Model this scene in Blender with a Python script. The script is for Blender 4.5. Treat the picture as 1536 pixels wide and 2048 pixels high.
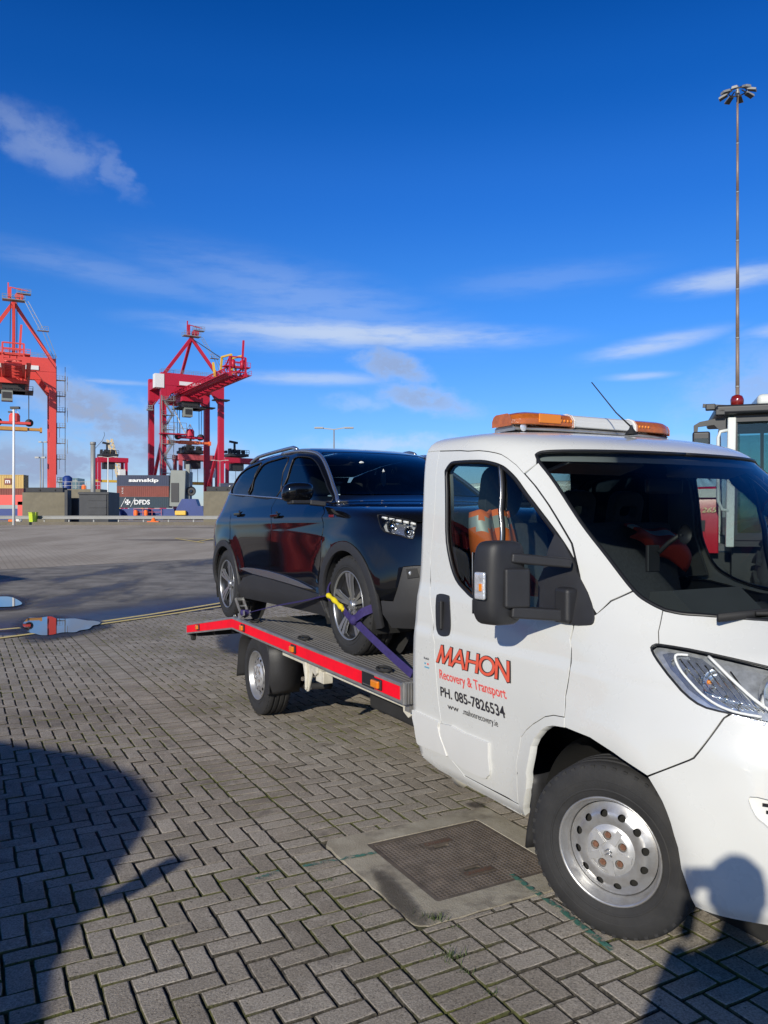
import bpy, bmesh, math, random
import numpy as np
from mathutils import Vector, Matrix, Quaternion
from mathutils.geometry import delaunay_2d_cdt
for o in list(bpy.data.objects): bpy.data.objects.remove(o)
sc = bpy.context.scene; C = sc.collection
random.seed(7); rng = np.random.default_rng(7)
PI = math.pi; rad = math.radians
# ---------------- camera ----------------
cam = bpy.data.cameras.new('camera'); co = bpy.data.objects.new('camera', cam); C.objects.link(co); sc.camera = co
cam.sensor_fit = 'VERTICAL'; cam.sensor_height = 24.0; cam.lens = 24.0*1560/2048; cam.shift_y = 10/2048
cam.clip_start = .02; cam.clip_end = 4000
co.location = (0, 0, 1.64); co.rotation_euler = (PI/2, 0, 0)
# ---------------- sun and sky ----------------
SUN_EL = rad(22.8); SUN_AZ = rad(22.5)          # the sun stands low behind the left shoulder
TOSUN = Vector((-math.sin(SUN_AZ)*math.cos(SUN_EL), -math.cos(SUN_AZ)*math.cos(SUN_EL), math.sin(SUN_EL)))
sl = bpy.data.lights.new('sun', 'SUN'); sl.energy = 4.3; sl.angle = rad(.53); sl.color = (1, .93, .79)
so = bpy.data.objects.new('sun', sl); C.objects.link(so); so.rotation_euler = (-TOSUN).to_track_quat('-Z', 'Y').to_euler(); so.location = TOSUN*50
sc.view_settings.view_transform = 'Standard'; sc.view_settings.look = 'None'; sc.view_settings.gamma = 1; sc.view_settings.exposure = 0
w = bpy.data.worlds.new('World'); sc.world = w; w.use_nodes = True
nt = w.node_tree; N = nt.nodes; Lk = nt.links; N.clear()
def wn(t, **k):
    n = N.new(t)
    for a, b in k.items(): setattr(n, a, b)
    return n
def wmath(op, a, b=None, c=None, clamp=False):
    n = wn('ShaderNodeMath', operation=op, use_clamp=clamp)
    for i, v in enumerate((a, b, c)):
        if v is None: continue
        if isinstance(v, (int, float)): n.inputs[i].default_value = v
        else: Lk.new(v, n.inputs[i])
    return n.outputs[0]
sky = wn('ShaderNodeTexSky', sky_type='NISHITA', sun_disc=False, sun_elevation=SUN_EL, sun_rotation=PI+SUN_AZ, altitude=0, air_density=1.0, dust_density=.35, ozone_density=2.5)
hsv = wn('ShaderNodeHueSaturation'); hsv.inputs['Saturation'].default_value = 1.28; hsv.inputs['Value'].default_value = 2.0
Lk.new(sky.outputs[0], hsv.inputs['Color'])
mulc = wn('ShaderNodeMix', data_type='RGBA', blend_type='MULTIPLY'); mulc.inputs[0].default_value = 1; Lk.new(hsv.outputs[0], mulc.inputs[6])
tc = wn('ShaderNodeTexCoord'); sep = wn('ShaderNodeSeparateXYZ'); Lk.new(tc.outputs['Generated'], sep.inputs[0])
az = wmath('ARCTAN2', sep.outputs[0], sep.outputs[1]); el = wmath('ARCSINE', sep.outputs[2])
ramp = wn('ShaderNodeValToRGB'); Lk.new(wmath('MULTIPLY', el, 1/rad(90), clamp=True), ramp.inputs[0]); er = ramp.color_ramp; er.interpolation = 'EASE'
STOPS = [(0, (.38, .44, .72)), (.07, (.30, .44, .72)), (.18, (.23, .44, .735)), (.25, (.155, .40, .735)), (.32, (.068, .335, .66)), (.38, (.032, .28, .58)), (.50, (.030, .15, .29)), (.70, (.028, .085, .14)), (1, (.026, .060, .09))]
while len(er.elements) < len(STOPS): er.elements.new(.5)
for e_, (p_, c_) in zip(er.elements, STOPS): e_.position = p_; e_.color = (*c_, 1)
Lk.new(ramp.outputs[0], mulc.inputs[7])
comb = wn('ShaderNodeCombineXYZ'); Lk.new(az, comb.inputs[0]); Lk.new(el, comb.inputs[1])
def wnoise(sx, sy, scale, detail, rough=.55, seed=0):
    m = wn('ShaderNodeMapping'); m.inputs['Scale'].default_value = (sx, sy, 1); m.inputs['Location'].default_value = (seed, seed*.7, 0); Lk.new(comb.outputs[0], m.inputs[0])
    n = wn('ShaderNodeTexNoise'); n.inputs['Scale'].default_value = scale; n.inputs['Detail'].default_value = detail; n.inputs['Roughness'].default_value = rough
    Lk.new(m.outputs[0], n.inputs[0]); return n
wrp = wnoise(1, 1.6, 22, 5, .6, 3)
dv = wn('ShaderNodeVectorMath', operation='SUBTRACT'); Lk.new(wrp.outputs['Color'], dv.inputs[0]); dv.inputs[1].default_value = (.5, .5, .5)
dsc = wn('ShaderNodeVectorMath', operation='MULTIPLY'); Lk.new(dv.outputs[0], dsc.inputs[0]); dsc.inputs[1].default_value = (.085, .03, 0)
wc = wn('ShaderNodeVectorMath', operation='ADD'); Lk.new(comb.outputs[0], wc.inputs[0]); Lk.new(dsc.outputs[0], wc.inputs[1])
streak = wnoise(1, 5, 14, 6, .6, 9); puff = wnoise(1, 1.5, 26, 7, .62, 5)
# azimuth, elevation, half sizes (rad), tilt, density, kind (0 ice streak, 1 puffy white, 2 grey puff)
CL = [(-.405,.412,.065,.034,-.30,.30,2),(-.335,.398,.045,.018,-.75,.20,2),(-.445,.428,.04,.02,-.3,.26,2),(-.04,.230,.27,.021,-.03,.80,0),(-.12,.232,.15,.030,0,.50,0),(.01,.190,.058,.030,-.42,.8,2),(.055,.148,.085,.020,-.22,.75,2),
 (-.03,.147,.05,.014,0,.3,1),(-.085,.175,.13,.011,0,.55,0),(-.1,.27,.24,.05,-.2,.22,0),(.42,.272,.10,.017,.05,.66,0),(.33,.205,.10,.014,.14,.62,0),(.317,.170,.05,.006,0,.5,0),
 (.47,.21,.06,.012,.1,.5,0),(.46,.150,.11,.055,.2,.52,2),(-.345,.122,.16,.034,-.35,1,2),(-.43,.060,.18,.046,0,1,2),(-.26,.075,.18,.034,-.2,.9,2),(0,.092,.13,.014,0,.55,1),(.30,.09,.2,.012,0,.3,2),(-.33,.162,.10,.004,0,.35,0),
 (-.33,.285,.22,.022,-.12,.15,0),(.2,.29,.16,.022,.05,.12,0),(-.8,.16,.25,.06,.1,.6,2),(.85,.2,.3,.05,-.1,.5,1),(1.6,.16,.4,.06,0,.5,1),(-1.7,.2,.4,.06,.1,.5,2),(2.6,.3,.4,.07,0,.45,1),(-2.5,.14,.4,.05,0,.5,1)]
acc = None; grey = None
for a0, e0, sa, se, rot, den, kind in CL:
    m = wn('ShaderNodeMapping', vector_type='TEXTURE'); m.inputs['Location'].default_value = (a0, e0, 0); m.inputs['Rotation'].default_value = (0, 0, rot); m.inputs['Scale'].default_value = (sa, se, 1)
    Lk.new(wc.outputs[0] if kind else comb.outputs[0], m.inputs[0])
    ln = wn('ShaderNodeVectorMath', operation='LENGTH'); Lk.new(m.outputs[0], ln.inputs[0])
    mr = wn('ShaderNodeMapRange', interpolation_type='SMOOTHSTEP'); Lk.new(ln.outputs['Value'], mr.inputs[0])
    for i, v in enumerate((1.25, .1, 0, 1)): mr.inputs[i+1].default_value = v
    tex = (streak if kind == 0 else puff).outputs['Fac']
    f = wmath('MULTIPLY_ADD', tex, 2.6 if kind == 0 else 3.0, -.85 if kind == 0 else -1.0)
    f = wmath('ADD', f, wmath('MULTIPLY', mr.outputs[0], .55), clamp=True)
    f = wmath('MULTIPLY', wmath('MULTIPLY', f, mr.outputs[0]), den, clamp=True)
    acc = f if acc is None else wmath('MAXIMUM', acc, f)
    if kind == 2: grey = f if grey is None else wmath('MAXIMUM', grey, f)
cc = wn('ShaderNodeMix', data_type='RGBA'); Lk.new(wmath('MULTIPLY', grey, 1.2, clamp=True), cc.inputs[0]); cc.inputs[6].default_value = (6.2, 7.2, 8.8, 1); cc.inputs[7].default_value = (3.3, 4.2, 6.2, 1)
mixc = wn('ShaderNodeMix', data_type='RGBA'); Lk.new(acc, mixc.inputs[0]); Lk.new(mulc.outputs[2], mixc.inputs[6]); Lk.new(cc.outputs[2], mixc.inputs[7])
bg = wn('ShaderNodeBackground'); bg.inputs['Strength'].default_value = .10; Lk.new(mixc.outputs[2], bg.inputs[0])
wo = wn('ShaderNodeOutputWorld'); Lk.new(bg.outputs[0], wo.inputs[0])

# ---------------- materials ----------------
MATS = {}
def mk(name, col, rough=.5, metal=0, coat=0, var=0, vs=4, bump=0, bs=60, col2=None, dirt=0, dcol=(.10, .085, .065), dscale=3, emit=0, spec=.5, alpha=None, rvar=0, att=None, orand=0, stretch=None):
    m = bpy.data.materials.new(name); m.use_nodes = True; t = m.node_tree; n = t.nodes; l = t.links; b = n['Principled BSDF']
    b.inputs['Roughness'].default_value = rough; b.inputs['Metallic'].default_value = metal; b.inputs['Specular IOR Level'].default_value = spec
    if coat: b.inputs['Coat Weight'].default_value = coat; b.inputs['Coat Roughness'].default_value = .03
    if emit: b.inputs['Emission Color'].default_value = (*col, 1); b.inputs['Emission Strength'].default_value = emit
    c4 = (*col, 1); b.inputs['Base Color'].default_value = c4
    if not (var or bump or dirt or col2 or rvar or att or orand): MATS[name] = m; return m
    tcn = n.new('ShaderNodeTexCoord'); src = tcn.outputs['Object']
    if stretch:
        mp = n.new('ShaderNodeMapping'); mp.inputs['Scale'].default_value = stretch; l.new(src, mp.inputs[0]); src = mp.outputs[0]
    cur = None
    def noise(s, d=5, r=.6):
        q = n.new('ShaderNodeTexNoise'); q.inputs['Scale'].default_value = s; q.inputs['Detail'].default_value = d; q.inputs['Roughness'].default_value = r; l.new(src, q.inputs[0]); return q
    def mix(f, a, b2, bt='MIX'):
        x = n.new('ShaderNodeMix'); x.data_type = 'RGBA'; x.blend_type = bt
        for i, v in ((0, f), (6, a), (7, b2)):
            if isinstance(v, (int, float)): x.inputs[i].default_value = v
            elif isinstance(v, tuple): x.inputs[i].default_value = v
            else: l.new(v, x.inputs[i])
        return x.outputs[2]
    def mrange(v, a, b2, c, d):
        x = n.new('ShaderNodeMapRange'); l.new(v, x.inputs[0])
        for i, q in enumerate((a, b2, c, d)): x.inputs[i+1].default_value = q
        return x.outputs[0]
    nz = noise(vs); f = mrange(nz.outputs['Fac'], .3, .7, 0, 1)
    c2 = (*col2, 1) if col2 else tuple(min(1, q*(1+var)) for q in col)+(1,); c1 = c4 if col2 else tuple(q*(1-var) for q in col)+(1,)
    cur = mix(f, c1, c2)
    if att or orand:
        v = n.new('ShaderNodeAttribute'); v.attribute_name = att or 'pc'; oi = n.new('ShaderNodeObjectInfo')
        a = n.new('ShaderNodeMath'); a.operation = 'ADD'; l.new(v.outputs['Fac'], a.inputs[0]); l.new(oi.outputs['Random'], a.inputs[1])
        fr = n.new('ShaderNodeMath'); fr.operation = 'FRACT'; l.new(a.outputs[0], fr.inputs[0])
        g = mrange(fr.outputs[0], 0, 1, 1-orand, 1+orand); cg = n.new('ShaderNodeCombineColor'); [l.new(g, cg.inputs[i]) for i in range(3)]
        cur = mix(1.0, cur, cg.outputs[0], 'MULTIPLY')
    if dirt:
        dn = noise(dscale, 6, .65); df = mrange(dn.outputs['Fac'], .45, .75, 0, dirt); cur = mix(df, cur, (*dcol, 1))
    l.new(cur, b.inputs['Base Color'])
    if rvar: l.new(mrange(noise(vs*2.3).outputs['Fac'], .3, .7, max(0, rough-rvar), rough+rvar), b.inputs['Roughness'])
    if bump:
        bn = noise(bs, 4); bp = n.new('ShaderNodeBump'); bp.inputs['Strength'].default_value = min(1, bump); bp.inputs['Distance'].default_value = .004*max(1, bump); l.new(bn.outputs['Fac'], bp.inputs['Height']); l.new(bp.outputs[0], b.inputs['Normal'])
    MATS[name] = m; return m
def mk_glass(name, tint, ior=1.45, rough=0.0, gain=1.0):
    m = bpy.data.materials.new(name); m.use_nodes = True; t = m.node_tree; n = t.nodes; l = t.links; n.remove(n['Principled BSDF'])
    tr = n.new('ShaderNodeBsdfTransparent'); tr.inputs[0].default_value = (*tint, 1); gl = n.new('ShaderNodeBsdfGlossy'); gl.inputs['Roughness'].default_value = rough
    fr = n.new('ShaderNodeFresnel'); fr.inputs[0].default_value = ior; ml = n.new('ShaderNodeMath'); ml.operation = 'MULTIPLY'; ml.use_clamp = True; ml.inputs[1].default_value = gain; l.new(fr.outputs[0], ml.inputs[0])
    mx = n.new('ShaderNodeMixShader'); l.new(ml.outputs[0], mx.inputs[0]); l.new(tr.outputs[0], mx.inputs[1]); l.new(gl.outputs[0], mx.inputs[2]); l.new(mx.outputs[0], n['Material Output'].inputs[0])
    MATS[name] = m; return m
mk('white_paint', (.635, .64, .615), .28, coat=.6, var=.015, vs=2, dirt=.09, dcol=(.45, .415, .35), dscale=1.4, rvar=.05)
mk('white_plastic', (.64, .64, .62), .45, var=.02)
mk('black_plastic', (.022, .022, .024), .5, bump=.25, bs=400, var=.15, vs=8)
mk('black_matt', (.012, .012, .013), .7)
mk('seal', (.010, .010, .011), .45)
mk('tyre', (.022, .022, .023), .78, var=.25, vs=9, bump=.3, bs=160, dirt=.3, dcol=(.06, .056, .05), dscale=6)
mk('steel_rim', (.50, .50, .50), .36, metal=.75, var=.06, vs=12, dirt=.45, dcol=(.20, .15, .11), dscale=14)
mk('hub_silver', (.56, .56, .56), .42, metal=.55, var=.05, vs=20)
mk('rust', (.16, .075, .045), .85, var=.4, vs=60)
mk('dark_hole', (.012, .012, .012), .9)
mk('chrome', (.78, .78, .78), .08, metal=1)
mk('alu', (.48, .47, .45), .42, metal=.7, var=.15, vs=10, dirt=.4, dcol=(.18, .17, .15), dscale=8)
mk('deck', (.185, .175, .16), .62, metal=.25, var=.22, vs=7, dirt=.6, dcol=(.07, .065, .058), dscale=4, bump=.3, bs=120, stretch=(.25, 1, 1))
mk('red_board', (.92, .004, .022), .5, var=.05, vs=3, spec=.25, dirt=.25, dcol=(.35, .01, .02), dscale=7)
mk('amber', (.75, .22, .01), .18, coat=.5)
mk('amber_dark', (.42, .105, .016), .16, coat=.6, var=.25, vs=26, bump=.4, bs=260)
mk('lamp_base', (.58, .60, .63), .18, metal=.6, var=.3, vs=30)
mk('lamp_dark', (.50, .53, .57), .16, metal=.8, var=.3, vs=40)
mk('sign_lit', (.86, .87, .88), .2, coat=.5)
mk('clear_lens', (.72, .72, .70), .15, coat=.5, var=.08, vs=30)
mk('cream', (.62, .59, .50), .5, var=.08, vs=9, dirt=.6, dcol=(.2, .17, .13), dscale=7)
mk('lamp_silver', (.80, .82, .84), .20, metal=.6, var=.2, vs=26, bump=.8, bs=45)
mk('under', (.018, .018, .018), .8, var=.3)
mk('interior', (.060, .063, .068), .75, var=.1, bump=.3, bs=300)
mk('interior_grey', (.26, .27, .27), .8, var=.06)
mk('seat_fabric', (.045, .047, .052), .9, var=.2, vs=60, bump=.5, bs=500)
mk('vest_red', (.52, .045, .02), .8, var=.08, vs=14, bump=.5, bs=30)
mk('orange_cloth', (1.0, .19, .03), .75, var=.06, vs=14, bump=.5, bs=30)
mk('reflective_tape', (.42, .45, .43), .45, metal=.2)
mk('decal_red', (.74, .11, .06), .4); mk('decal_dark', (.030, .028, .035), .4); mk('decal_coral', (.78, .10, .09), .4); mk('decal_blue', (.1, .35, .5), .4)
mk('black_paint', (.004, .0042, .0055), .045, spec=.55)
mk('cladding', (.028, .028, .030), .55, bump=.3, bs=350, var=.1)
mk('silver_trim', (.42, .43, .45), .25, metal=.85)
mk('alloy', (.40, .41, .43), .33, metal=.75); mk('alloy_dark', (.022, .022, .024), .35, metal=.2, coat=.3)
mk('purple_strap', (.034, .022, .12), .75, var=.2, vs=40, bump=.5, bs=700); mk('yellow_sleeve', (.72, .58, .01), .7, var=.1, vs=40, bump=.4, bs=300)
mk('zinc', (.55, .54, .50), .35, metal=.8, var=.15, vs=20)
mk('paper', (.7, .72, .68), .8); mk('red_print', (.6, .03, .04), .6)
mk_glass('cab_glass', (.70, .78, .76), 1.5, gain=1.0); mk_glass('screen_glass', (.68, .74, .74), 1.5, gain=.9); mk_glass('privacy_glass', (.05, .06, .07), 1.5); mk_glass('suv_glass', (.30, .36, .38), 1.5)
mk_glass('lamp_glass', (.94, .95, .95), 1.45, gain=1.1); mk_glass('tractor_glass', (.45, .66, .64), 1.5, gain=1.2)
def M(n): return MATS[n]
# ---------------- mesh helpers ----------------
def mesh(name, vs, fs, mat=None, parent=None, smooth=False, nrm=None, mats=None, fmat=None):
    me = bpy.data.meshes.new(name); me.from_pydata([tuple(map(float, v)) for v in vs], [], [tuple(map(int, f)) for f in fs])
    if mats:
        for q in mats: me.materials.append(M(q))
        if fmat is not None: me.polygons.foreach_set('material_index', list(fmat))
    elif mat: me.materials.append(M(mat))
    if smooth or nrm is not None: me.polygons.foreach_set('use_smooth', [True]*len(me.polygons))
    if nrm is not None: me.normals_split_custom_set_from_vertices([tuple(map(float, q)) for q in nrm])
    me.update(); o = bpy.data.objects.new(name, me); C.objects.link(o)
    if parent is not None: o.parent = parent
    return o
def tag(o, label=None, cat=None, group=None, kind=None):
    if label: o['label'] = label
    if cat: o['category'] = cat
    if group: o['group'] = group
    if kind: o['kind'] = kind
    return o
def empty(name, loc=(0, 0, 0), rz=0, label=None, cat=None, group=None, rot=None):
    o = bpy.data.objects.new(name, None); C.objects.link(o); o.location = loc; o.rotation_euler = rot or (0, 0, rz); o.empty_display_size = .2
    return tag(o, label, cat, group)
def copy_tree(o, parent=None):
    c = o.copy(); C.objects.link(c); c.parent = parent
    for ch in o.children: copy_tree(ch, c)
    return c
def bevel(o, w=.01, seg=2, ang=40):
    b = o.modifiers.new('bevel', 'BEVEL'); b.width = w; b.segments = seg; b.limit_method = 'ANGLE'; b.angle_limit = rad(ang)
    o.data.polygons.foreach_set('use_smooth', [True]*len(o.data.polygons)); b.harden_normals = True
    return o
class MB:
    def __init__(s): s.v = []; s.f = []; s.sm = []
    def add(s, vs, fs):
        k = len(s.v); s.v += [tuple(q) for q in vs]; s.f += [tuple(i+k for i in f) for f in fs]; return s
    def box(s, c, d, R=None):
        hx, hy, hz = d[0]/2, d[1]/2, d[2]/2; P = [Vector((x, y, z)) for x in (-hx, hx) for y in (-hy, hy) for z in (-hz, hz)]
        if R is not None: P = [R @ p for p in P]
        c = Vector(c); return s.add([p+c for p in P], [(0, 1, 3, 2), (4, 6, 7, 5), (0, 4, 5, 1), (2, 3, 7, 6), (0, 2, 6, 4), (1, 5, 7, 3)])
    def bx(s, x0, x1, y0, y1, z0, z1): return s.box(((x0+x1)/2, (y0+y1)/2, (z0+z1)/2), (abs(x1-x0), abs(y1-y0), abs(z1-z0)))
    def bar(s, a, b, w, h=None, up=(0, 0, 1)):
        a = Vector(a); b = Vector(b); d = b-a; L = d.length
        if L < 1e-6: return s
        d.normalize(); u = Vector(up)
        if abs(d.dot(u)) > .98: u = Vector((1, 0, 0))
        y = u.cross(d).normalized(); z = d.cross(y); R = Matrix((d, y, z)).transposed(); return s.box((a+b)/2, (L, w, h or w), R)
    def tube(s, pts, r, n=8, closed=False, cap=True):
        P = [Vector(p) for p in pts]; m = len(P); rr = r if isinstance(r, (list, tuple)) else [r]*m; rings = []; up = None
        for i in range(m):
            a = P[i-1] if (i > 0 or closed) else P[i]; b = P[(i+1) % m] if (i < m-1 or closed) else P[i]; d = (b-a).normalized()
            if up is None:
                up = Vector((0, 0, 1)) if abs(d.z) < .9 else Vector((1, 0, 0))
            x = up.cross(d); x = x.normalized() if x.length > 1e-5 else d.orthogonal().normalized(); up = d.cross(x).normalized()
            rings.append([P[i]+(x*math.cos(2*PI*k/n)+up*math.sin(2*PI*k/n))*rr[i] for k in range(n)])
        k0 = len(s.v)
        for q in rings: s.v += [tuple(v) for v in q]
        for i in range(m if closed else m-1):
            for k in range(n):
                a = k0+i*n; b = k0+((i+1) % m)*n; s.f.append((a+k, a+(k+1) % n, b+(k+1) % n, b+k))
        if cap and not closed: s.f.append(tuple(k0+k for k in range(n))[::-1]); s.f.append(tuple(k0+(m-1)*n+k for k in range(n)))
        return s
    def cyl(s, a, b, r, n=16, r2=None): return s.tube([a, b], [r, r if r2 is None else r2], n)
    def prism(s, poly, o, ux, uy, d):
        o = Vector(o); ux = Vector(ux); uy = Vector(uy); d = Vector(d); n = len(poly); A = [o+ux*p[0]+uy*p[1] for p in poly]; B = [a+d for a in A]
        if ux.cross(uy).dot(d) < 0: fl = 1
        else: fl = -1
        fs = [tuple(range(n))[::fl], tuple(range(n, 2*n))[::-fl]]+[((i, (i+1) % n, n+(i+1) % n, n+i) if fl < 0 else (i, n+i, n+(i+1) % n, (i+1) % n)) for i in range(n)]
        return s.add(A+B, fs)
    def lathe(s, prof, c, ax='y', n=48, a0=0, a1=2*PI, sgn=1):
        """prof: list of (radius, offset along axis)"""
        c = Vector(c); full = abs(a1-a0-2*PI) < 1e-6; m = n if full else n+1; k0 = len(s.v)
        for r, h in prof:
            for k in range(m):
                a = a0+(a1-a0)*k/n; x, z = r*math.cos(a), r*math.sin(a)
                s.v.append(tuple(c+(Vector((x, h*sgn, z)) if ax == 'y' else Vector((x, z, h)) if ax == 'z' else Vector((h, x, z)))))
        for i in range(len(prof)-1):
            for k in range(n):
                a = k0+i*m+k; b = k0+i*m+(k+1) % m; q = (a, b, b+m, a+m); s.f.append(q)
        return s
    def obj(s, name, mat, parent=None, smooth=False): return mesh(name, s.v, s.f, mat, parent, smooth)
def boxo(name, c, d, mat, parent, bw=0, rz=0):
    o = MB().box(c, d, Matrix.Rotation(rz, 3, 'Z') if rz else None).obj(name, mat, parent)
    if bw: bevel(o, bw)
    return o
def catmull(pts, n=5, closed=True):
    P = [np.array(p, float) for p in pts]; m = len(P); out = []
    for i in range(m if closed else m-1):
        g = (lambda k: P[k % m]) if closed else (lambda k: P[min(max(k, 0), m-1)])
        a, b, c, d = g(i-1), g(i), g(i+1), g(i+2)
        for k in range(n):
            u = k/n; out.append(.5*((2*b)+(c-a)*u+(2*a-5*b+4*c-d)*u*u+(3*b-a-3*c+d)*u**3))
    if not closed: out.append(P[-1])
    return [tuple(q) for q in out]
def inpoly(P, poly):
    P = np.atleast_2d(P); x, y = P[:, 0], P[:, 1]; r = np.zeros(len(P), bool); q = np.array(poly)
    for i in range(len(q)):
        x1, y1 = q[i-1]; x2, y2 = q[i]
        if y1 == y2: continue
        c = ((y1 > y) != (y2 > y)) & (x < (x2-x1)*(y-y1)/(y2-y1)+x1); r ^= c
    return r
def tri2d(loops, grid, gap):
    """triangles filling loops[0] minus loops[1:], with the grid points that keep clear of the outlines"""
    allp = []; edges = []
    for lp in loops:
        k = len(allp); allp += lp; edges += [(k+i, k+(i+1) % len(lp)) for i in range(len(lp))]
    B = np.array(allp)
    if len(grid):
        G = np.array(grid); ok = inpoly(G, loops[0])
        for h in loops[1:]: ok &= ~inpoly(G, h)
        G = G[ok]
        if len(G):
            dmin = np.array([np.hypot(*(B-g).T).min() for g in G]); G = G[dmin > gap]
        pts = allp+[tuple(g) for g in G]
    else: pts = allp
    r = delaunay_2d_cdt([Vector(p) for p in pts], edges, [], 0, 1e-6)
    vs = np.array([tuple(v) for v in r[0]]); fs = [f for f in r[2]]
    out = []
    for f in fs:
        for i in range(1, len(f)-1): out.append((f[0], f[i], f[i+1]))
    cen = np.array([vs[list(f)].mean(0) for f in out]); ok = inpoly(cen, loops[0])
    for h in loops[1:]: ok &= ~inpoly(cen, h)
    return vs, [f for f, k in zip(out, ok) if k]
def dens(lp, step):
    out = []
    for i in range(len(lp)):
        a = np.array(lp[i]); b = np.array(lp[(i+1) % len(lp)]); n = max(1, int(np.hypot(*(b-a))/step+.5)); out += [tuple(a+(b-a)*k/n) for k in range(n)]
    return out
def panel(S, name, outl, mat, parent, holes=(), off=0., step=.045, skirt=.014, mirror=None, ks=(1.5, 1.15, .3)):
    """a body panel cut from the lofted surface S along an outline in (t, v)"""
    a, b, c = ks
    f = lambda p: ((p[0]*a if 0 <= p[0] <= 1 else a+(p[0]-1)*b if p[0] > 1 else p[0]*c), p[1])
    g = lambda q: np.where(q > a, 1+(q-a)/b, np.where(q < 0, q/c, q/a))
    loops = [dens([f(p) for p in lp], step) for lp in [outl]+list(holes)]
    L0 = np.array(loops[0]); lo, hi = L0.min(0), L0.max(0)
    grid = [(x, y) for x in np.arange(lo[0]+step*.5, hi[0], step) for y in np.arange(lo[1]+step*.5, hi[1], step)]
    vs, fs = tri2d(loops, grid, step*.45)
    t = g(vs[:, 0]); v = vs[:, 1]; nr = S.nrm(t, v); P = S(t, v)+off*nr
    V = [tuple(p) for p in P]; NN = [tuple(p) for p in nr]; F = []
    for q in fs:
        n = np.cross(P[q[1]]-P[q[0]], P[q[2]]-P[q[0]]); F.append(q if n @ nr[q[0]] > 0 else q[::-1])
    if skirt:
        cnt = {}
        for q in F:
            for e in ((q[0], q[1]), (q[1], q[2]), (q[2], q[0])): cnt[e] = 1
        for (i, j) in [e for e in cnt if (e[1], e[0]) not in cnt]:
            if mirror == 'merge' and ((t[i] > 1.999 and t[j] > 1.999) or (t[i] < -.999 and t[j] < -.999)): continue
            d = np.cross(P[j]-P[i], nr[i]); d = d/max(1e-9, np.linalg.norm(d)); k = len(V)
            V += [tuple(P[i]), tuple(P[j]), tuple(P[j]-skirt*nr[j]), tuple(P[i]-skirt*nr[i])]; NN += [tuple(d*.8+nr[i]*.6)]*2+[tuple(d)]*2; F.append((k+1, k, k+3, k+2))
    objs = []
    if mirror == 'merge':
        k = len(V); V2 = V+[(p[0], -p[1], p[2]) for p in V]; N2 = NN+[(p[0], -p[1], p[2]) for p in NN]; F2 = F+[tuple(i+k for i in q[::-1]) for q in F]
        return mesh(name, V2, F2, mat, parent, nrm=N2)
    o = mesh(name, V, F, mat, parent, nrm=NN)
    if mirror == 'copy':
        o2 = mesh(name, [(p[0], -p[1], p[2]) for p in V], [q[::-1] for q in F], mat, parent, nrm=[(p[0], -p[1], p[2]) for p in NN]); return o, o2
    return o
def mirror_obj(o, parent=None):
    me = o.data.copy(); me.transform(Matrix.Scale(-1, 4, (0, 1, 0))); me.flip_normals(); q = bpy.data.objects.new(o.name.split('.')[0], me); C.objects.link(q); q.parent = parent or o.parent
    for md in o.modifiers:
        if md.type == 'BEVEL': bevel(q, md.width, md.segments)
    return q
def surf_pts(S, pts, off=0.):
    a = np.array(pts); n = S.nrm(a[:, 0], a[:, 1]); return [tuple(p) for p in S(a[:, 0], a[:, 1])+off*n]
def text_mesh(txt, size=1, shear=0, offset=0, extrude=.0, spacing=1, res=4):
    cu = bpy.data.curves.new('t', 'FONT'); cu.body = txt; cu.size = size; cu.shear = shear; cu.offset = offset; cu.extrude = extrude; cu.space_character = spacing; cu.resolution_u = res; cu.align_x = 'LEFT'
    o = bpy.data.objects.new('t', cu); C.objects.link(o); dg = bpy.context.evaluated_depsgraph_get(); me = bpy.data.meshes.new_from_object(o.evaluated_get(dg))
    bpy.data.objects.remove(o); bpy.data.curves.remove(cu)
    v = np.array([tuple(q.co) for q in me.vertices]); f = [tuple(p.vertices) for p in me.polygons]; bpy.data.meshes.remove(me); return v, f
def text_obj(name, txt, mat, parent, o, ux, uy, w, h, shear=0, offset=0, lift=.004, spacing=1):
    """flat lettering fitted to a box w x h whose lower left corner is o, letters facing ux x uy"""
    v, f = text_mesh(txt, shear=shear, offset=offset, spacing=spacing); lo, hi = v.min(0), v.max(0); o = np.array(o, float); ux = np.array(ux, float); uy = np.array(uy, float); n = np.cross(ux, uy)
    P = [o+ux*(p[0]-lo[0])/(hi[0]-lo[0])*w+uy*(p[1]-lo[1])/(hi[1]-lo[1])*h+n*lift for p in v]; return mesh(name, P, f, mat, parent)
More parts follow.
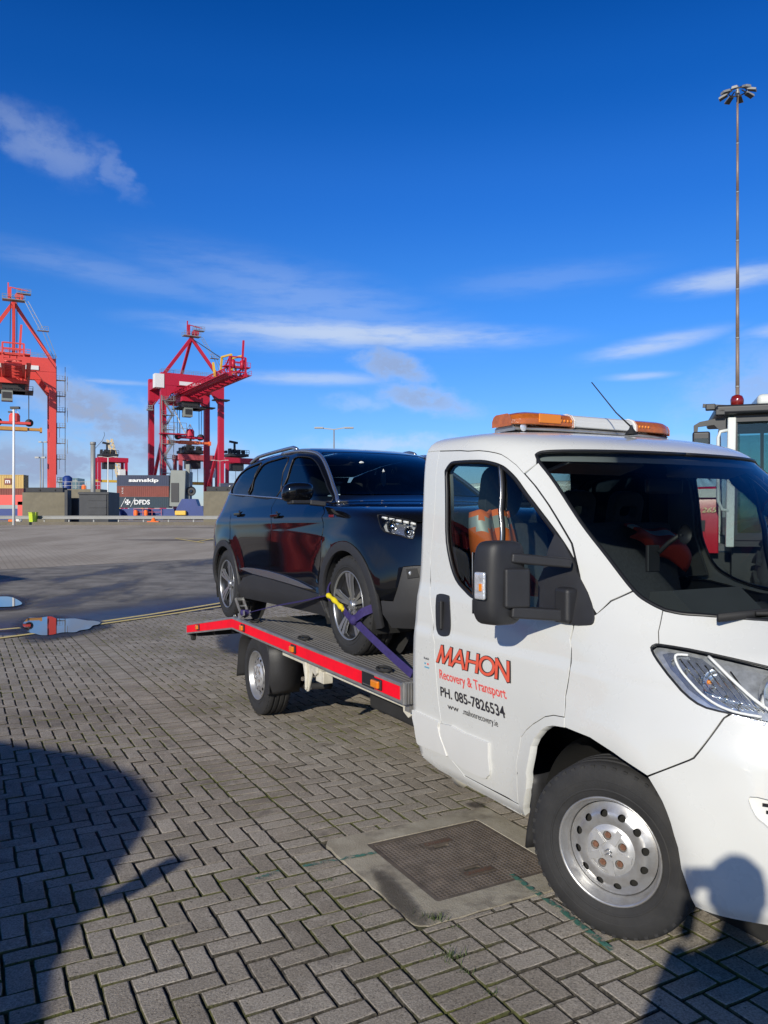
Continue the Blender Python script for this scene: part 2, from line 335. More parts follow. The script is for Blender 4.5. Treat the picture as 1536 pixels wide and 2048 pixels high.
# ---------- smooth lofted bodies ------------------------------------------------
class Loft:
    """plan-curve slices stacked by v; t 0..1 runs along the side, 1..2 round the corner to the centre line"""
    def __init__(s, rows, bump=None, rc=.05):
        r = np.array(rows, float); s.v = r[:, 0]; s.c = r[:, 1:]; s.bump = bump; s.rc = rc
        h = np.diff(s.v)[:, None]; d = np.diff(s.c, axis=0)/h
        m = np.zeros_like(s.c); m[0] = d[0]; m[-1] = d[-1]
        for i in range(1, len(s.v)-1):
            w1 = 2*h[i]+h[i-1]; w2 = h[i]+2*h[i-1]
            ok = d[i-1]*d[i] > 0
            with np.errstate(divide='ignore', invalid='ignore'):
                m[i] = np.where(ok, (w1+w2)/(w1/d[i-1]+w2/d[i]), 0)
        s.m = m
    def par(s, v):
        v = np.clip(v, s.v[0], s.v[-1]); i = np.clip(np.searchsorted(s.v, v)-1, 0, len(s.v)-2)
        h = (s.v[i+1]-s.v[i])[:, None]; u = ((v-s.v[i])/h[:, 0])[:, None]
        a = (1+2*u)*(1-u)**2; b = u*(1-u)**2; c = u*u*(3-2*u); d = u*u*(u-1)
        return a*s.c[i]+b*h*s.m[i]+c*s.c[i+1]+d*h*s.m[i+1]
    def __call__(s, t, v):
        t = np.atleast_1d(np.asarray(t, float)); v = np.atleast_1d(np.asarray(v, float))
        z, xr, hr, xs, hs, xf, k1, k2 = s.par(v).T
        ts = np.clip(t, 0, 1); xe = xr; xr = xr+s.rc; x0 = xr+(xs-xr)*ts; e = ts*ts; y0 = hr+(hs-hr)*e
        u = np.clip(t-1, 0, 1); slope = 2*(hs-hr)/(xs-xr)
        p1x = xs+k1*(xf-xs); p1y = hs+slope*k1*(xf-xs)
        b0 = (1-u)**3; b1 = 3*u*(1-u)**2; b2 = 3*u*u*(1-u); b3 = u**3
        x1 = b0*xs+b1*p1x+(b2+b3)*xf; y1 = b0*hs+b1*p1y+b2*hs*k2
        f = t <= 1; x = np.where(f, x0, x1); y = np.where(f, y0, y1)
        q = np.clip(-t, 0, 1); c0 = (1-q)**3; c1 = 3*q*(1-q)**2; c2 = 3*q*q*(1-q); c3 = q**3
        g = t < 0; x = np.where(g, c0*xr+c1*(xe+.3*s.rc)+(c2+c3)*xe, x); y = np.where(g, (c0+c1)*hr+c2*hr*.82, y)
        if s.bump is not None: x, y, z = s.bump(x, y, z, t)
        return np.stack([x, -y, z], -1)
    def nrm(s, t, v):
        e = 1e-3; t = np.atleast_1d(t); v = np.atleast_1d(v)
        a = s(np.clip(t+e, -1, 2), v)-s(np.clip(t-e, -1, 2), v); b = s(t, np.clip(v+e, s.v[0], s.v[-1]))-s(t, np.clip(v-e, s.v[0], s.v[-1]))
        n = np.cross(a, b); return n/np.maximum(np.linalg.norm(n, axis=-1, keepdims=True), 1e-9)
# cab of the recovery truck: v  z  xr  hr  xs  hs  xf  k1  k2
CAB_ROWS = [
 (0.28, 0.28,-1.40,0.965, 0.22,0.97, 0.88,.60,.70),
 (0.34, 0.34,-1.44,0.995, 0.22,1.00, 0.92,.60,.70),
 (0.58, 0.58,-1.47,1.020, 0.20,1.02, 0.96,.60,.70),
 (0.80, 0.80,-1.47,1.022, 0.10,1.02, 0.95,.60,.70),
 (0.98, 0.98,-1.47,1.018,-0.05,1.005,0.90,.60,.68),
 (1.12, 1.12,-1.47,1.010,-0.20,0.990,0.78,.60,.66),
 (1.20, 1.20,-1.47,1.003,-0.28,0.978,0.64,.60,.65),
 (1.29, 1.29,-1.47,0.985,-0.36,0.968,0.49,.60,.65),
 (1.50, 1.50,-1.47,0.972,-0.58,0.955,0.20,.60,.65),
 (1.75, 1.75,-1.47,0.962,-0.82,0.945,-.16,.60,.70),
 (1.94, 1.94,-1.47,0.950,-1.00,0.938,-.44,.60,.78),
 (2.00, 2.00,-1.47,0.938,-1.06,0.925,-.53,.60,.80),
 (2.05, 2.045,-1.465,0.905,-1.10,0.892,-.66,.60,.80),
 (2.10, 2.075,-1.455,0.84,-1.14,0.82,-.80,.60,.80),
 (2.16, 2.095,-1.44,0.68,-1.17,0.64,-.95,.60,.65),
 (2.24, 2.108,-1.42,0.40,-1.20,0.38,-1.05,.60,.65),
 (2.34, 2.112,-1.40,0.02,-1.24,0.02,-1.20,.60,.65)]
def cab_bump(x, y, z, t):
    r = np.hypot(x-0.02, z-.335)
    k = np.where(z < 1.15, 1, np.clip((1.3-z)/.15, 0, 1))*np.clip((y-.5)/.3, 0, 1)
    g = .022*np.exp(-((r-.44)/.10)**2)*k
    w = np.clip((z-1.14)/.05, 0, 1)*np.clip((1.27-z)/.04, 0, 1)*(t <= 1.2)
    cr = np.clip((1.045-z)/.035, 0, 1); cr = cr*cr*(3-2*cr)
    return x, y+g+.007*cr*np.clip((.55-x)/.4, 0, 1)*(z > .5), z
CAB = Loft(CAB_ROWS, cab_bump)

SUV_ROWS = [
 (0.22, .22,-3.45,.84, .25,.86, .78,.6,.75),
 (0.35, .35,-3.62,.895, .25,.895, .88,.6,.75),
 (0.60, .60,-3.70,.915, .20,.915, .92,.6,.75),
 (0.80, .80,-3.70,.918, .10,.912, .90,.6,.75),
 (0.92, .92,-3.68,.910, .00,.895, .84,.6,.75),
 (1.00, .995,-3.65,.895,-.15,.875, .70,.6,.75),
 (1.08, 1.05,-3.62,.880,-.45,.855, .30,.6,.75),
 (1.16, 1.09,-3.60,.865,-.75,.835,-.25,.6,.75),
 (1.20, 1.13,-3.58,.850,-.82,.825,-.40,.6,.72),
 (1.36, 1.30,-3.50,.795,-1.05,.775,-.72,.6,.70),
 (1.56, 1.50,-3.30,.725,-1.38,.705,-1.10,.6,.70),
 (1.63, 1.565,-3.18,.690,-1.52,.670,-1.28,.6,.70),
 (1.68, 1.61,-3.05,.630,-1.65,.61,-1.45,.6,.70),
 (1.74, 1.645,-2.85,.48,-1.80,.46,-1.68,.6,.70),
 (1.82, 1.655,-2.6,.02,-2.1,.02,-2.05,.6,.70)]
def suv_bump(x, y, z, t):
    k = np.clip((y-.4)/.3, 0, 1)
    g = 0
    for cx in (0, -2.84):
        r = np.hypot(x-cx, z-.36); g = g+.020*np.exp(-((r-.42)/.11)**2)
    g = g+.010*np.exp(-((z-.985)/.05)**2)-.005*np.exp(-((z-.62)/.16)**2)*np.exp(-((x+1.4)/.8)**4)
    return x, y+g*k, z
SUV = Loft(SUV_ROWS, suv_bump, rc=.55)
CP = {
 'door': [(0.34,1.997),(0.238,1.873),(0.149,1.602),(0.095,1.42),(0.104,1.252),(0.141,1.093),(0.145,1.011),(0.156,0.975),(0.151,0.943),(0.16,0.685),(0.173,0.584),(0.166,0.551),(0.189,0.406),(0.262,0.344),(0.535,0.345),(0.557,0.524),(0.567,0.57),(0.59,0.662),(0.619,0.701),(0.658,0.739),(0.724,0.79),(0.769,0.81),(0.817,0.818),(0.849,0.903),(0.903,0.984),(0.986,1.099),(1.043,1.192),(1.094,1.264),(1.143,1.326),(1.178,1.398),(1.235,1.526),(1.26,1.694),(1.267,1.784),(1.264,1.843),(1.261,1.886),(1.242,1.924),(1.222,1.945),(1.195,1.955),(1.146,1.966),(1.089,1.974),(0.842,1.985),(0.373,1.996)],
 'window': [(0.43,1.853),(0.468,1.889),(0.542,1.911),(0.605,1.921),(0.697,1.923),(0.903,1.921),(1.055,1.916),(1.125,1.903),(1.163,1.887),(1.182,1.867),(1.196,1.819),(1.195,1.74),(1.202,1.564),(1.194,1.456),(1.167,1.395),(1.118,1.323),(1.044,1.258),(0.901,1.219),(0.651,1.211),(0.485,1.242),(0.416,1.271),(0.346,1.323),(0.311,1.422),(0.316,1.574)],
 'corner': [(0.262,0.344),(0.189,0.406),(0.166,0.551),(0.173,0.584),(0.16,0.685),(0.151,0.943),(0.156,0.975),(0.145,1.011),(0.141,1.093),(0.104,1.252),(0.095,1.42),(0.149,1.602),(0.238,1.873),(0.34,1.997),(0.15,2.0),(0.0,2.0),(-1.0,2.0),(-1.0,0.33),(0.0,0.33),(0.0,0.32)],
 'roofedge': [(0.373,1.996),(0.373,1.996),(0.842,1.985),(1.089,1.974),(1.146,1.966),(1.195,1.955),(1.222,1.945),(1.242,1.924),(1.261,1.886),(1.264,1.843),(1.267,1.784),(1.26,1.694),(1.235,1.526),(1.268,1.847),(1.366,1.89),(1.41,1.94)],
 'apillar': [(1.366,1.89),(1.264,1.843),(1.267,1.784),(1.26,1.694),(1.235,1.526),(1.178,1.398),(1.143,1.326),(1.143,1.246),(1.226,1.302),(1.323,1.345)],
 'wsl': [(1.41,1.94),(1.389,1.897),(1.378,1.832),(1.336,1.625),(1.329,1.475),(1.328,1.347),(1.347,1.305),(1.374,1.281)],
 'wsb': [(1.374,1.281),(1.414,1.272),(1.466,1.27),(1.547,1.265),(1.627,1.258)],
 'fender': [(1.043,1.192),(0.986,1.099),(0.903,0.984),(0.849,0.903),(0.817,0.818),(0.81,0.781),(0.91,0.777),(0.982,0.75),(1.051,0.72),(1.076,0.709),(1.206,0.795),(1.219,0.805),(1.331,0.948),(1.349,0.963),(1.297,0.972),(1.266,0.996),(1.246,1.042),(1.239,1.082),(1.237,1.123),(1.244,1.147),(1.275,1.162),(1.302,1.204),(1.364,1.276),(1.374,1.281),(1.347,1.305),(1.323,1.345),(1.226,1.302),(1.143,1.246)],
 'bumper': [(1.349,0.963),(1.331,0.948),(1.219,0.805),(1.206,0.795),(1.076,0.709),(1.102,0.639),(1.117,0.573),(1.129,0.492),(1.132,0.418),(1.15,0.359),(1.165,0.3),(1.171,0.283)],
 'headtop': [(1.244,1.147),(1.26,1.158),(1.276,1.161),(1.346,1.155),(1.429,1.138),(1.502,1.118)],
 'headbot': [(1.428,0.949),(1.391,0.956),(1.35,0.964),(1.297,0.972),(1.266,0.996),(1.246,1.042),(1.239,1.082),(1.237,1.123)],
 'bonnetside': [(1.275,1.162),(1.302,1.204),(1.364,1.276),(1.373,1.28)],
 'archrear': [(0.535,0.345),(0.557,0.524),(0.567,0.57),(0.59,0.662),(0.619,0.701),(0.658,0.739),(0.724,0.79),(0.769,0.81),(0.817,0.818),(0.81,0.781),(0.755,0.77),(0.725,0.755),(0.692,0.728),(0.655,0.683),(0.635,0.645),(0.609,0.523),(0.595,0.445),(0.523,0.288),(0.481,0.28)],
 'sill': [(0.0,0.32),(0.035,0.377),(0.189,0.406),(0.261,0.341),(0.533,0.34),(0.479,0.28),(0.249,0.286),(0.063,0.309)],
 'mould': [(0.177,0.574),(0.315,0.576),(0.42,0.578),(0.434,0.567),(0.421,0.445),(0.404,0.41),(0.368,0.39),(0.204,0.407)],
 'mouldrear': [(0.0,0.581),(0.165,0.577),(0.161,0.55),(0.185,0.411),(0.008,0.397),(0.0,0.404),(0.0,0.448)],
 'handle': [(0.171,1.211),(0.186,1.231),(0.215,1.237),(0.262,1.235),(0.284,1.22),(0.282,1.113),(0.268,1.05),(0.251,1.03),(0.208,1.022),(0.179,1.033),(0.167,1.072)],
 'vent': [(1.336,0.714),(1.354,0.711),(1.406,0.708),(1.395,0.611),(1.358,0.632),(1.337,0.658)],
 'mirrorbase': [(1.202,1.564),(1.194,1.456),(1.178,1.398),(1.167,1.328),(1.143,1.252),(1.118,1.21),(1.092,1.198),(1.031,1.191),(0.946,1.201),(0.892,1.23),(1.053,1.407)],
 'txt': [(0.199,0.975),(0.637,0.993),(0.164,0.879),(0.58,0.894),(0.182,0.853),(0.571,0.873),(0.179,0.766),(0.547,0.782),(0.176,0.762),(0.55,0.797),(0.218,0.685),(0.496,0.722)],
}
SP = {
 'belt': [(-0.021,1.333),(0.296,1.292),(0.662,1.24),(0.806,1.211),(1.058,1.178),(1.342,1.151)],
 'fdgap': [(1.159,1.171),(0.882,0.98),(0.84,0.806),(0.814,0.619),(0.791,0.435)],
 'mdgap': [(0.65,1.241),(0.606,1.158),(0.531,1.021),(0.493,0.757),(0.467,0.551),(0.449,0.362)],
 'rdgap': [(-0.008,1.324),(0.118,1.078),(0.155,0.822)],
 'win3': [(-0.032,1.34),(-0.167,1.441),(-0.183,1.517),(-0.035,1.581),(0.145,1.607),(0.274,1.61),(0.277,1.491),(0.292,1.299)],
 'win2': [(0.297,1.296),(0.285,1.403),(0.306,1.512),(0.367,1.593),(0.597,1.611),(0.849,1.604),(0.744,1.46),(0.662,1.248)],
 'win1': [(0.742,1.237),(0.799,1.406),(0.892,1.541),(0.975,1.586),(1.19,1.582),(1.295,1.567),(1.341,1.533),(1.355,1.478),(1.35,1.401),(1.34,1.297),(1.292,1.172)],
 'apil': [(1.224,1.642),(1.402,1.62),(1.449,1.582),(1.451,1.521),(1.437,1.423),(1.413,1.316),(1.398,1.223),(1.342,1.151)],
 'wsl': [(1.532,1.633),(1.485,1.537),(1.444,1.39),(1.426,1.291),(1.418,1.237)],
 'wsb': [(1.417,1.235),(1.609,1.229),(1.752,1.232),(1.879,1.235),(1.987,1.24)],
 'bonedge': [(1.309,1.131),(1.261,1.104),(1.281,1.056),(1.312,1.012),(1.355,0.979),(1.426,0.958),(1.504,0.936)],
 'head': [(1.294,0.975),(1.349,0.971),(1.419,0.948),(1.497,0.916),(1.474,0.864),(1.456,0.815),(1.385,0.837),(1.29,0.862),(1.268,0.907)],
 'strip': [(0.239,0.522),(0.268,0.537),(0.348,0.541),(0.467,0.531),(0.571,0.51),(0.668,0.477),(0.754,0.431),(0.695,0.431),(0.567,0.456),(0.464,0.473),(0.344,0.491)],
 'archf': [(0.806,0.498),(0.842,0.705),(0.879,0.777),(0.923,0.819),(0.954,0.835),(0.985,0.842),(1.026,0.832),(1.071,0.804),(1.143,0.686),(1.186,0.509),(1.202,0.33),(1.271,0.241)],
 'archfi': [(0.82,0.401),(0.847,0.54),(0.888,0.685),(0.92,0.736),(0.958,0.757),(0.988,0.757),(1.039,0.734),(1.093,0.64),(1.122,0.498),(1.136,0.318)],
 'lowbump': [(1.205,0.421),(1.291,0.419),(1.329,0.506),(1.376,0.639),(1.447,0.647),(1.439,0.245),(1.271,0.242)],
 'handles': [(0.23,1.086),(0.588,1.022)],
 'fog': [(1.414,0.598)],
 'plate': [(0.932,1.009)],
 'sillline': [(0.21,0.307),(0.513,0.333),(0.784,0.344)],
 'archr': [(0.167,0.308),(0.204,0.458),(0.186,0.65),(0.151,0.772),(0.096,0.836),(0.052,0.821),(0.007,0.742),(-0.045,0.609)],
}
# ---------------- ground ----------------
GY = np.array([-60, 0, 3, 6, 9, 12, 14.5, 18, 25, 35, 50, 66, 72, 90, 3000.]); GZ = np.array([0, 0, 0, -.052, -.105, -.15, -.172, -.155, -.03, .17, .55, .95, 1.02, 1.02, 1.02])
def gz(y): return float(np.interp(y, GY, GZ))
TH = rad(28.3); FWD = Vector((math.sin(TH), -math.cos(TH), 0)); LAT = Vector((math.cos(TH), math.sin(TH), 0)); TO = Vector((1.7405, 3.5229, 0)); TROT = -(PI/2-TH)
def tl(x, y, z=0.): return TO+FWD*x+LAT*y+Vector((0, 0, z))          # truck frame to world
def tinv(p): d = Vector(p)-TO; return d.dot(FWD), d.dot(LAT)
def ground_mat(name, build):
    m = bpy.data.materials.new(name); m.use_nodes = True; MATS[name] = m; build(m.node_tree, m.node_tree.nodes, m.node_tree.links, m.node_tree.nodes['Principled BSDF']); return m
def gnoise(t, n, l, scale, detail=5, rough=.6, src=None, sc3=None):
    q = n.new('ShaderNodeTexNoise'); q.inputs['Scale'].default_value = scale; q.inputs['Detail'].default_value = detail; q.inputs['Roughness'].default_value = rough
    g = n.new('ShaderNodeNewGeometry').outputs['Position']
    if sc3:
        mp = n.new('ShaderNodeMapping'); mp.inputs['Rotation'].default_value = (0, 0, sc3[1]); mp.inputs['Scale'].default_value = sc3[0]; l.new(g, mp.inputs[0]); g = mp.outputs[0]
    l.new(g, q.inputs[0]); return q.outputs['Fac']
def gmap(n, l, v, a, b, c, d):
    x = n.new('ShaderNodeMapRange'); x.interpolation_type = 'SMOOTHSTEP'; l.new(v, x.inputs[0])
    for i, q in enumerate((a, b, c, d)): x.inputs[i+1].default_value = q
    return x.outputs[0]
def gmix(n, l, f, a, b, bt='MIX'):
    x = n.new('ShaderNodeMix'); x.data_type = 'RGBA'; x.blend_type = bt
    for i, v in ((0, f), (6, a), (7, b)):
        if isinstance(v, (int, float)): x.inputs[i].default_value = v
        elif isinstance(v, tuple): x.inputs[i].default_value = (*v, 1)
        else: l.new(v, x.inputs[i])
    return x.outputs[2]
def gmul(n, l, a, b):
    x = n.new('ShaderNodeMath'); x.operation = 'MULTIPLY'
    for i, v in enumerate((a, b)):
        if isinstance(v, (int, float)): x.inputs[i].default_value = v
        else: l.new(v, x.inputs[i])
    return x.outputs[0]
def b_paver(t, n, l, b):
    at = n.new('ShaderNodeAttribute'); at.attribute_name = 'pc'; oi = n.new('ShaderNodeObjectInfo'); ad = n.new('ShaderNodeMath'); l.new(at.outputs['Fac'], ad.inputs[0]); l.new(oi.outputs['Random'], ad.inputs[1])
    fr = n.new('ShaderNodeMath'); fr.operation = 'FRACT'; l.new(ad.outputs[0], fr.inputs[0])
    base = gmix(n, l, fr.outputs[0], (.312, .275, .225), (.425, .382, .322))
    big = gmap(n, l, gnoise(t, n, l, .55, 6, .65), .40, .66, 0, .75); base = gmix(n, l, big, base, (.200, .172, .140))
    wear = gmap(n, l, gnoise(t, n, l, 9, 5, .7), .50, .74, 0, .55); base = gmix(n, l, wear, base, (.46, .415, .355))
    b.inputs['Specular IOR Level'].default_value = .15; sp = gmap(n, l, gnoise(t, n, l, 120, 3, .75), .34, .66, .70, 1.28); cg = n.new('ShaderNodeCombineColor'); [l.new(sp, cg.inputs[i]) for i in range(3)]
    base = gmix(n, l, 1.0, base, cg.outputs[0], 'MULTIPLY')
    pit = gmap(n, l, gnoise(t, n, l, 75, 2, .5), .66, .70, 0, .65); base = gmix(n, l, pit, base, (.03, .027, .024))
    st = gmap(n, l, gnoise(t, n, l, 2.3, 6, .65), .60, .72, 0, .7); base = gmix(n, l, st, base, (.12, .105, .095))
    mo = gmap(n, l, gnoise(t, n, l, 1.7, 5, .6), .60, .78, 0, .18); base = gmix(n, l, mo, base, (.09, .10, .05))
    l.new(base, b.inputs['Base Color']); b.inputs['Roughness'].default_value = .85
    bp = n.new('ShaderNodeBump'); bp.inputs['Strength'].default_value = .7; bp.inputs['Distance'].default_value = .005; l.new(gnoise(t, n, l, 130, 4, .7), bp.inputs['Height']); l.new(bp.outputs[0], b.inputs['Normal'])
ground_mat('paver', b_paver)
def b_joint(t, n, l, b):
    c = gmix(n, l, gmap(n, l, gnoise(t, n, l, 60, 4), .35, .65, 0, 1), (.040, .035, .027), (.100, .088, .068))
    c = gmix(n, l, gmap(n, l, gnoise(t, n, l, 1.1, 4), .44, .62, 0, .85), c, (.105, .115, .022)); c = gmix(n, l, gmap(n, l, gnoise(t, n, l, 45, 3), .5, .7, 0, .8), c, (.020, .018, .014))
    l.new(c, b.inputs['Base Color']); b.inputs['Roughness'].default_value = .95
    bp = n.new('ShaderNodeBump'); bp.inputs['Distance'].default_value = .006; l.new(gnoise(t, n, l, 150, 3), bp.inputs['Height']); l.new(bp.outputs[0], b.inputs['Normal'])
ground_mat('joint', b_joint)
def b_road(t, n, l, b):
    R45 = ((1, .22, 1), -rad(52)); c = gmix(n, l, gmap(n, l, gnoise(t, n, l, 1.2, 6, .65), .35, .65, 0, 1), (.22, .20, .170), (.36, .33, .285))
    c = gmix(n, l, gmap(n, l, gnoise(t, n, l, 160, 2), .3, .7, 0, .35), c, (.02, .02, .02))
    wet = gmap(n, l, gnoise(t, n, l, .42, 6, .62, sc3=((1, .30, 1), -rad(50))), .47, .58, 0, 1)
    pos = n.new('ShaderNodeSeparateXYZ'); l.new(n.new('ShaderNodeNewGeometry').outputs['Position'], pos.inputs[0])
    # distance behind the kerb line decides how wet the hollow is
    dd = n.new('ShaderNodeVectorMath'); dd.operation = 'DOT_PRODUCT'; l.new(n.new('ShaderNodeNewGeometry').outputs['Position'], dd.inputs[0]); dd.inputs[1].default_value = (-.830, .558, 0)
    low = gmap(n, l, dd.outputs['Value'], 14.6, 12.0, 0, 1); mx = n.new('ShaderNodeMath'); mx.operation = 'MAXIMUM'; l.new(gmul(n, l, wet, .62), mx.inputs[0]); l.new(low, mx.inputs[1]); wet = mx.outputs[0]
    c = gmix(n, l, wet, c, (.018, .018, .020)); l.new(c, b.inputs['Base Color'])
    b.inputs['Specular IOR Level'].default_value = .22; rg = gmap(n, l, wet, 0, 1, .9, .36); l.new(rg, b.inputs['Roughness'])
    bp = n.new('ShaderNodeBump'); bp.inputs['Strength'].default_value = .5; bp.inputs['Distance'].default_value = .004; l.new(gnoise(t, n, l, 120, 3), bp.inputs['Height']); l.new(bp.outputs[0], b.inputs['Normal'])
ground_mat('road', b_road)
def b_far(t, n, l, b):
    c = gmix(n, l, gmap(n, l, gnoise(t, n, l, .35, 6, .6, sc3=((1, .35, 1), -rad(50))), .35, .65, 0, 1), (.40, .345, .275), (.52, .455, .37))
    br = n.new('ShaderNodeTexBrick'); mp = n.new('ShaderNodeMapping'); mp.inputs['Rotation'].default_value = (0, 0, -TH); l.new(n.new('ShaderNodeNewGeometry').outputs['Position'], mp.inputs[0]); l.new(mp.outputs[0], br.inputs[0])
    br.inputs['Scale'].default_value = 1; br.inputs['Brick Width'].default_value = .42; br.inputs['Row Height'].default_value = .21; br.inputs['Mortar Size'].default_value = .018; br.inputs['Color1'].default_value = (.9, .9, .9, 1); br.inputs['Color2'].default_value = (1.1, 1.1, 1.1, 1); br.inputs['Mortar'].default_value = (.45, .45, .45, 1)
    c = gmix(n, l, .7, c, br.outputs[0], 'MULTIPLY')
    pos = n.new('ShaderNodeSeparateXYZ'); l.new(n.new('ShaderNodeNewGeometry').outputs['Position'], pos.inputs[0])
    st = gmap(n, l, gnoise(t, n, l, .16, 5, .6, sc3=((.16, 1, 1), rad(4))), .60, .66, 0, .85); c = gmix(n, l, st, c, (.14, .125, .11))  # long dark bands painted in for a shadow lying across the far yard
    l.new(c, b.inputs['Base Color']); b.inputs['Roughness'].default_value = .9; b.inputs['Specular IOR Level'].default_value = .06
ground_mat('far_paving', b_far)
def b_conc(t, n, l, b):
    c = gmix(n, l, gmap(n, l, gnoise(t, n, l, 6, 6, .65), .35, .65, 0, 1), (.34, .305, .235), (.46, .42, .335))
    c = gmix(n, l, gmap(n, l, gnoise(t, n, l, 2.6, 6, .65), .50, .66, 0, .85), c, (.14, .118, .095)); c = gmix(n, l, gmap(n, l, gnoise(t, n, l, 250, 2), .35, .65, 0, .5), c, (.22, .195, .15))
    l.new(c, b.inputs['Base Color']); b.inputs['Roughness'].default_value = .9; bp = n.new('ShaderNodeBump'); bp.inputs['Distance'].default_value = .004; l.new(gnoise(t, n, l, 130, 4), bp.inputs['Height']); l.new(bp.outputs[0], b.inputs['Normal'])
ground_mat('concrete_collar', b_conc)
mk('iron', (.155, .130, .108), .55, metal=.35, var=.3, vs=14, dirt=.5, dcol=(.20, .155, .12), dscale=8, bump=.3, bs=200)
def b_paint(base, thr):
    def f(t, n, l, b):
        b.inputs['Base Color'].default_value = (*base, 1); b.inputs['Roughness'].default_value = .8
        l.new(gmap(n, l, gnoise(t, n, l, 26, 5, .7), thr, thr+.14, 0, 1), b.inputs['Alpha'])
    return f
ground_mat('yellow_line', b_paint((.80, .62, .22), .24)); ground_mat('green_spray', b_paint((.06, .19, .145), .42))
def b_water(t, n, l, b):
    b.inputs['Base Color'].default_value = (.012, .012, .012, 1); b.inputs['Roughness'].default_value = .015; b.inputs['IOR'].default_value = 1.33; b.inputs['Specular IOR Level'].default_value = .9
ground_mat('water', b_water)
def sheet(name, poly, mat, dz, cell=1.5, kind='structure', parent=None):
    """flat-lying sheet over a world polygon that follows the fall of the yard"""
    lp = dens([tuple(p) for p in poly], cell); A = np.array(lp); lo, hi = A.min(0), A.max(0); gr = [(x, y) for x in np.arange(lo[0], hi[0], cell) for y in np.arange(lo[1], hi[1], cell)]
    vs, fs = tri2d([lp], gr, cell*.3); V = [(p[0], p[1], gz(p[1])+dz) for p in vs]; F = []
    for f in fs:
        a, b, c = (vs[i] for i in f); F.append(f if np.cross(b-a, c-a) > 0 else f[::-1])
    o = mesh(name, V, F, mat, parent, smooth=True)
    if kind and parent is None: o['kind'] = kind
    return o
# one base sheet out to the horizon
xs = [-2500, -600, -150, -60, -25, 0, 25, 60, 150, 600, 2500]; V = []; F = []
for y in GY: V += [(x, y, gz(y)-.06) for x in xs]
nx = len(xs)
for j in range(len(GY)-1): F += [(j*nx+i, j*nx+i+1, (j+1)*nx+i+1, (j+1)*nx+i) for i in range(nx-1)]
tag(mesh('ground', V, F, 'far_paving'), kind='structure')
NE0 = Vector((-5.77, 11.72)); ND = Vector((2.44, 3.63)).normalized()      # near edge of the asphalt strip
FE0 = Vector((-12.3, 25.0)); FD = Vector((5.8, 4.9)).normalized()         # far edge
p = lambda o, d, k: tuple(o+d*k)
sheet('road', [p(NE0, ND, -14), p(NE0, ND, 30), p(FE0, FD, 32), p(FE0, FD, -16)], 'road', -.012, 1.2)
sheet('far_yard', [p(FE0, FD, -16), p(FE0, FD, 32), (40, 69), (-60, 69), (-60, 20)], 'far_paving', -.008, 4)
# near paving: bed, blocks
bed_poly = [p(NE0, ND, -14), p(NE0, ND, 22), (6, 12), (4.2, 3.2), (3.2, 1.2), (-3.5, -1.5)]
bed = sheet('paving', bed_poly, 'joint', -.013, .5)
U = .0985
def paver_variant(L, W, rs):
    r = random.Random(rs); hx, hy = L/2-.0048, W/2-.0048; ring = []
    for (x, y) in ((-1, -1), (-.33, -1), (.33, -1), (1, -1), (1, 0), (1, 1), (.33, 1), (-.33, 1), (-1, 1), (-1, 0)): ring.append((x*hx+r.uniform(-.002, .002), y*hy+r.uniform(-.002, .002)))
    # nip the corners
    V = []; n = len(ring)
    for ins, z in ((.0055, 0), (.0022, -.0016), (.0, -.0055), (-.001, -.03)):
        for k, (x, y) in enumerate(ring):
            cr = 1.5 if k in (0, 3, 5, 8) else 1; V.append((x-math.copysign(min(abs(x), ins*(cr if abs(y) > hy*.8 else 1)), x), y-math.copysign(min(abs(y), ins*cr), y), z+(r.uniform(-.0007, .0007) if z == 0 else 0)))
    F = [tuple(range(n))]
    for a in range(3):
        for k in range(n): F.append((a*n+k, (a+1)*n+k, (a+1)*n+(k+1) % n, a*n+(k+1) % n))
    return V, F, [0]*(1+n)+[1]*(2*n)
PV = {}
def pv(L, W):
    k = (round(L, 3), round(W, 3))
    if k not in PV: PV[k] = [paver_variant(L, W, i) for i in range(10)]
    return PV[k]
MH = (-1.38, -.40, -1.608, -.572)                                      # concrete collar in the truck frame
B0, B1, B2 = -1.80, -1.598, -1.45                                      # two soldier courses run along the yard
blocks = []                                                             # (x, y, ang, L, W) in truck frame
def clash(x0, x1, y0, y1): return x1 > MH[0]+.004 and x0 < MH[1]-.004 and y1 > MH[2]+.004 and y0 < MH[3]-.004
def addblk(x0, x1, y0, y1):
    if clash(x0, x1, y0, y1):
        # cut the block back to the collar
        opts = [(x0, min(x1, MH[0]), y0, y1), (max(x0, MH[1]), x1, y0, y1), (x0, x1, y0, min(y1, MH[2])), (x0, x1, max(y0, MH[3]), y1)]
        opts = [q for q in opts if q[1]-q[0] > .035 and q[3]-q[2] > .035]
        if not opts: return
        x0, x1, y0, y1 = max(opts, key=lambda q: (q[1]-q[0])*(q[3]-q[2]))
    dx, dy = x1-x0, y1-y0
    blocks.append(((x0+x1)/2, (y0+y1)/2, dx, dy))
def clipadd(x0, x1, y0, y1, ya, yb):
    a, b = max(y0, ya), min(y1, yb)
    if b-a > .03: addblk(x0, x1, a, b)
def inside(x, y):
    q = tl(x, y); return q
for side, (ya, yb, oy) in (('a', (-16, B0, B0)), ('b', (B2, 4.0, B2))):
    for i in range(-182, 42):
        for j in range(-150, 64):
            k = (i-j) % 4; x0 = i*U+(.03 if side == 'b' else 0); y0 = oy+j*U
            if k == 0: clipadd(x0, x0+2*U, y0, y0+U, ya, yb)
            elif k == 3: clipadd(x0, x0+U, y0, y0+2*U, ya, yb)
for i in range(-182, 42): addblk(i*U, i*U+U, B0, B1); addblk(i*U+.04, i*U+U+.04, B1, B2)
keep = []
be = np.array(bed_poly)
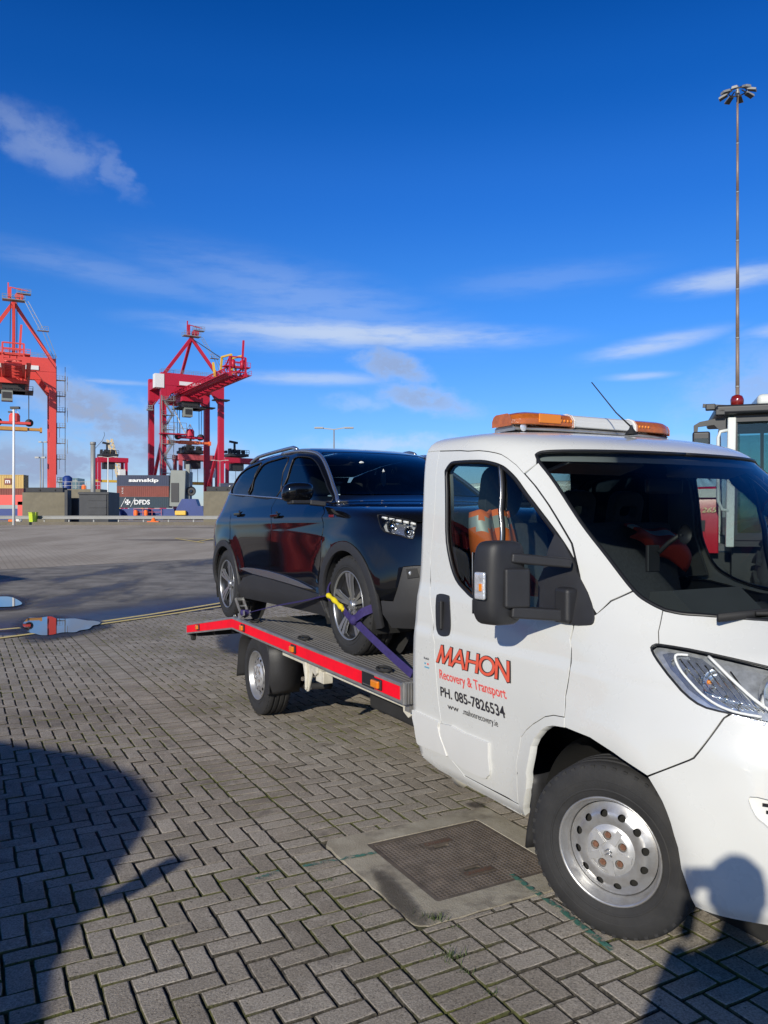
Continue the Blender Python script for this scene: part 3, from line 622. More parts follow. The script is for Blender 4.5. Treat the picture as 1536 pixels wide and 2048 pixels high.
W_ = np.array([tuple(tl(b[0], b[1]))[:2] for b in blocks]); ins = inpoly(W_, bed_poly)
for b, q, ok in zip(blocks, W_, ins):
    if not ok: continue
    X, Y = q
    if Y < 1.9 or X < -.58*Y-1.5 or X > .58*Y+1.4: continue
    keep.append((Y, b, X))
keep.sort(key=lambda k: k[0])
vis = []; rest = []
for Y, b, X in keep:
    inview = abs(X) < .50*Y and Y > 2.35 and not (b[1] > -.5 and b[0] > -1.6)
    (vis if inview and len(vis) < 300 else rest).append((Y, b, X))
mcache = {}
def blk_xform(b, Y):
    r = random.Random(int(b[0]*1000)*7919+int(b[1]*1000)); a = r.uniform(-.018, .018); tx, ty = r.uniform(-.016, .016), r.uniform(-.012, .012)
    dip = -.006*math.exp(-(((b[0]+2.0)/.6)**2+((b[1]+1.62)/.35)**2))+.002*math.sin(b[0]*1.7+b[1])
    return r, a+r.uniform(-.006, .006), tx, ty, dip+r.uniform(-.0025, .0025)
for Y, b, X in vis:
    r, a, tx, ty, dz = blk_xform(b, Y); L, W, rot = (b[2], b[3], 0) if b[2] >= b[3] else (b[3], b[2], PI/2); vi = r.randrange(10); key = (round(L, 2), round(W, 2), vi)
    if key not in mcache:
        vv, ff, fm_ = pv(round(L, 2) if abs(L-2*U) > .004 else 2*U, round(W, 2) if abs(W-U) > .004 else U)[vi]; me = bpy.data.meshes.new('paver'); me.from_pydata(vv, [], ff); me.materials.append(M('paver')); me.materials.append(M('joint')); me.polygons.foreach_set('material_index', fm_); mcache[key] = me
    o = bpy.data.objects.new('paver', mcache[key]); C.objects.link(o); o.parent = bed; q = tl(b[0], b[1]); o.location = (q.x, q.y, gz(q.y)+dz); o.rotation_euler = (tx+math.atan((gz(q.y+.1)-gz(q.y-.1))/.2)*0, ty, TROT+rot+a)
V = []; F = []; PC = []; FM = []
for Y, b, X in rest:
    r, a, tx, ty, dz = blk_xform(b, Y); L, W, rot = (b[2], b[3], 0) if b[2] >= b[3] else (b[3], b[2], PI/2); vv, ff, fm_ = pv(round(L, 3), round(W, 3))[r.randrange(10)]; FM += fm_
    q = tl(b[0], b[1]); Mx = Matrix.Translation((q.x, q.y, gz(q.y)+dz)) @ Matrix.Rotation(TROT+rot+a, 4, 'Z') @ Matrix.Rotation(tx, 4, 'X') @ Matrix.Rotation(ty, 4, 'Y'); k = len(V); c = r.random()
    V += [tuple(Mx @ Vector(v)) for v in vv]; F += [tuple(i+k for i in f) for f in ff]; PC += [c]*len(vv)
fo = mesh('paver_field', V, F, None, bed, mats=['paver', 'joint'], fmat=FM); fo['kind'] = 'stuff'; at = fo.data.attributes.new('pc', 'FLOAT', 'POINT'); at.data.foreach_set('value', PC)
# manhole: concrete collar, iron cover
mh = empty('manhole', tl(0, 0, 0), TROT, 'square cast iron manhole cover in a stained concrete collar by the front wheel', 'manhole')
cx0, cx1, cy0, cy1 = -1.235, -.565, -1.412, -.735
def rrect(x0, x1, y0, y1, r, n=5, jit=0):
    out = []
    for cx, cy, a0 in ((x1-r, y1-r, 0), (x0+r, y1-r, PI/2), (x0+r, y0+r, PI), (x1-r, y0+r, 1.5*PI)):
        for k in range(n+1): a = a0+PI/2*k/n; out.append((cx+r*math.cos(a), cy+r*math.sin(a)))
    return out
def slab(name, outer, holes, z1, z0, mat, parent, jit=0, step=.05, zf=None):
    loops = [dens(outer, step)]+[dens(h, step) for h in holes]
    if jit: loops[0] = [(x+random.uniform(-jit, jit), y+random.uniform(-jit, jit)) for x, y in loops[0]]
    vs, fs = tri2d(loops, [], 0); V = [(p[0], p[1], z1) for p in vs]; F = [f if np.cross(vs[f[1]]-vs[f[0]], vs[f[2]]-vs[f[0]]) > 0 else f[::-1] for f in fs]; k = len(V)
    cnt = set((f[i], f[(i+1) % 3]) for f in F for i in range(3)); V += [(p[0], p[1], z0) for p in vs]
    for i, j in [e for e in cnt if (e[1], e[0]) not in cnt]: F.append((j, i, i+k, j+k))
    return mesh(name, V, F, mat, parent)
g0 = gz(3.9)
col = slab('concrete_collar', rrect(MH[0]+.012, MH[1]-.012, MH[2]+.012, MH[3]-.012, .05, 4), [rrect(cx0, cx1, cy0, cy1, .01, 1)], g0+.004, -.09, 'concrete_collar', mh, jit=.005)
bevel(col, .003)
fr = slab('iron_frame', rrect(cx0+.001, cx1-.001, cy0+.001, cy1-.001, .01, 1), [rrect(cx0+.022, cx1-.022, cy0+.022, cy1-.022, .008, 1)], g0+.001, -.09, 'iron', mh)
kx0, kx1, ky0, ky1 = cx0+.026, cx1-.026, cy0+.026, cy1-.026; kxm = (kx0+kx1)/2; kym = (ky0+ky1)/2
keyh = [rrect(kxm-.165, kxm-.135, kym-.055, kym+.035, .01, 2), rrect(kxm+.115, kxm+.145, kym-.06, kym+.03, .01, 2)]
pl = slab('cover_plate', rrect(kx0, kx1, ky0, ky1, .008, 1), keyh, g0-.004, -.05, 'iron', mh)
boxo('keyhole_floor', (kxm, kym, g0-.05), (.6, .6, .004), 'dark_hole', mh)
badges = [(kxm-.215, kxm-.17, kym-.09, kym+.08), (kxm+.15, kxm+.195, kym-.095, kym+.075)]
T = MB(); np_ = 30
for i in range(np_):
    for j in range(np_):
        x = kx0+(i+.5)*(kx1-kx0)/np_; y = ky0+(j+.5)*(ky1-ky0)/np_
        if any(b[0]-.008 < x < b[1]+.008 and b[2]-.008 < y < b[3]+.008 for b in badges) or any(q[0][0]-.05 < x < q[0][0]+.02 and abs(y-q[0][1]+.045) < .06 for q in [(h[0], 0) for h in keyh]): continue
        h = .0068; a, c = .0085, .0052; z0, z1 = g0-.0045, g0-.0045+.005
        T.add([(x-a, y-a, z0), (x+a, y-a, z0), (x+a, y+a, z0), (x-a, y+a, z0), (x-c, y-c, z1), (x+c, y-c, z1), (x+c, y+c, z1), (x-c, y+c, z1)], [(4, 5, 6, 7), (0, 1, 5, 4), (1, 2, 6, 5), (2, 3, 7, 6), (3, 0, 4, 7)])
tr = T.obj('tread_stud', 'iron', mh); tr['kind'] = 'stuff'
for b in badges:
    q = boxo('name_plate', ((b[0]+b[1])/2, (b[2]+b[3])/2, g0-.003), (b[1]-b[0], b[3]-b[2], .004), 'iron', mh)
    text_obj('lettering', 'CAVANAGH', 'rust', mh, (b[1]-.006, b[2]+.01, g0-.001), (0, 1, 0), (-1, 0, 0), b[3]-b[2]-.02, b[1]-b[0]-.012, offset=.01, lift=.0015)
# puddles, yellow lines, spray marks
def blob(name, pts, mat, dz, n=5): 
    q = catmull(pts, n); zc = gz(sum(p_[1] for p_ in pts)/len(pts)); loops = [[tuple(x) for x in q]]; vs, fs = tri2d(loops, [], 0); zz = max(gz(p_[1]) for p_ in pts)
    return mesh(name, [(p_[0], p_[1], zz+dz) for p_ in vs], [f if np.cross(vs[f[1]]-vs[f[0]], vs[f[2]]-vs[f[0]]) > 0 else f[::-1] for f in fs], mat)
def gp(px, py):
    """where a sight line from the photographer meets the yard"""
    d = Vector(((px-768)/1560, 1, -(py-1034)/1560)); lo, hi = 1., 200.
    for _ in range(50):
        m = (lo+hi)/2
        if 1.64+d.z*m > gz(m): lo = m
        else: hi = m
    return (d.x*lo, lo)
def b_wet(t, n, l, b):
    b.inputs['Base Color'].default_value = (.035, .032, .028, 1); b.inputs['Roughness'].default_value = .5; b.inputs['Specular IOR Level'].default_value = .3; at = n.new('ShaderNodeAttribute'); at.attribute_name = 'fade'; ad = n.new('ShaderNodeMath'); l.new(gnoise(t, n, l, 2.4, 6, .7), ad.inputs[0]); l.new(at.outputs['Fac'], ad.inputs[1]); l.new(gmap(n, l, ad.outputs[0], .72, 1.25, 0, .75), b.inputs['Alpha'])
ground_mat('wet_ground', b_wet)
def wet_patch(pts):
    q = [np.array(a) for a in catmull(pts, 5)]; c = sum(q)/len(q); n_ = len(q); V = []; F = []; fd = []
    for s_, f_ in ((1.12, 0), (.85, .45), (.5, .8)):
        for a in q: w_ = c+(a-c)*s_; V.append((w_[0], w_[1], gz(w_[1])+.0075)); fd.append(f_)
    V.append((c[0], c[1], gz(c[1])+.0075)); fd.append(.8)
    for r_ in range(2): F += [(r_*n_+k, r_*n_+(k+1) % n_, (r_+1)*n_+(k+1) % n_, (r_+1)*n_+k) for k in range(n_)]
    F += [(2*n_+k, 2*n_+(k+1) % n_, 3*n_) for k in range(n_)]
    o = mesh('wet_patch', V, F, 'wet_ground'); a_ = o.data.attributes.new('fade', 'FLOAT', 'POINT'); a_.data.foreach_set('value', fd); return tag(o, kind='structure')
for pts in (((10, 1252), (40, 1236), (100, 1229), (170, 1236), (235, 1243), (232, 1255), (190, 1268), (130, 1282), (70, 1290), (20, 1280)), ((-90, 1202), (0, 1187), (50, 1192), (70, 1208), (40, 1222), (-90, 1226)), ((440, 1262), (520, 1268), (560, 1290), (500, 1312), (430, 1300))): wet_patch([gp(*q) for q in pts])
def b_stain(t, n, l, b):
    b.inputs['Base Color'].default_value = (.07, .06, .05, 1); b.inputs['Roughness'].default_value = .9; at = n.new('ShaderNodeAttribute'); at.attribute_name = 'fade'; ad = n.new('ShaderNodeMath'); l.new(gnoise(t, n, l, 16, 6, .75), ad.inputs[0]); l.new(at.outputs['Fac'], ad.inputs[1]); l.new(gmap(n, l, ad.outputs[0], .62, 1.35, 0, .62), b.inputs['Alpha'])
ground_mat('old_stain', b_stain)
for pts in (((735, 1735), (770, 1745), (800, 1770), (838, 1815), (858, 1850), (838, 1860), (800, 1840), (762, 1800), (748, 1765)), ((930, 1609), (955, 1605), (975, 1613), (950, 1620))):
    o = wet_patch([gp(*q) for q in pts]); o.name = 'stain'; o.data.materials.clear(); o.data.materials.append(M('old_stain'))
tag(blob('puddle', [gp(*q) for q in ((46, 1250), (52, 1243), (60, 1238), (78, 1239), (100, 1236.5), (112, 1240), (128, 1241), (150, 1240.5), (172, 1244), (190, 1245), (201, 1248), (196, 1252), (186, 1254), (178, 1260), (160, 1263), (150, 1266.5), (125, 1267), (104, 1271), (84, 1272), (70, 1269), (56, 1266), (57, 1260), (47, 1256))], 'water', .012), kind='structure')
tag(blob('puddle', [gp(*q) for q in ((-60, 1198), (0, 1194), (25, 1196), (44, 1208), (30, 1214), (0, 1216), (-60, 1215))], 'water', .012), kind='structure')
def stripe(name, pts, w, mat, dz=.013):
    P = [Vector(q) for q in pts]; lp = []; rp = []
    for i, q in enumerate(P):
        d = (P[min(i+1, len(P)-1)]-P[max(i-1, 0)]).normalized(); n_ = Vector((-d.y, d.x)); lp.append(q+n_*w/2); rp.append(q-n_*w/2)
    V = [(q.x, q.y, gz(q.y)+dz) for q in lp+rp]; n_ = len(P); return mesh(name, V, [(n_+i, n_+i+1, i+1, i) for i in range(n_-1)], mat)
def pline(a, b, n=24): a, b = Vector(a), Vector(b); return [a+(b-a)*k/n for k in range(n+1)]
for a, b in ((gp(-200, 1305), gp(480, 1207)), (gp(205, 1244), gp(520, 1194))): tag(stripe('yellow_line', pline(a, b), .12, 'yellow_line'), kind='structure')
tag(stripe('yellow_line', pline(gp(-200, 1278), gp(40, 1257), 10), .12, 'yellow_line'), kind='structure')
for q in (((350, 1076), (412, 1078)), ((350, 1077), (408, 1086)), ((392, 1084), (440, 1075))): tag(stripe('yellow_line', pline(gp(*q[0]), gp(*q[1]), 6), .16, 'yellow_line'), kind='structure')
for q in (((512, 1762), (560, 1745)), ((605, 1735), (752, 1708)), ((1022, 1752), (1120, 1822)), ((1120, 1822), (1225, 1905))): tag(stripe('green_spray_mark', pline(gp(*q[0]), gp(*q[1]), 10), .028, 'green_spray', .0085), kind='structure')
mk('grass', (.060, .085, .022), .7, var=.4, vs=60); mk('moss', (.095, .11, .022), .95, var=.4, vs=70, bump=.6, bs=200)
gb = MB()
for (px, py, n_, s) in ((868, 1835, 60, 1), (905, 1855, 30, .6), (900, 1912, 70, 1.2), (930, 1945, 26, .8), (985, 1985, 24, .6), (660, 1760, 26, .7), (720, 1830, 20, .6), (1380, 1815, 60, .9), (240, 1620, 20, .5), (960, 1845, 20, .5), (625, 1650, 24, .5), (345, 1640, 18, .5), (370, 1700, 18, .5)):
    c = gp(px, py)
    for k in range(n_):
        a = random.uniform(0, 2*PI); r = abs(random.gauss(0, .022))*s; x, y = c[0]+r*math.cos(a)*1.6, c[1]+r*math.sin(a); h = random.uniform(.008, .026)*s; b_ = random.uniform(0, 2*PI); w_ = .0022; z = gz(y)-.006; lx, ly = math.cos(b_)*h*.7, math.sin(b_)*h*.7
        gb.add([(x-w_*math.sin(b_), y+w_*math.cos(b_), z), (x+w_*math.sin(b_), y-w_*math.cos(b_), z), (x+lx, y+ly, z+h)], [(0, 1, 2)])
tag(gb.obj('weeds', 'grass'), 'sparse green weeds and grass growing in the paving joints', 'weeds', kind='stuff')
mb = MB()
for _ in range(2600):
    b = blocks[random.randrange(len(blocks))]; q = tl(b[0], b[1])
    if not (2.3 < q.y < 6.5 and abs(q.x) < .5*q.y and b[1] < -.4): continue
    if math.sin(q.x*2.3+1)+math.sin(q.y*2.1) < .2: continue
    e = random.choice((0, 1)); u = random.uniform(-.5, .5); x, y = (b[0]+u*b[2], b[1]+random.choice((-.5, .5))*b[3]) if e else (b[0]+random.choice((-.5, .5))*b[2], b[1]+u*b[3])
    if clash(x-.01, x+.01, y-.01, y+.01): continue
    q = tl(x, y); r = random.uniform(.004, .009); mb.add([(q.x+r*math.cos(k*PI/3), q.y+r*math.sin(k*PI/3), gz(q.y)-.013) for k in range(6)]+[(q.x, q.y, gz(q.y)-.013+r*.8)], [(k, (k+1) % 6, 6) for k in range(6)])
tag(mb.obj('moss', 'moss', None, True), 'dark green moss cushions along the joints between the pavers', 'moss', kind='stuff')
# ---------------- recovery truck ----------------
truck = empty('recovery_truck', TO, TROT, 'white flatbed recovery truck with red side boards carrying a black car', 'truck')
Lc = lambda k: list(CP[k])
GAPIN = .0035
def shrink(poly, d, ks=(1.5, 1.15)):
    """pull an outline in by d so that neighbouring panels leave a shut line"""
    a, b = ks; f = lambda q: (q[0]*a if q[0] <= 1 else a+(q[0]-1)*b); P = [np.array((f(q), q[1])) for q in poly]; n = len(P); out = []
    area = sum(P[i][0]*P[(i+1) % n][1]-P[(i+1) % n][0]*P[i][1] for i in range(n)); sg = 1 if area > 0 else -1
    for i in range(n):
        e1 = P[i]-P[i-1]; e2 = P[(i+1) % n]-P[i]; l1, l2 = np.hypot(*e1), np.hypot(*e2)
        if l1 < 1e-6 or l2 < 1e-6: continue
        n1 = np.array((-e1[1], e1[0]))/l1*sg; n2 = np.array((-e2[1], e2[0]))/l2*sg; m = n1+n2; k = np.hypot(*m)
        m = m/k if k > .2 else n1; q = P[i]+m*d/max(.5, float(m @ n1)); x = q[0]; out.append((x/a if x <= a else 1+(x-a)/b, q[1]))
    return out
door_o = shrink(Lc('door'), GAPIN); win_o = catmull(Lc('window'), 3)
doors = panel(CAB, 'door', door_o, 'white_paint', truck, [win_o], mirror='copy', step=.035)
tag(doors[0], 'white driver door with red and black lettering')
def ring_tube(name, pts, r, mat, parent, n=6, off=0, S=None, closed=True):
    return MB().tube(surf_pts(S or CAB, pts, off), r, n, closed).obj(name, mat, parent, True)
for dr, sg in ((doors[0], 1), (doors[1], -1)):
    gl = panel(CAB, 'window', win_o, 'cab_glass', dr, off=-.008, skirt=0, step=.06)
    se = ring_tube('window_seal', win_o, .011, 'seal', dr, 6, -.001)
    # division bar of the quarter light
    bb = MB(); a = [(1.165, 1.886), (1.065, 1.745), (.95, 1.602), (.79, 1.437), (.655, 1.215)]; P = surf_pts(CAB, catmull(a, 4, False), .0)
    bb.tube(P, .015, 6); dv_ = bb.obj('division_bar', 'seal', dr, True); bs = MB().tube([(q[0]+.008, q[1]-.013, q[2]) for q in P], .0035, 5).obj('bar_highlight', 'silver_trim', dr, True)
    hn = panel(CAB, 'handle_pocket', catmull(Lc('handle'), 3), 'black_plastic', dr, off=.004, step=.03)
    hb = MB(); hp = CAB([.215], [1.13])[0]; hb.box((hp[0]+.004, hp[1]-.012, 1.13), (.030, .02, .15)); hb = hb.obj('handle_grip', 'black_plastic', dr); bevel(hb, .008, 3)
    md = panel(CAB, 'side_moulding', catmull(Lc('mould'), 2), 'white_plastic', dr, off=.012, skirt=.014, step=.05)
    if sg < 0:
        for o in (gl, se, dv_, bs, hn, hb, md): mirror_obj(o); bpy.data.objects.remove(o)
cor = [(max(a, -.42), b) for a, b in Lc('corner')]; panel(CAB, 'rear_corner_panel', shrink(cor[:-1], .002)[:-0 or None], 'white_paint', truck, mirror='copy', step=.045)
panel(CAB, 'side_moulding', Lc('mouldrear'), 'white_plastic', truck, off=.012, skirt=.014, mirror='copy', step=.05)
re_ = Lc('roofedge'); re_ = re_[1:10]+[(1.268, 1.847), (1.366, 1.89), (1.41, 1.938)]
wst = [(1.41, 1.938), (1.45, 1.951), (1.55, 1.956), (1.75, 1.958), (2, 1.959)]
roof = panel(CAB, 'roof', shrink([(-1, 2.0)]+[(0, 2.0), (.15, 2.0)]+re_[:-1]+wst+[(2, 2.335), (-1, 2.335)], .0015)[:0] or [(-1, 2.0), (0, 2.003), (.15, 2.003)]+[(a, b+.003) for a, b in re_[:-1]]+wst+[(2, 2.335), (-1, 2.335)], 'white_paint', truck, mirror='merge', step=.03)
ap = [(1.366, 1.888)]+[(1.27, 1.843), (1.273, 1.784), (1.266, 1.694), (1.241, 1.526), (1.184, 1.398), (1.149, 1.326), (1.149, 1.250), (1.226, 1.305), (1.323, 1.348)]+[(q[0]-.004, q[1]) for q in Lc('wsl')[1:6][::-1]]
panel(CAB, 'windscreen_pillar', ap, 'white_paint', truck, mirror='copy', step=.03)
ws = Lc('wsl')[::-1][:0]+[(1.41, 1.936)]+Lc('wsl')[1:]+Lc('wsb')[1:]+[(1.8, 1.250), (2, 1.247), (2, 1.955)]+wst[1:-1][::-1]
wsc = panel(CAB, 'windscreen', [(a, b-.002 if b > 1.93 else b) for a, b in ws], 'screen_glass', truck, off=-.006, skirt=0, mirror='merge', step=.05)
we = catmull(Lc('wsl'), 4, False); wb = catmull(Lc('wsb')+[(1.8, 1.250), (2, 1.247)], 3, False); wtp = catmull(wst, 4, False)
sp_ = surf_pts(CAB, [q for q in wtp[::-1]]+we[1:]+wb[1:], -.003); sp2 = [(q[0], -q[1], q[2]) for q in sp_]
MB().tube(sp_, .009, 6).tube(sp2, .009, 6).obj('windscreen_seal', 'seal', wsc, True)
panel(CAB, 'front_wing', shrink([q for q in Lc('fender')], .0028), 'white_paint', truck, mirror='copy', step=.03)
bp_ = Lc('bumper')[:-2]+[(1.166, .288), (1.25, .285), (1.4, .285), (1.7, .285), (2, .285), (2, .90), (1.8, .905), (1.6, .925), (1.428, .945)]
vent_o = [(1.336, .714), (1.42, .708), (1.56, .70), (1.60, .66), (1.56, .60), (1.395, .611), (1.358, .632), (1.337, .658)]
bumper = panel(CAB, 'bumper', [(1.3505, .9605), (1.3325, .9465), (1.2208, .8033), (1.2066, .7930), (1.0775, .7072)]+bp_[5:], 'white_paint', truck, [catmull(vent_o, 3)], mirror='merge', step=.035, skirt=.03)
pv_ = panel(CAB, 'fog_vent_backing', catmull([(a, b) for a, b in vent_o], 3), 'white_plastic', bumper, off=-.03, skirt=0, mirror='copy', step=.05)
for k in range(4):
    zz = .69-.022*k
    for sg in (1, -1):
        o = MB().tube([(q[0], sg*q[1], q[2]) for q in surf_pts(CAB, [(1.362+.006*k, zz), (1.45, zz-.002), (1.55, zz-.004)], -.024)], .006, 5).obj('vent_slat', 'black_matt', bumper, True)
ht = Lc('headtop'); hbm = Lc('headbot')
hl_o = ht+[(1.60, 1.088), (1.70, 1.055), (1.74, 1.01), (1.72, .965), (1.6, .925)]+hbm
bon = Lc('bonnetside')[::-1]+[(1.346, 1.157), (1.429, 1.140), (1.502, 1.120), (1.60, 1.092), (1.70, 1.060), (1.85, 1.04), (2, 1.035), (2, 1.243), (1.8, 1.246), (1.627, 1.254), (1.547, 1.261), (1.466, 1.266), (1.414, 1.268)]
panel(CAB, 'bonnet', shrink(bon, .0025)[:0] or bon, 'white_paint', truck, mirror='merge', step=.035)
panel(CAB, 'grille', [(1.745, 1.01), (1.72, .965), (1.62, .928), (1.8, .91), (2, .905), (2, 1.03), (1.85, 1.033), (1.72, 1.05)], 'black_plastic', truck, mirror='merge', step=.05, off=-.01)
# headlights: bowl, reflectors, light guide, clear cover
for sg in (1, -1):
    hs = hl_o; made = []
    hd = panel(CAB, 'headlight', hs, 'lamp_base', truck, off=-.026, skirt=0, step=.05)
    made.append(panel(CAB, 'lens', hs, 'lamp_glass', hd, off=.002, skirt=0, step=.05))
    made.append(MB().tube(surf_pts(CAB, catmull(hs, 2), -.004), .0055, 6, True).obj('lamp_rim', 'seal', hd, True))
    made.append(panel(CAB, 'reflector', [(1.262, 1.135), (1.29, 1.145), (1.36, 1.135), (1.40, 1.05), (1.42, .965), (1.36, .968), (1.31, .985), (1.275, 1.03), (1.258, 1.09)], 'lamp_dark', hd, off=-.019, step=.04, skirt=.006))
    made.append(MB().tube(surf_pts(CAB, catmull([(1.33, 1.138), (1.295, 1.132), (1.283, 1.09), (1.292, 1.04), (1.318, .995), (1.36, .973), (1.42, .966)], 4, False), -.007), .0050, 6).obj('daylight_guide', 'sign_lit', hd, True))
    made.append(MB().tube(surf_pts(CAB, catmull([(1.38, 1.140), (1.395, 1.08), (1.42, 1.02), (1.455, .98), (1.52, .965), (1.60, .955)], 4, False), -.007), .0062, 6).obj('daylight_guide', 'sign_lit', hd, True))
    c = CAB([1.465], [1.055])[0]; n_ = CAB.nrm([1.465], [1.055])[0]; b_ = MB(); fw = Vector((1, 0, 0)); cv = Vector(c)-Vector(n_)*.036
    b_.lathe([(.005, -.03), (.036, -.025), (.060, -.005), (.072, .020), (.075, .024)], cv+Vector((.02, 0, 0)), 'x', 24); made.append(b_.obj('projector', 'chrome', hd, True))
    b_ = MB(); b_.lathe([(.001, .03), (.02, .026), (.034, .012), (.036, 0)], cv+Vector((.02, 0, 0)), 'x', 20); made.append(b_.obj('projector_lens', 'lamp_glass', hd, True))
    c = Vector(CAB([1.335], [1.06])[0])-Vector(CAB.nrm([1.335], [1.06])[0])*.016
    made.append(MB().lathe([(.004, -.012), (.030, -.004), (.046, .014)], c, 'x', 24).obj('indicator_bowl', 'chrome', hd, True)); made.append(MB().lathe([(.001, .010), (.006, .008), (.008, 0)], c, 'x', 12).obj('bulb', 'amber', hd, True))
    for k in range(7): made.append(MB().tube(surf_pts(CAB, [(1.30+.018*k, 1.125-.004*k), (1.315+.017*k, 1.03-.005*k), (1.36+.012*k, .985)], -.017), .0035, 4).obj('reflector_flute', 'chrome', hd, True))
    for k in range(6):
        c = Vector(CAB([1.275+.020*k], [1.11-.024*k])[0])-Vector(CAB.nrm([1.275+.020*k], [1.11-.024*k])[0])*.012; made.append(MB().lathe([(.003, -.004), (.010, 0), (.014, .006)], c, 'x', 10).obj('led_cell', 'chrome', hd, True))
    st = panel(CAB, 'chrome_strip', [(1.352, .962), (1.45, .944), (1.6, .925), (1.6, .912), (1.45, .93), (1.36, .950)], 'lamp_silver', truck, off=.006, step=.05)
    if sg < 0:
        q = mirror_obj(hd)
        for o in made: mirror_obj(o, q); bpy.data.objects.remove(o)
        bpy.data.objects.remove(hd); mirror_obj(st); bpy.data.objects.remove(st)
panel(CAB, 'arch_lip', Lc('archrear')[:-2]+[(.545, .30), (.52, .30)], 'white_paint', truck, mirror='copy', step=.03, skirt=.035)
panel(CAB, 'sill', [(0, .325), (.189, .402), (.259, .339), (.53, .339), (.515, .288), (.3, .285), (.063, .290)], 'white_paint', truck, mirror='copy', step=.04, skirt=.04)
# dark shell behind the shut lines, floor, bulkhead
ib = MB(); ib.bx(-1.40, -.47, -.94, .94, .34, .42); ib.bx(-.47, .3, -.50, .50, .34, .42); ib.obj('cab_floor', 'under', truck)
panel(CAB, 'door_lining', [(.02, .40), (.45, .42), (.62, .86), (.9, .9), (1.05, 1.20), (.6, 1.195), (.3, 1.25), (.02, 1.25)], 'interior', truck, off=-.035, skirt=.02, mirror='copy', step=.07)
panel(CAB, 'wing_liner', [(.86, .84), (1.0, .80), (1.2, .84), (1.3, .98), (1.2, 1.25), (1.08, 1.18)], 'under', truck, off=-.03, skirt=0, mirror='copy', step=.07)
panel(CAB, 'pillar_lining', [(.0, 1.25), (.30, 1.28), (.29, 1.55), (.42, 1.87), (.35, 1.985), (.0, 1.985)], 'interior_grey', truck, off=-.03, skirt=.02, mirror='copy', step=.08)
panel(CAB, 'roof_lining', [(-1, 1.985), (.8, 1.96), (1.1, 1.95), (1.3, 1.90), (1.42, 1.93), (2, 1.93), (2, 2.33), (-1, 2.33)], 'interior_grey', truck, off=-.035, skirt=0, mirror='merge', step=.08)
def plate(name, outer, holes, o, ux, uy, th, mat, parent, step=.08):
    loops = [dens(outer, step)]+[dens(h, step) for h in holes]; vs, fs = tri2d(loops, [], 0); o = np.array(o, float); ux = np.array(ux, float); uy = np.array(uy, float); n_ = np.cross(ux, uy); V = [o+ux*q[0]+uy*q[1] for q in vs]; F = [f if np.cross(vs[f[1]]-vs[f[0]], vs[f[2]]-vs[f[0]]) > 0 else f[::-1] for f in fs]; k = len(V)
    cnt = set((f[i], f[(i+1) % 3]) for f in F for i in range(3)); V += [q-n_*th for q in V]; F += [tuple(i+k for i in f[::-1]) for f in F]
    for i, j in [e for e in cnt if (e[1], e[0]) not in cnt]: F.append((j, i, i+k, j+k))
    return mesh(name, V, F, mat, parent)
bwin = rrect(-.78, .78, 1.46, 1.93, .06, 4)
plate('bulkhead', rrect(-.93, .93, .42, 1.99, .05, 3), [bwin], (-1.405, 0, 0), (0, 1, 0), (0, 0, 1), .02, 'interior', truck)
plate('cab_back', rrect(-.93, .93, .34, 2.0, .05, 3), [bwin], (-1.445, 0, 0), (0, -1, 0), (0, 0, 1), .012, 'white_paint', truck)
plate('rear_window', rrect(-.80, .80, 1.44, 1.945, .06, 4), [], (-1.428, 0, 0), (0, 1, 0), (0, 0, 1), .003, 'cab_glass', truck)
MB().bx(.05, .5, -.55, .55, .40, 1.0).obj('engine_block', 'under', truck)
# dashboard
db = MB(); prof = [(-.06, .75), (-.06, 1.08), (-.12, 1.18), (-.14, 1.235), (-.07, 1.25), (.12, 1.205), (.20, 1.15), (.20, .75)]
db.prism(prof, (0, -.70, 0), (1, 0, 0), (0, 0, 1), (0, 1.40, 0)); d_ = db.obj('dashboard', 'interior', truck); bevel(d_, .02, 2)
MB().prism([(-.14, 1.22), (-.12, 1.32), (.0, 1.335), (.12, 1.24)], (0, -.62, 0), (1, 0, 0), (0, 0, 1), (0, .42, 0)).obj('instrument_hood', 'interior', truck)
MB().prism([(-.14, 1.16), (-.13, 1.27), (-.06, 1.29), (.02, 1.24)], (0, .12, 0), (1, 0, 0), (0, 0, 1), (0, .36, 0)).obj('centre_console', 'interior', truck)
for k in range(4): MB().box((-.147, .17+.085*k, 1.215), (.012, .07, .07)).obj('air_vent', 'black_matt', truck)
swc = Vector((-.34, -.43, 1.14)); swn = Vector((-.55, 0, .84)).normalized(); e1 = Vector((0, 1, 0)); e2 = swn.cross(e1)
sw = MB().tube([swc+(e1*math.cos(a)+e2*math.sin(a))*.195 for a in [2*PI*k/28 for k in range(28)]], .016, 8, True); sw.bar(swc-e1*.19, swc+e1*.19, .05, .02, swn); sw.bar(swc, swc-e2*.19, .05, .02, swn); sw.cyl(swc, swc-swn*.25, .03); sw.obj('steering_wheel', 'interior', truck, True)
def seat(y, w, name='seat'):
    s_ = empty(name); s_.parent = truck; b_ = MB().box((-.92, y, .80), (.50, w, .16)); o = b_.obj('cushion', 'seat_fabric', s_); bevel(o, .04, 3)
    lean = rad(12); c = Vector((-1.20, y, 1.22)); R = Matrix.Rotation(-lean, 3, 'Y'); o = MB().box(c, (.14, w, .78), R).obj('backrest', 'seat_fabric', s_); bevel(o, .05, 3)
    return s_
def headrest(s_, y, z=1.655, hole=True):
    out = rrect(-.125, .125, -.15, .14, .08, 5)
    pl_ = plate('headrest', out, [rrect(-.07, .07, -.02, .05, .03, 4)] if hole else [], (-1.295, y, z), (0, 1, 0), (.2, 0, .98), .075, 'seat_fabric', s_, .04); bevel(pl_, .016, 3)
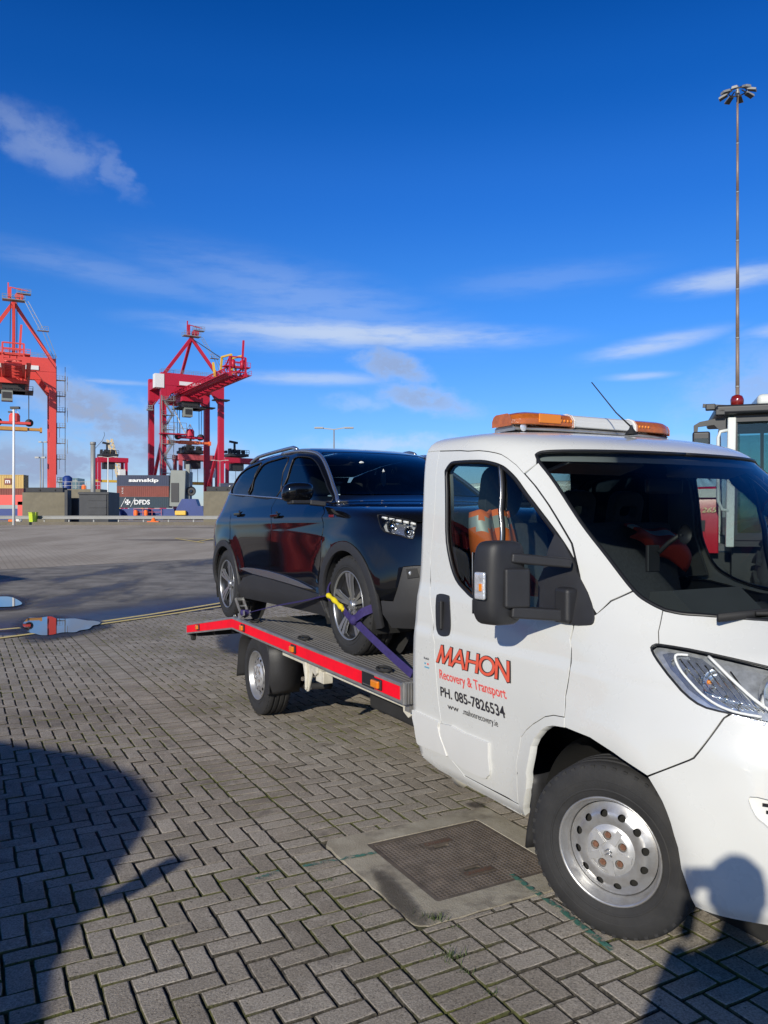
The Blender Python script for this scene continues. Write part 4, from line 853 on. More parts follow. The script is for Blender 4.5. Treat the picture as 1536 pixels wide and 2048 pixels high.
s1 = seat(-.50, .50); headrest(s1, -.50, 1.78, False); s2 = seat(.30, .92)
for y in (.06, .46): headrest(s2, y)
# hi-vis jacket over the driver seat
jk = empty('jacket', tl(0, 0, 0), TROT, 'orange hi-vis jacket with reflective tape hung over the driver seat', 'jacket')
def cloth_shell(name, y0, y1, z0, z1, x, mat, seed, parent, bulge=.1):
    V = []; nz_, ny = 22, 16; r = random.Random(seed); ph = [r.uniform(0, 6) for _ in range(6)]
    for i in range(nz_+1):
        w_ = i/nz_; z = z0+(z1-z0)*w_
        for j in range(ny+1):
            u = j/ny; taper = (1-.22*max(0, w_-.7)/.3*1.0); y = (y0+y1)/2+(u-.5)*(y1-y0)*taper; fold = .009*math.sin(7*u+ph[0]+3*w_)+.005*math.sin(13*u+ph[1]-4*w_)
            V.append((x+bulge*math.cos((u-.5)*2.6)*(1-.25*w_)+fold-.10*(w_-.4), y+.012*math.sin(7*w_+ph[2]), z+.01*math.sin(9*u+ph[3])))
    return V, [(i*(ny+1)+j, i*(ny+1)+j+1, (i+1)*(ny+1)+j+1, (i+1)*(ny+1)+j) for i in range(nz_) for j in range(ny)], ny
V, F, ny = cloth_shell('jacket', -.82, -.52, .95, 1.675, -1.14, '', 3, None)
fm = [1 if (abs(V[f[0]][2]-1.60) < .03 or abs(V[f[0]][2]-1.16) < .03) else 0 for f in F]
jb = mesh('jacket_body', V, F, None, jk, True, mats=['orange_cloth', 'reflective_tape'], fmat=fm); sd = jb.modifiers.new('s', 'SOLIDIFY'); sd.thickness = .012
V, F, ny = cloth_shell('sleeve', -.86, -.68, 1.05, 1.67, -1.12, '', 5, None, .14); fm = [1 if (abs(V[f[0]][2]-1.59) < .03 or abs(V[f[0]][2]-1.24) < .03) else 0 for f in F]
jb = mesh('jacket_sleeve', V, F, None, jk, True, mats=['orange_cloth', 'reflective_tape'], fmat=fm); jb.modifiers.new('s', 'SOLIDIFY').thickness = .012
jk2 = empty('jacket', tl(0, 0, 0), TROT, 'red hi-vis vest draped over the double passenger seat', 'jacket')
V = []; F = []
for i in range(13):
    for j in range(15):
        u, w_ = j/14, i/12; V.append((-1.19+.08*math.sin(PI*w_)+.012*math.sin(8*u+3*w_)+.10*(1-w_), .26+.46*u+.05*w_, 1.60-.05*u-.24*(1-w_)*(.35+.65*u)+.012*math.sin(11*u)))
F = [(i*15+j, i*15+j+1, i*15+j+16, i*15+j+15) for i in range(12) for j in range(14)]
jb = mesh('vest_cloth', V, F, None, jk2, True, mats=['vest_red', 'reflective_tape'], fmat=[1 if 8 < f[0]//15 < 11 else 0 for f in F]); jb.modifiers.new('s', 'SOLIDIFY').thickness = .012
ph_ = empty('phone_holder', tl(0, 0, 0), TROT, 'black suction phone holder stuck on the inside of the windscreen', 'phone holder')
pc_ = Vector((-.30, -.22, 1.56)); MB().lathe([(.001, .0), (.03, .004), (.045, .016), (.047, .02)], pc_, 'x', 20).obj('suction_cup', 'black_plastic', ph_, True); MB().tube([pc_, pc_+Vector((-.07, 0, -.04)), pc_+Vector((-.10, -.04, -.09))], .012, 8).obj('arm', 'black_plastic', ph_, True); o = MB().box(pc_+Vector((-.12, -.06, -.12)), (.02, .08, .13)).obj('cradle', 'black_plastic', ph_); bevel(o, .006)
o = MB().box((-.62, 0.02, 1.80), (.03, .26, .075)).obj('rear_view_mirror', 'black_plastic', truck); bevel(o, .012)
for y, sg in ((-.42, 1), (.42, -1)): o = MB().box((-.66, y, 1.885), (.17, .5, .02), Matrix.Rotation(rad(-14), 3, 'Y')).obj('sun_visor', 'interior_grey', truck); bevel(o, .006)
# wipers
for y0 in (-.05, .62):
    a = Vector((.50, y0, 1.235)); wp = MB(); wp.tube([a, a+Vector((-.03, -.18, .035)), a+Vector((-.13, -.55, .045))], .009, 6); wp.bar(a+Vector((-.10, -.20, .055)), a+Vector((-.16, -.72, .035)), .012, .03); wp.cyl(a+Vector((0, 0, -.04)), a+Vector((0, 0, .02)), .022); wp.obj('wiper', 'black_matt', truck, True)
# door mirror (both sides)
def door_mirror(sg):
    g = empty('door_mirror'); g.parent = truck; made = []
    made.append(panel(CAB, 'mirror_base', catmull(Lc('mirrorbase'), 2), 'black_plastic', g, off=.012, skirt=.03, step=.04))
    # housing: a rounded block outboard of the door, lofted in z
    V = []; F = []; n_ = 28; lv = [(1.085, .62, .5), (1.095, .82, .75), (1.13, .97, .95), (1.20, 1, 1), (1.30, 1, 1), (1.40, .99, 1), (1.455, .95, .96), (1.485, .84, .85), (1.50, .60, .6)]
    for z, sx, sy in lv:
        for k in range(n_):
            a = 2*PI*k/n_; ca, sa = math.cos(a), math.sin(a); ex = math.copysign(abs(ca)**.55, ca); ey = math.copysign(abs(sa)**.55, sa)
            z_ = 1.186+(z-1.085)*.86; x = -.385+.064*ex*sx+(z-1.28)*.04; y = -1.222+.092*ey*sy+.02*ex*sx; V.append((x, y, z_))
    for i in range(len(lv)-1): F += [(i*n_+k, i*n_+(k+1) % n_, (i+1)*n_+(k+1) % n_, (i+1)*n_+k) for k in range(n_)]
    F += [tuple(range(n_))[::-1], tuple((len(lv)-1)*n_+k for k in range(n_))]
    hb_ = mesh('housing', V, F, 'black_plastic', g, True); made.append(hb_); sb_ = hb_.modifiers.new('ss', 'SUBSURF'); sb_.levels = sb_.render_levels = 1
    o = MB().box((-.308, -1.185, 1.345), (.026, .115, .165), Matrix.Rotation(rad(-14), 3, 'Z')).obj('front_cover', 'black_plastic', g); bevel(o, .012, 3); made.append(o)
    for z0, z1, h in ((1.470, 1.445, .042), (1.245, 1.225, .05)):
        o = MB().bar((-.335, -1.20, z0), (-.245, -.955, z1), .05, h).obj('arm', 'black_plastic', g); bevel(o, .010, 2); made.append(o)
    o = MB().box((-.245, -.975, 1.27), (.09, .07, .15)).obj('hinge', 'black_plastic', g); bevel(o, .02, 2); made.append(o)
    o = MB().box((-.375, -1.322, 1.355), (.060, .020, .115), Matrix.Rotation(rad(12), 3, 'Z')).obj('side_indicator', 'lamp_silver', g); bevel(o, .010, 3); made.append(o)
    o = MB().box((-.362, -1.331, 1.35), (.012, .008, .030), Matrix.Rotation(rad(12), 3, 'Z')).obj('indicator_bulb', 'amber', g); made.append(o)
    o = MB().box((-.460, -1.228, 1.40), (.006, .15, .18)).obj('mirror_glass', 'chrome', g); made.append(o); o = MB().box((-.460, -1.228, 1.26), (.006, .15, .06)).obj('mirror_glass', 'chrome', g); made.append(o)
    if sg < 0:
        for o in made:
            q = mirror_obj(o, g)
            if o.name.startswith('housing'): q.modifiers.new('ss', 'SUBSURF').render_levels = 1
            bpy.data.objects.remove(o)
door_mirror(1); door_mirror(-1)
# roof light bar and aerial
lb = empty('light_bar'); lb.parent = truck; LBX, LBZ = -1.14, 2.108
def lb_sec(name, y0, y1, mat, wd=.135, h=.072, t0=0, t1=0, z0=LBZ+.027):
    V = []; st = 8; n_ = 10; pr = [(-.5, 0), (-.5, .45), (-.42, .85), (-.30, 1), (.30, 1), (.42, .85), (.5, .45), (.5, 0)]
    for k in range(st+1):
        u = k/st; y = y0+(y1-y0)*u; e = 1
        if t0 and u < .35: e = 1-t0*(1-u/.35)**2
        if t1 and u > .65: e = 1-t1*((u-.65)/.35)**2
        V += [(LBX+q[0]*wd*2*e, y, z0+q[1]*h*(.4+.6*e if e < 1 else 1)) for q in pr]
    F = [(k*8+i, k*8+(i+1) % 8, (k+1)*8+(i+1) % 8, (k+1)*8+i) for k in range(st) for i in range(8)]+[tuple(range(8)), tuple(st*8+i for i in range(8))[::-1]]
    o = mesh(name, V, F, mat, lb, False); bevel(o, .006, 2, 25); return o
lb_sec('base_plate', -.62, .53, 'alu', .13, .027, .35, .35, LBZ)
lb_sec('amber_dome', -.64, -.255, 'amber_dark', t0=.4); lb_sec('clear_dome', -.25, .215, 'white_plastic'); lb_sec('amber_dome', .22, .55, 'amber_dark', t1=.4)
for y in (-.2525, .2175): lb_sec('dome_joint', y-.007, y+.007, 'clear_lens', .138, .075)
o = MB().box((LBX+.137, -.42, LBZ+.062), (.010, .15, .05)).obj('reflector', 'amber', lb); bevel(o, .004)
for k in range(4):
    for y0 in (-.34, .25): MB().cyl((LBX+.130, y0+.024*k, LBZ+.056), (LBX+.139, y0+.024*k, LBZ+.056), .008, 10).obj('led', 'amber', lb, True)
for y in (-.55, -.28, .28, .50): MB().bx(LBX-.05, LBX+.05, y-.03, y+.03, LBZ-.06, LBZ+.002).obj('mount', 'black_plastic', lb)
o = MB().lathe([(.001, .008), (.014, .006), (.022, 0)], (LBX+.10, -.57, LBZ+.012), 'x', 16).obj('work_lamp', 'lamp_silver', lb, True)
ae = empty('aerial'); ae.parent = truck; a = Vector((-.76, -.07, 2.080)); MB().lathe([(.035, 0), (.028, .012), (.012, .03), (.006, .05)], a, 'z', 14).obj('aerial_base', 'black_matt', ae, True); MB().tube([a+Vector((0, 0, .04)), a+Vector((-.06, -.05, .12)), a+Vector((-.15, -.14, .29))], [.0052, .004, .0032], 6).obj('aerial_rod', 'black_matt', ae, True)
# ------- wheels -------
def lathe_disc(prof, holes, cy, name, mat, parent, rot=0, c=(0, 0, 0), sgn=-1, r0=.0, r1=.2, step=.02):
    """dished disc: 2D ring with round cut-outs, pushed to the depth profile prof(r)"""
    circ = lambda cx, cz, r, n: [(cx+r*math.cos(2*PI*k/n), cz+r*math.sin(2*PI*k/n)) for k in range(n)]
    loops = [circ(0, 0, r1, 64)]+([circ(0, 0, r0, 32)] if r0 else [])+holes
    g = [(r*math.cos(a), r*math.sin(a)) for r in np.arange(max(r0, .01)+step*.6, r1, step) for a in np.arange(0, 2*PI, step/max(r, .02))]
    vs, fs = tri2d(loops, g, step*.4); V = [(q[0], sgn*prof(math.hypot(*q)), q[1]) for q in vs]; F = [f if (np.cross(vs[f[1]]-vs[f[0]], vs[f[2]]-vs[f[0]]) > 0) == (sgn < 0) else f[::-1] for f in fs]
    return mesh(name, V, F, mat, parent, True)
def tyre(parent, R, w, ri, tread=True):
    g = .009; h = w/2; pr = [(ri-.004, -h*.80), (ri+.012, -h*.90), (ri+.05, -h*1.0), (R-.06, -h*1.0), (R-.028, -h*.95), (R-.010, -h*.84), (R-.001, -h*.72)]
    for y in (-.42, 0, .42): pr += [(R, h*y-.010), (R-g, h*y-.006), (R-g, h*y+.006), (R, h*y+.010)]
    pr += [(R-.001, h*.72), (R-.010, h*.84), (R-.028, h*.95), (R-.06, h), (ri+.05, h), (ri+.012, h*.9), (ri-.004, h*.8)]
    o = MB().lathe(pr, (0, 0, 0), 'y', 72).obj('tyre', 'tyre', parent, True); es = o.modifiers.new('e', 'EDGE_SPLIT'); es.split_angle = rad(50)
    gb_ = MB()
    if tread:
        for k in range(46):
            a = 2*PI*k/46
            for s_ in (-1, 1): gb_.box((math.cos(a)*(R-.018), s_*h*.78, math.sin(a)*(R-.018)), (.018, h*.24, .016), Matrix.Rotation(-a, 3, 'Y'))
        gb_.obj('tread_block', 'tyre', parent)['kind'] = 'stuff'
    # raised rings on the sidewall
    MB().lathe([(ri+.030, -h*.975), (ri+.034, -h*1.012), (ri+.038, -h*.985)], (0, 0, 0), 'y', 64).lathe([(R-.068, -h*.99), (R-.064, -h*1.014), (R-.058, -h*.99)], (0, 0, 0), 'y', 64).obj('sidewall_rib', 'tyre', parent, True)
def sp(x): x = max(0, min(1, x)); return x*x*(3-2*x)
def van_wheel(loc, rz, label=None):
    w_ = empty('wheel', loc, rz); w_.parent = truck; tyre(w_, .338, .215, .205)
    # rim barrel and flange
    MB().lathe([(.207, -.090), (.211, -.098), (.206, -.102), (.199, -.094), (.195, -.078), (.188, -.070), (.183, -.058), (.172, .02), (.172, .08), (.205, .09)], (0, 0, 0), 'y', 64).obj('rim', 'steel_rim', w_, True)
    pr = lambda r: .050+.027*sp((.178-r)/.045)-.010*sp((.10-r)/.02) if r < .178 else .050
    hol = [[(math.cos(a)*.139+.0138*math.cos(b)*(-math.sin(a))*1.15+.0138*math.sin(b)*math.cos(a), math.sin(a)*.139+.0138*math.cos(b)*math.cos(a)*1.15+.0138*math.sin(b)*math.sin(a)) for b in [2*PI*k/14 for k in range(14)]] for a in [2*PI*k/12+.2 for k in range(12)]]
    lathe_disc(pr, hol, 0, 'wheel_disc', 'steel_rim', w_, r1=.178, step=.016)
    MB().lathe([(.0, .02), (.175, .02)], (0, 0, 0), 'y', 32, sgn=-1).obj('brake_backing', 'dark_hole', w_)
    nutp = [(math.cos(2*PI*k/5+.45)*.059, math.sin(2*PI*k/5+.45)*.059) for k in range(5)]
    hp = lambda r: .074+.016*sp((.098-r)/.016)+.006*sp((.030-r)/.008)
    lathe_disc(hp, [[(x+.0175*math.cos(2*PI*k/16), z+.0175*math.sin(2*PI*k/16)) for k in range(16)] for x, z in nutp], 0, 'hub_cap', 'hub_silver', w_, r1=.100, step=.011)
    for x, z in nutp:
        MB().lathe([(.0175, .090), (.0172, .070), (.0, .070)], (x, 0, z), 'y', 14, sgn=-1).obj('nut_recess', 'alu', w_, True); b_ = MB().cyl((x, -.068, z), (x, -.086, z), .0125, 6); b_.obj('wheel_nut', 'rust', w_)
    for k in range(5):
        a = 2*PI*k/5+.45+PI/5; b_ = MB(); b_.bar((math.cos(a)*.034, -.0975, math.sin(a)*.034), (math.cos(a)*.092, -.0925, math.sin(a)*.092), .024, .005, (0, 1, 0)); b_.obj('cap_rib', 'hub_silver', w_)
    for z0 in (-.012, .004): b_ = MB(); b_.tube([(-.014, -.0985, z0-.006), (0, -.1005, z0+.007), (.014, -.0985, z0-.006)], .0032, 5); b_.obj('cap_emblem', 'silver_trim', w_, True)
    return w_
STEER = rad(23)
wf = van_wheel((-.02, -.905, .338), STEER); van_wheel((-.02, .905, .338), PI+STEER)
van_wheel((-4.19, -.875, .338-.068), 0); van_wheel((-4.19, .875, .338-.068), PI)
# wheel housings and mud flap
for sg in (-1, 1):
    b_ = MB().lathe([(.44, .03), (.455, .22), (.455, .50)], (.02, sg*.985, .335), 'y', 28, a0=rad(12), a1=rad(186), sgn=-sg); b_.lathe([(.455, .50), (.05, .50)], (.02, sg*.985, .335), 'y', 28, sgn=-sg); b_.obj('arch_liner', 'under', truck, True)
    V = []; F = []
    for i in range(9):
        z = .50-.33*i/8
        for j in range(6):
            u = j/5; V.append((-.462+.02*math.sin(3*u+2*z)-.03*(i/8)**2+.006*math.sin(20*z), sg*(1.0-.26*u), z))
    F = [(i*6+j, i*6+j+1, i*6+j+7, i*6+j+6) for i in range(8) for j in range(5)]; o = mesh('mud_flap', V, F, 'black_plastic', truck, True); o.modifiers.new('s', 'SOLIDIFY').thickness = .012
# lettering on the door
DXY = lambda t, v: (t, v)
def door_text(name, txt, mat, q0, q1, h0, h1, shear=0, offset=0, lift=.003, spacing=1, fit=None):
    """baseline from q0 to q1 in (t, v), letter height h0 (left) to h1 (right)"""
    v, f = text_mesh(txt, shear=shear, offset=offset, spacing=spacing); lo, hi = (fit if fit is not None else (v.min(0), v.max(0))); P = []
    for q in v:
        u = (q[0]-lo[0])/(hi[0]-lo[0]); w_ = (q[1]-0)/(.73); t = q0[0]+(q1[0]-q0[0])*u; vv = q0[1]+(q1[1]-q0[1])*u+w_*(h0+(h1-h0)*u); P.append((t, vv))
    return mesh(name, surf_pts(CAB, P, lift), f, mat, doors[0]), (lo, hi)
GLY = {'M': (1.0, [[(.06, 0), (.16, 1)], [(.16, 1), (.46, .04)], [(.46, .04), (.80, 1)], [(.80, 1), (.88, 0)]]), 'A': (.86, [[(0, 0), (.42, 1)], [(.42, 1), (.76, 0)], [(.15, .33), (.66, .33)]]), 'H': (.80, [[(.06, 0), (.06, 1)], [(.68, 0), (.68, 1)], [(.06, .52), (.68, .52)]]),
 'O': (.95, [[(.45+.40*math.cos(2*PI*k/24), .5+.45*math.sin(2*PI*k/24)) for k in range(25)]]), 'N': (.80, [[(.06, 0), (.06, 1)], [(.06, 1), (.70, 0)], [(.70, 0), (.70, 1)]])}
def glyphs(name, txt, mat, q0, q1, h, wd, shear, lift0, ext):
    tot = sum(GLY[c_][0] for c_ in txt)-.12; V = []; F = []; cx = 0; k = 0
    for c_ in txt:
        for pl_ in GLY[c_][1]:
            for (a, b) in zip(pl_[:-1], pl_[1:]):
                a = np.array(a, float); b = np.array(b, float); d = (b-a)/np.hypot(*(b-a)); n_ = np.array((-d[1], d[0])); e_ = ext if len(pl_) == 2 else .02
                A = a-d*e_; B = b+d*e_; ns = max(1, int(np.hypot(*(B-A))/.25)); ring = []
                for i in range(ns+1):
                    q = A+(B-A)*i/ns
                    for s_ in (-1, 1): w_ = q+n_*s_*wd/2; u = (cx+w_[0]+shear*(w_[1]))/tot; ring.append((q0[0]+(q1[0]-q0[0])*u, q0[1]+(q1[1]-q0[1])*u+h*w_[1]))
                k0 = len(V); V += surf_pts(CAB, ring, lift0+k*.00006); k += 1; F += [(k0+2*i, k0+2*i+2, k0+2*i+3, k0+2*i+1) for i in range(ns)]
        cx += GLY[c_][0]
    return mesh(name, V, F, mat, doors[0])
glyphs('lettering_outline', 'MAHON', 'decal_dark', (.166, .886), (.585, .895), .086, .235, .30, .0022, .075); glyphs('lettering', 'MAHON', 'decal_red', (.166, .886), (.585, .895), .086, .150, .30, .0048, .035)
door_text('lettering', 'Recovery & Transport', 'decal_coral', (.180, .806), (.556, .813), .047, .047, offset=.014)
door_text('lettering', 'PH. 085-7826534', 'decal_dark', (.180, .717), (.532, .724), .048, .052, offset=.02)
door_text('lettering', 'ww', 'decal_dark', (.218, .664), (.282, .667), .029, .029, offset=.004); door_text('lettering', '.mahonrecovery.ie', 'decal_dark', (.305, .667), (.487, .671), .030, .031, offset=.004)
_, ft = door_text('sticker_text', 'BlueBell', 'decal_dark', (.078, .880), (.112, .880), .012, .012)
for k, (a, m_) in enumerate(((.080, 'decal_blue'), (.099, 'decal_coral'))): panel(CAB, 'sticker', [(a, .862), (a+.010, .862), (a+.010, .853), (a, .853)], m_, truck, off=.002, skirt=0, step=.05)
panel(CAB, 'sticker', [(.080, .842), (.112, .842), (.112, .835), (.080, .835)], 'decal_blue', truck, off=.002, skirt=0, step=.05)
for nm, pl_ in (('door_gap', Lc('door')+[Lc('door')[0]]), ('wing_gap', [(1.275, 1.162), (1.302, 1.204), (1.364, 1.276)]), ('bumper_gap', Lc('bumper')[:5]), ('pillar_gap', [(1.149, 1.248), (1.226, 1.3035), (1.323, 1.3465)])):
    P = surf_pts(CAB, pl_, -.0075)
    for sg in (1, -1): MB().tube([(q[0], sg*q[1], q[2]) for q in P], .0052, 5).obj(nm, 'seal', truck, True)  # black tubes in the shut lines, standing in for the shade between panels
# ---------------- flatbed ----------------
fb = empty('flatbed'); fb.parent = truck
XB = -4.65; DK = [(-1.50, .675), (XB, .695), (-6.32, .430)]                # deck line: level, then the beavertail
def dz_(x): return float(np.interp(-x, [1.50, 4.65, 6.32], [.675, .695, .430]))
def extr(sec, xs, name, mat, parent, smooth=False, zf=dz_):
    """cross-section (y, z above the deck line) swept along the bed"""
    n_ = len(sec); V = [(x, s_[0], zf(x)+s_[1]) for x in xs for s_ in sec]; F = []
    for k in range(len(xs)-1): F += [(k*n_+i, k*n_+(i+1) % n_, (k+1)*n_+(i+1) % n_, (k+1)*n_+i) for i in range(n_)]
    F += [tuple(range(n_))[::-1], tuple((len(xs)-1)*n_+i for i in range(n_))]; return mesh(name, V, F, mat, parent, smooth)
XS = [-1.50, XB, -6.32]
np_ = 8; wpl = 2.00/np_
for k in range(np_):
    y0 = -1.0+k*wpl+.002; y1 = y0+wpl-.004; sec = [(y0, -.03)]
    nr = 7; 
    for i in range(nr):
        a = y0+(y1-y0)*(i+.18)/nr; b = y0+(y1-y0)*(i+.5)/nr; sec += [(a-.004, 0), (a, .0045), (b, .0045), (b+.004, 0)]
    sec += [(y1, -.03)]; extr(sec, XS, 'deck_plank', 'deck', fb)
for sg in (-1, 1):
    Y = lambda a: sg*a
    top, bot = .033, -.078
    def side(name, s_, mat, xs=XS):
        s_ = [(Y(a), b) for a, b in s_]; s_ = s_ if sg < 0 else s_[::-1]; return extr(s_[::-1], xs, name, mat, fb)
    rail = side('edge_rail', [(1.003, top-.020), (1.003, top-.003), (1.012, top), (1.045, top), (1.050, top-.004), (1.050, top-.018), (1.043, top-.018), (1.043, bot+.014), (1.050, bot+.014), (1.050, bot), (1.003, bot)], 'alu')
    side('side_board', [(1.0435, top-.0195), (1.0475, top-.0195), (1.0475, bot+.0155), (1.0435, bot+.0155)], 'red_board', [-1.545, XB, -6.30])
    # ribbed front end of the rail
    for k in range(4): boxo('end_rib', (-1.492, sg*(.985+.018*k), .655), (.016, .010, .118), 'alu', fb)
    boxo('end_cap', (-1.505, sg*1.005, .655), (.012, .09, .125), 'alu', fb)
    for x, zz in ((-5.80, None), (-4.32, None), (-3.13, None), (-1.80, None)):
        z = dz_(x)+.5*(top+bot); ml = empty('marker_lamp'); ml.parent = fb; tl_ = Matrix.Rotation(rad(-9) if x < XB else 0, 3, 'Y')
        o = MB().box((x, sg*1.055, z), (.112 if x > -2 else .085, .016, .062), tl_).obj('lamp_body', 'black_plastic', ml); bevel(o, .006)
        o = MB().box((x, sg*1.068, z), (.090 if x > -2 else .066, .022, .044), tl_).obj('lamp_lens', 'amber', ml); bevel(o, .008, 3)
    bd = boxo('maker_badge', (-1.925, sg*1.0505, .654), (.155, .006, .085), 'black_matt', fb)
    ux = (1, 0, 0) if sg < 0 else (-1, 0, 0)
    text_obj('badge_lettering', 'AMS', 'silver_trim', fb, (-1.925-sg*-1*-.06 if sg < 0 else -1.865, sg*1.0535, .640), ux, (0, 0, 1), .12, .042, shear=.25, offset=.02, lift=.003)
    boxo('badge_line', (-1.925, sg*1.0555, .626), (.12, .002, .005), 'silver_trim', fb)
boxo('front_cross_member', (-1.54, 0, .60), (.05, 2.0, .12), 'alu', fb); boxo('headboard_rail', (-1.53, 0, .715), (.05, 1.9, .05), 'alu', fb)
# tail
MB().bar((-6.325, -1.045, .372), (-6.325, 1.045, .372), .02, .10).obj('tail_board', 'alu', fb); 
for y in (-.85, -.4, .4, .85): boxo('tail_lamp', (-6.345, y, .36), (.03, .16, .07), 'red_board', fb, .008)
for y in (-.98, .98): boxo('tail_bracket', (-6.28, y, .325), (.06, .05, .075), 'under', fb, .01)
for k, x in enumerate(np.arange(-6.1, -1.6, .62)): boxo('cross_bearer', (x, 0, dz_(x)-.075), (.06, 1.96, .07), 'under', fb)
# subframe and chassis
for sg in (-1, 1):
    boxo('subframe_rail', (-2.55, sg*.86, .525), (2.5, .05, .055), 'cream', truck, .006); boxo('chassis_rail', (-3.2, sg*.42, .46), (5.2, .08, .16), 'under', truck, .01)
    for x in (-1.66, -3.03): o = MB().prism([(-.06, .0), (.06, 0), (.05, -.09), (.01, -.115), (-.05, -.09)], (x, sg*.93, .585), (1, 0, 0), (0, 0, 1), (0, -sg*.05, 0)).obj('body_bracket', 'cream', truck); bevel(o, .006)
    b_ = MB().prism([(.0, .0), (.15, 0), (.175, -.06), (.15, -.14), (.09, -.255), (.06, -.26), (.02, -.14), (-.012, -.06)], (-3.40+.16, sg*.93, .585), (1, 0, 0), (0, 0, 1), (0, -sg*.014, 0)); b_.tube([(-3.24+.075, sg*.935, .585), (-3.24+.095, sg*.94, .48), (-3.24+.085, sg*.935, .36)], .018, 6); b_.cyl((-3.24+.078, sg*.945, .355), (-3.24+.078, sg*.90, .355), .016, 10); o = b_.obj('spring_hanger', 'cream', truck); bevel(o, .004)
    boxo('bracket_foot', (-2.98, sg*.87, .47), (.14, .08, .09), 'cream', truck, .008)
    MB().tube([(-3.35, sg*.66, .31), (-3.8, sg*.66, .215), (-4.19, sg*.66, .20), (-4.6, sg*.66, .225), (-5.05, sg*.66, .34)], .028, 6).obj('leaf_spring', 'under', truck, True)
    # rear mudguard: wrap-around wing with a deep front skirt
    V = []; A = [(rad(-42)+rad(222)*k/26) for k in range(27)]; prf = []
    for a in A: prf.append((-4.19+.40*math.cos(a), .27+.385*math.sin(a)))
    prf = [(-3.87, .16)]+[q for q in prf if q[1] > .24 and q[0] < -3.80 or q[1] > .3]+[(-4.66, .19)]
    prf = [(-3.845, .175), (-3.80, .30), (-3.80, .50), (-3.86, .575), (-4.0, .60), (-4.38, .60), (-4.53, .565), (-4.60, .47), (-4.635, .30), (-4.665, .185)]; prf = catmull(prf, 3, False)
    for x, z in prf: V += [(x, sg*1.0, z), (x, sg*.72, z)]
    n_ = len(prf); F = [(2*i, 2*i+1, 2*i+3, 2*i+2) for i in range(n_-1)]; o = mesh('mudguard', V, F, 'black_plastic', truck, True); s_ = o.modifiers.new('s', 'SOLIDIFY'); s_.thickness = .016; s_.offset = 0
    lip = MB().prism([(-3.805, .185), (-3.80, .30), (-3.80, .50), (-3.86, .59), (-4.02, .60), (-4.02, .55), (-3.965, .50), (-3.93, .43), (-3.905, .35), (-3.905, .20), (-3.86, .165)], (0, sg*1.003, 0), (1, 0, 0), (0, 0, 1), (0, -sg*.012, 0)).obj('mudguard_side', 'black_plastic', truck); bevel(lip, .004)
MB().cyl((-4.19, -.8, .27), (-4.19, .8, .27), .055, 12).obj('rear_axle', 'under', truck, True); MB().lathe([(.02, -.16), (.11, -.12), (.15, 0), (.11, .12), (.02, .16)], (-4.19, 0, .27), 'y', 20).obj('differential', 'under', truck, True)
boxo('fuel_tank', (-2.3, .55, .40), (.9, .45, .26), 'under', truck, .04); boxo('spare_wheel_box', (-5.3, 0, .36), (.7, .9, .16), 'under', truck, .04); boxo('battery_box', (-2.2, -.55, .40), (.8, .30, .2), 'under', truck, .03)
MB().tube([(-1.2, -.3, .30), (-2.4, -.30, .28), (-3.4, -.35, .32)], .04, 8).obj('exhaust_pipe', 'alu', truck, True); MB().tube([(-1.25, -.62, .30), (-1.20, -.80, .285), (-1.16, -.90, .255)], [.045, .045, .05], 10).obj('tail_pipe', 'cream', truck, True)
# rope rings on the deck
for x, y in ((-3.35, -.88), (-4.45, -.90), (-2.0, -.90)):
    for sg in (1, -1): MB().tube([(x+.07*math.cos(a), sg*y+.035*math.sin(a), dz_(x)+.016+.004*math.sin(a)) for a in [2*PI*k/18 for k in range(18)]], .009, 6, True).obj('lashing_ring', 'under', fb, True)
# ---------------- black car on the bed ----------------
PITCH = rad(1.25); SO = Vector((-2.63, .06, .672))
suv = empty('car', tl(SO.x, SO.y, SO.z), 0, 'black estate car strapped down on the flatbed of the recovery truck', 'car', rot=(0, -PITCH, TROT))
KS = (3.05, 1.15, .85); Ls = lambda k: list(SP[k])
def spanel(name, outl, mat, parent=suv, **k): k.setdefault('mirror', 'copy'); return panel(SUV, name, outl, mat, parent, ks=KS, **k)
belt = Ls('belt'); fd = Ls('fdgap'); mdg = Ls('mdgap'); rdg = Ls('rdgap')
af = Ls('archf'); afi = Ls('archfi')
def arch_side(cx, r, a0, a1, n, zc=.352):
    """points of a wheel arch on the body side as (t, v)"""
    out = []
    for k in range(n+1):
        a = a0+(a1-a0)*k/n; x = cx+r*math.cos(a); z = max(.222, zc+r*math.sin(a))
        lo, hi = -.999, 1.9
        for _ in range(40):
            m_ = (lo+hi)/2
            if SUV([m_], [z])[0][0] < x: lo = m_
            else: hi = m_
        out.append((lo, z))
    return out
g = .0022
sill_t = .345
fa_o = arch_side(0, .445, rad(197), rad(-15), 26); fa_i = arch_side(0, .385, rad(205), rad(-22), 26)
ra_o = arch_side(-2.84, .445, rad(195), rad(-15), 26); ra_i = arch_side(-2.84, .385, rad(205), rad(-22), 26)
bl = lambda t: float(np.interp(t, [b[0] for b in belt], [b[1] for b in belt]))
bon_e = Ls('bonedge')
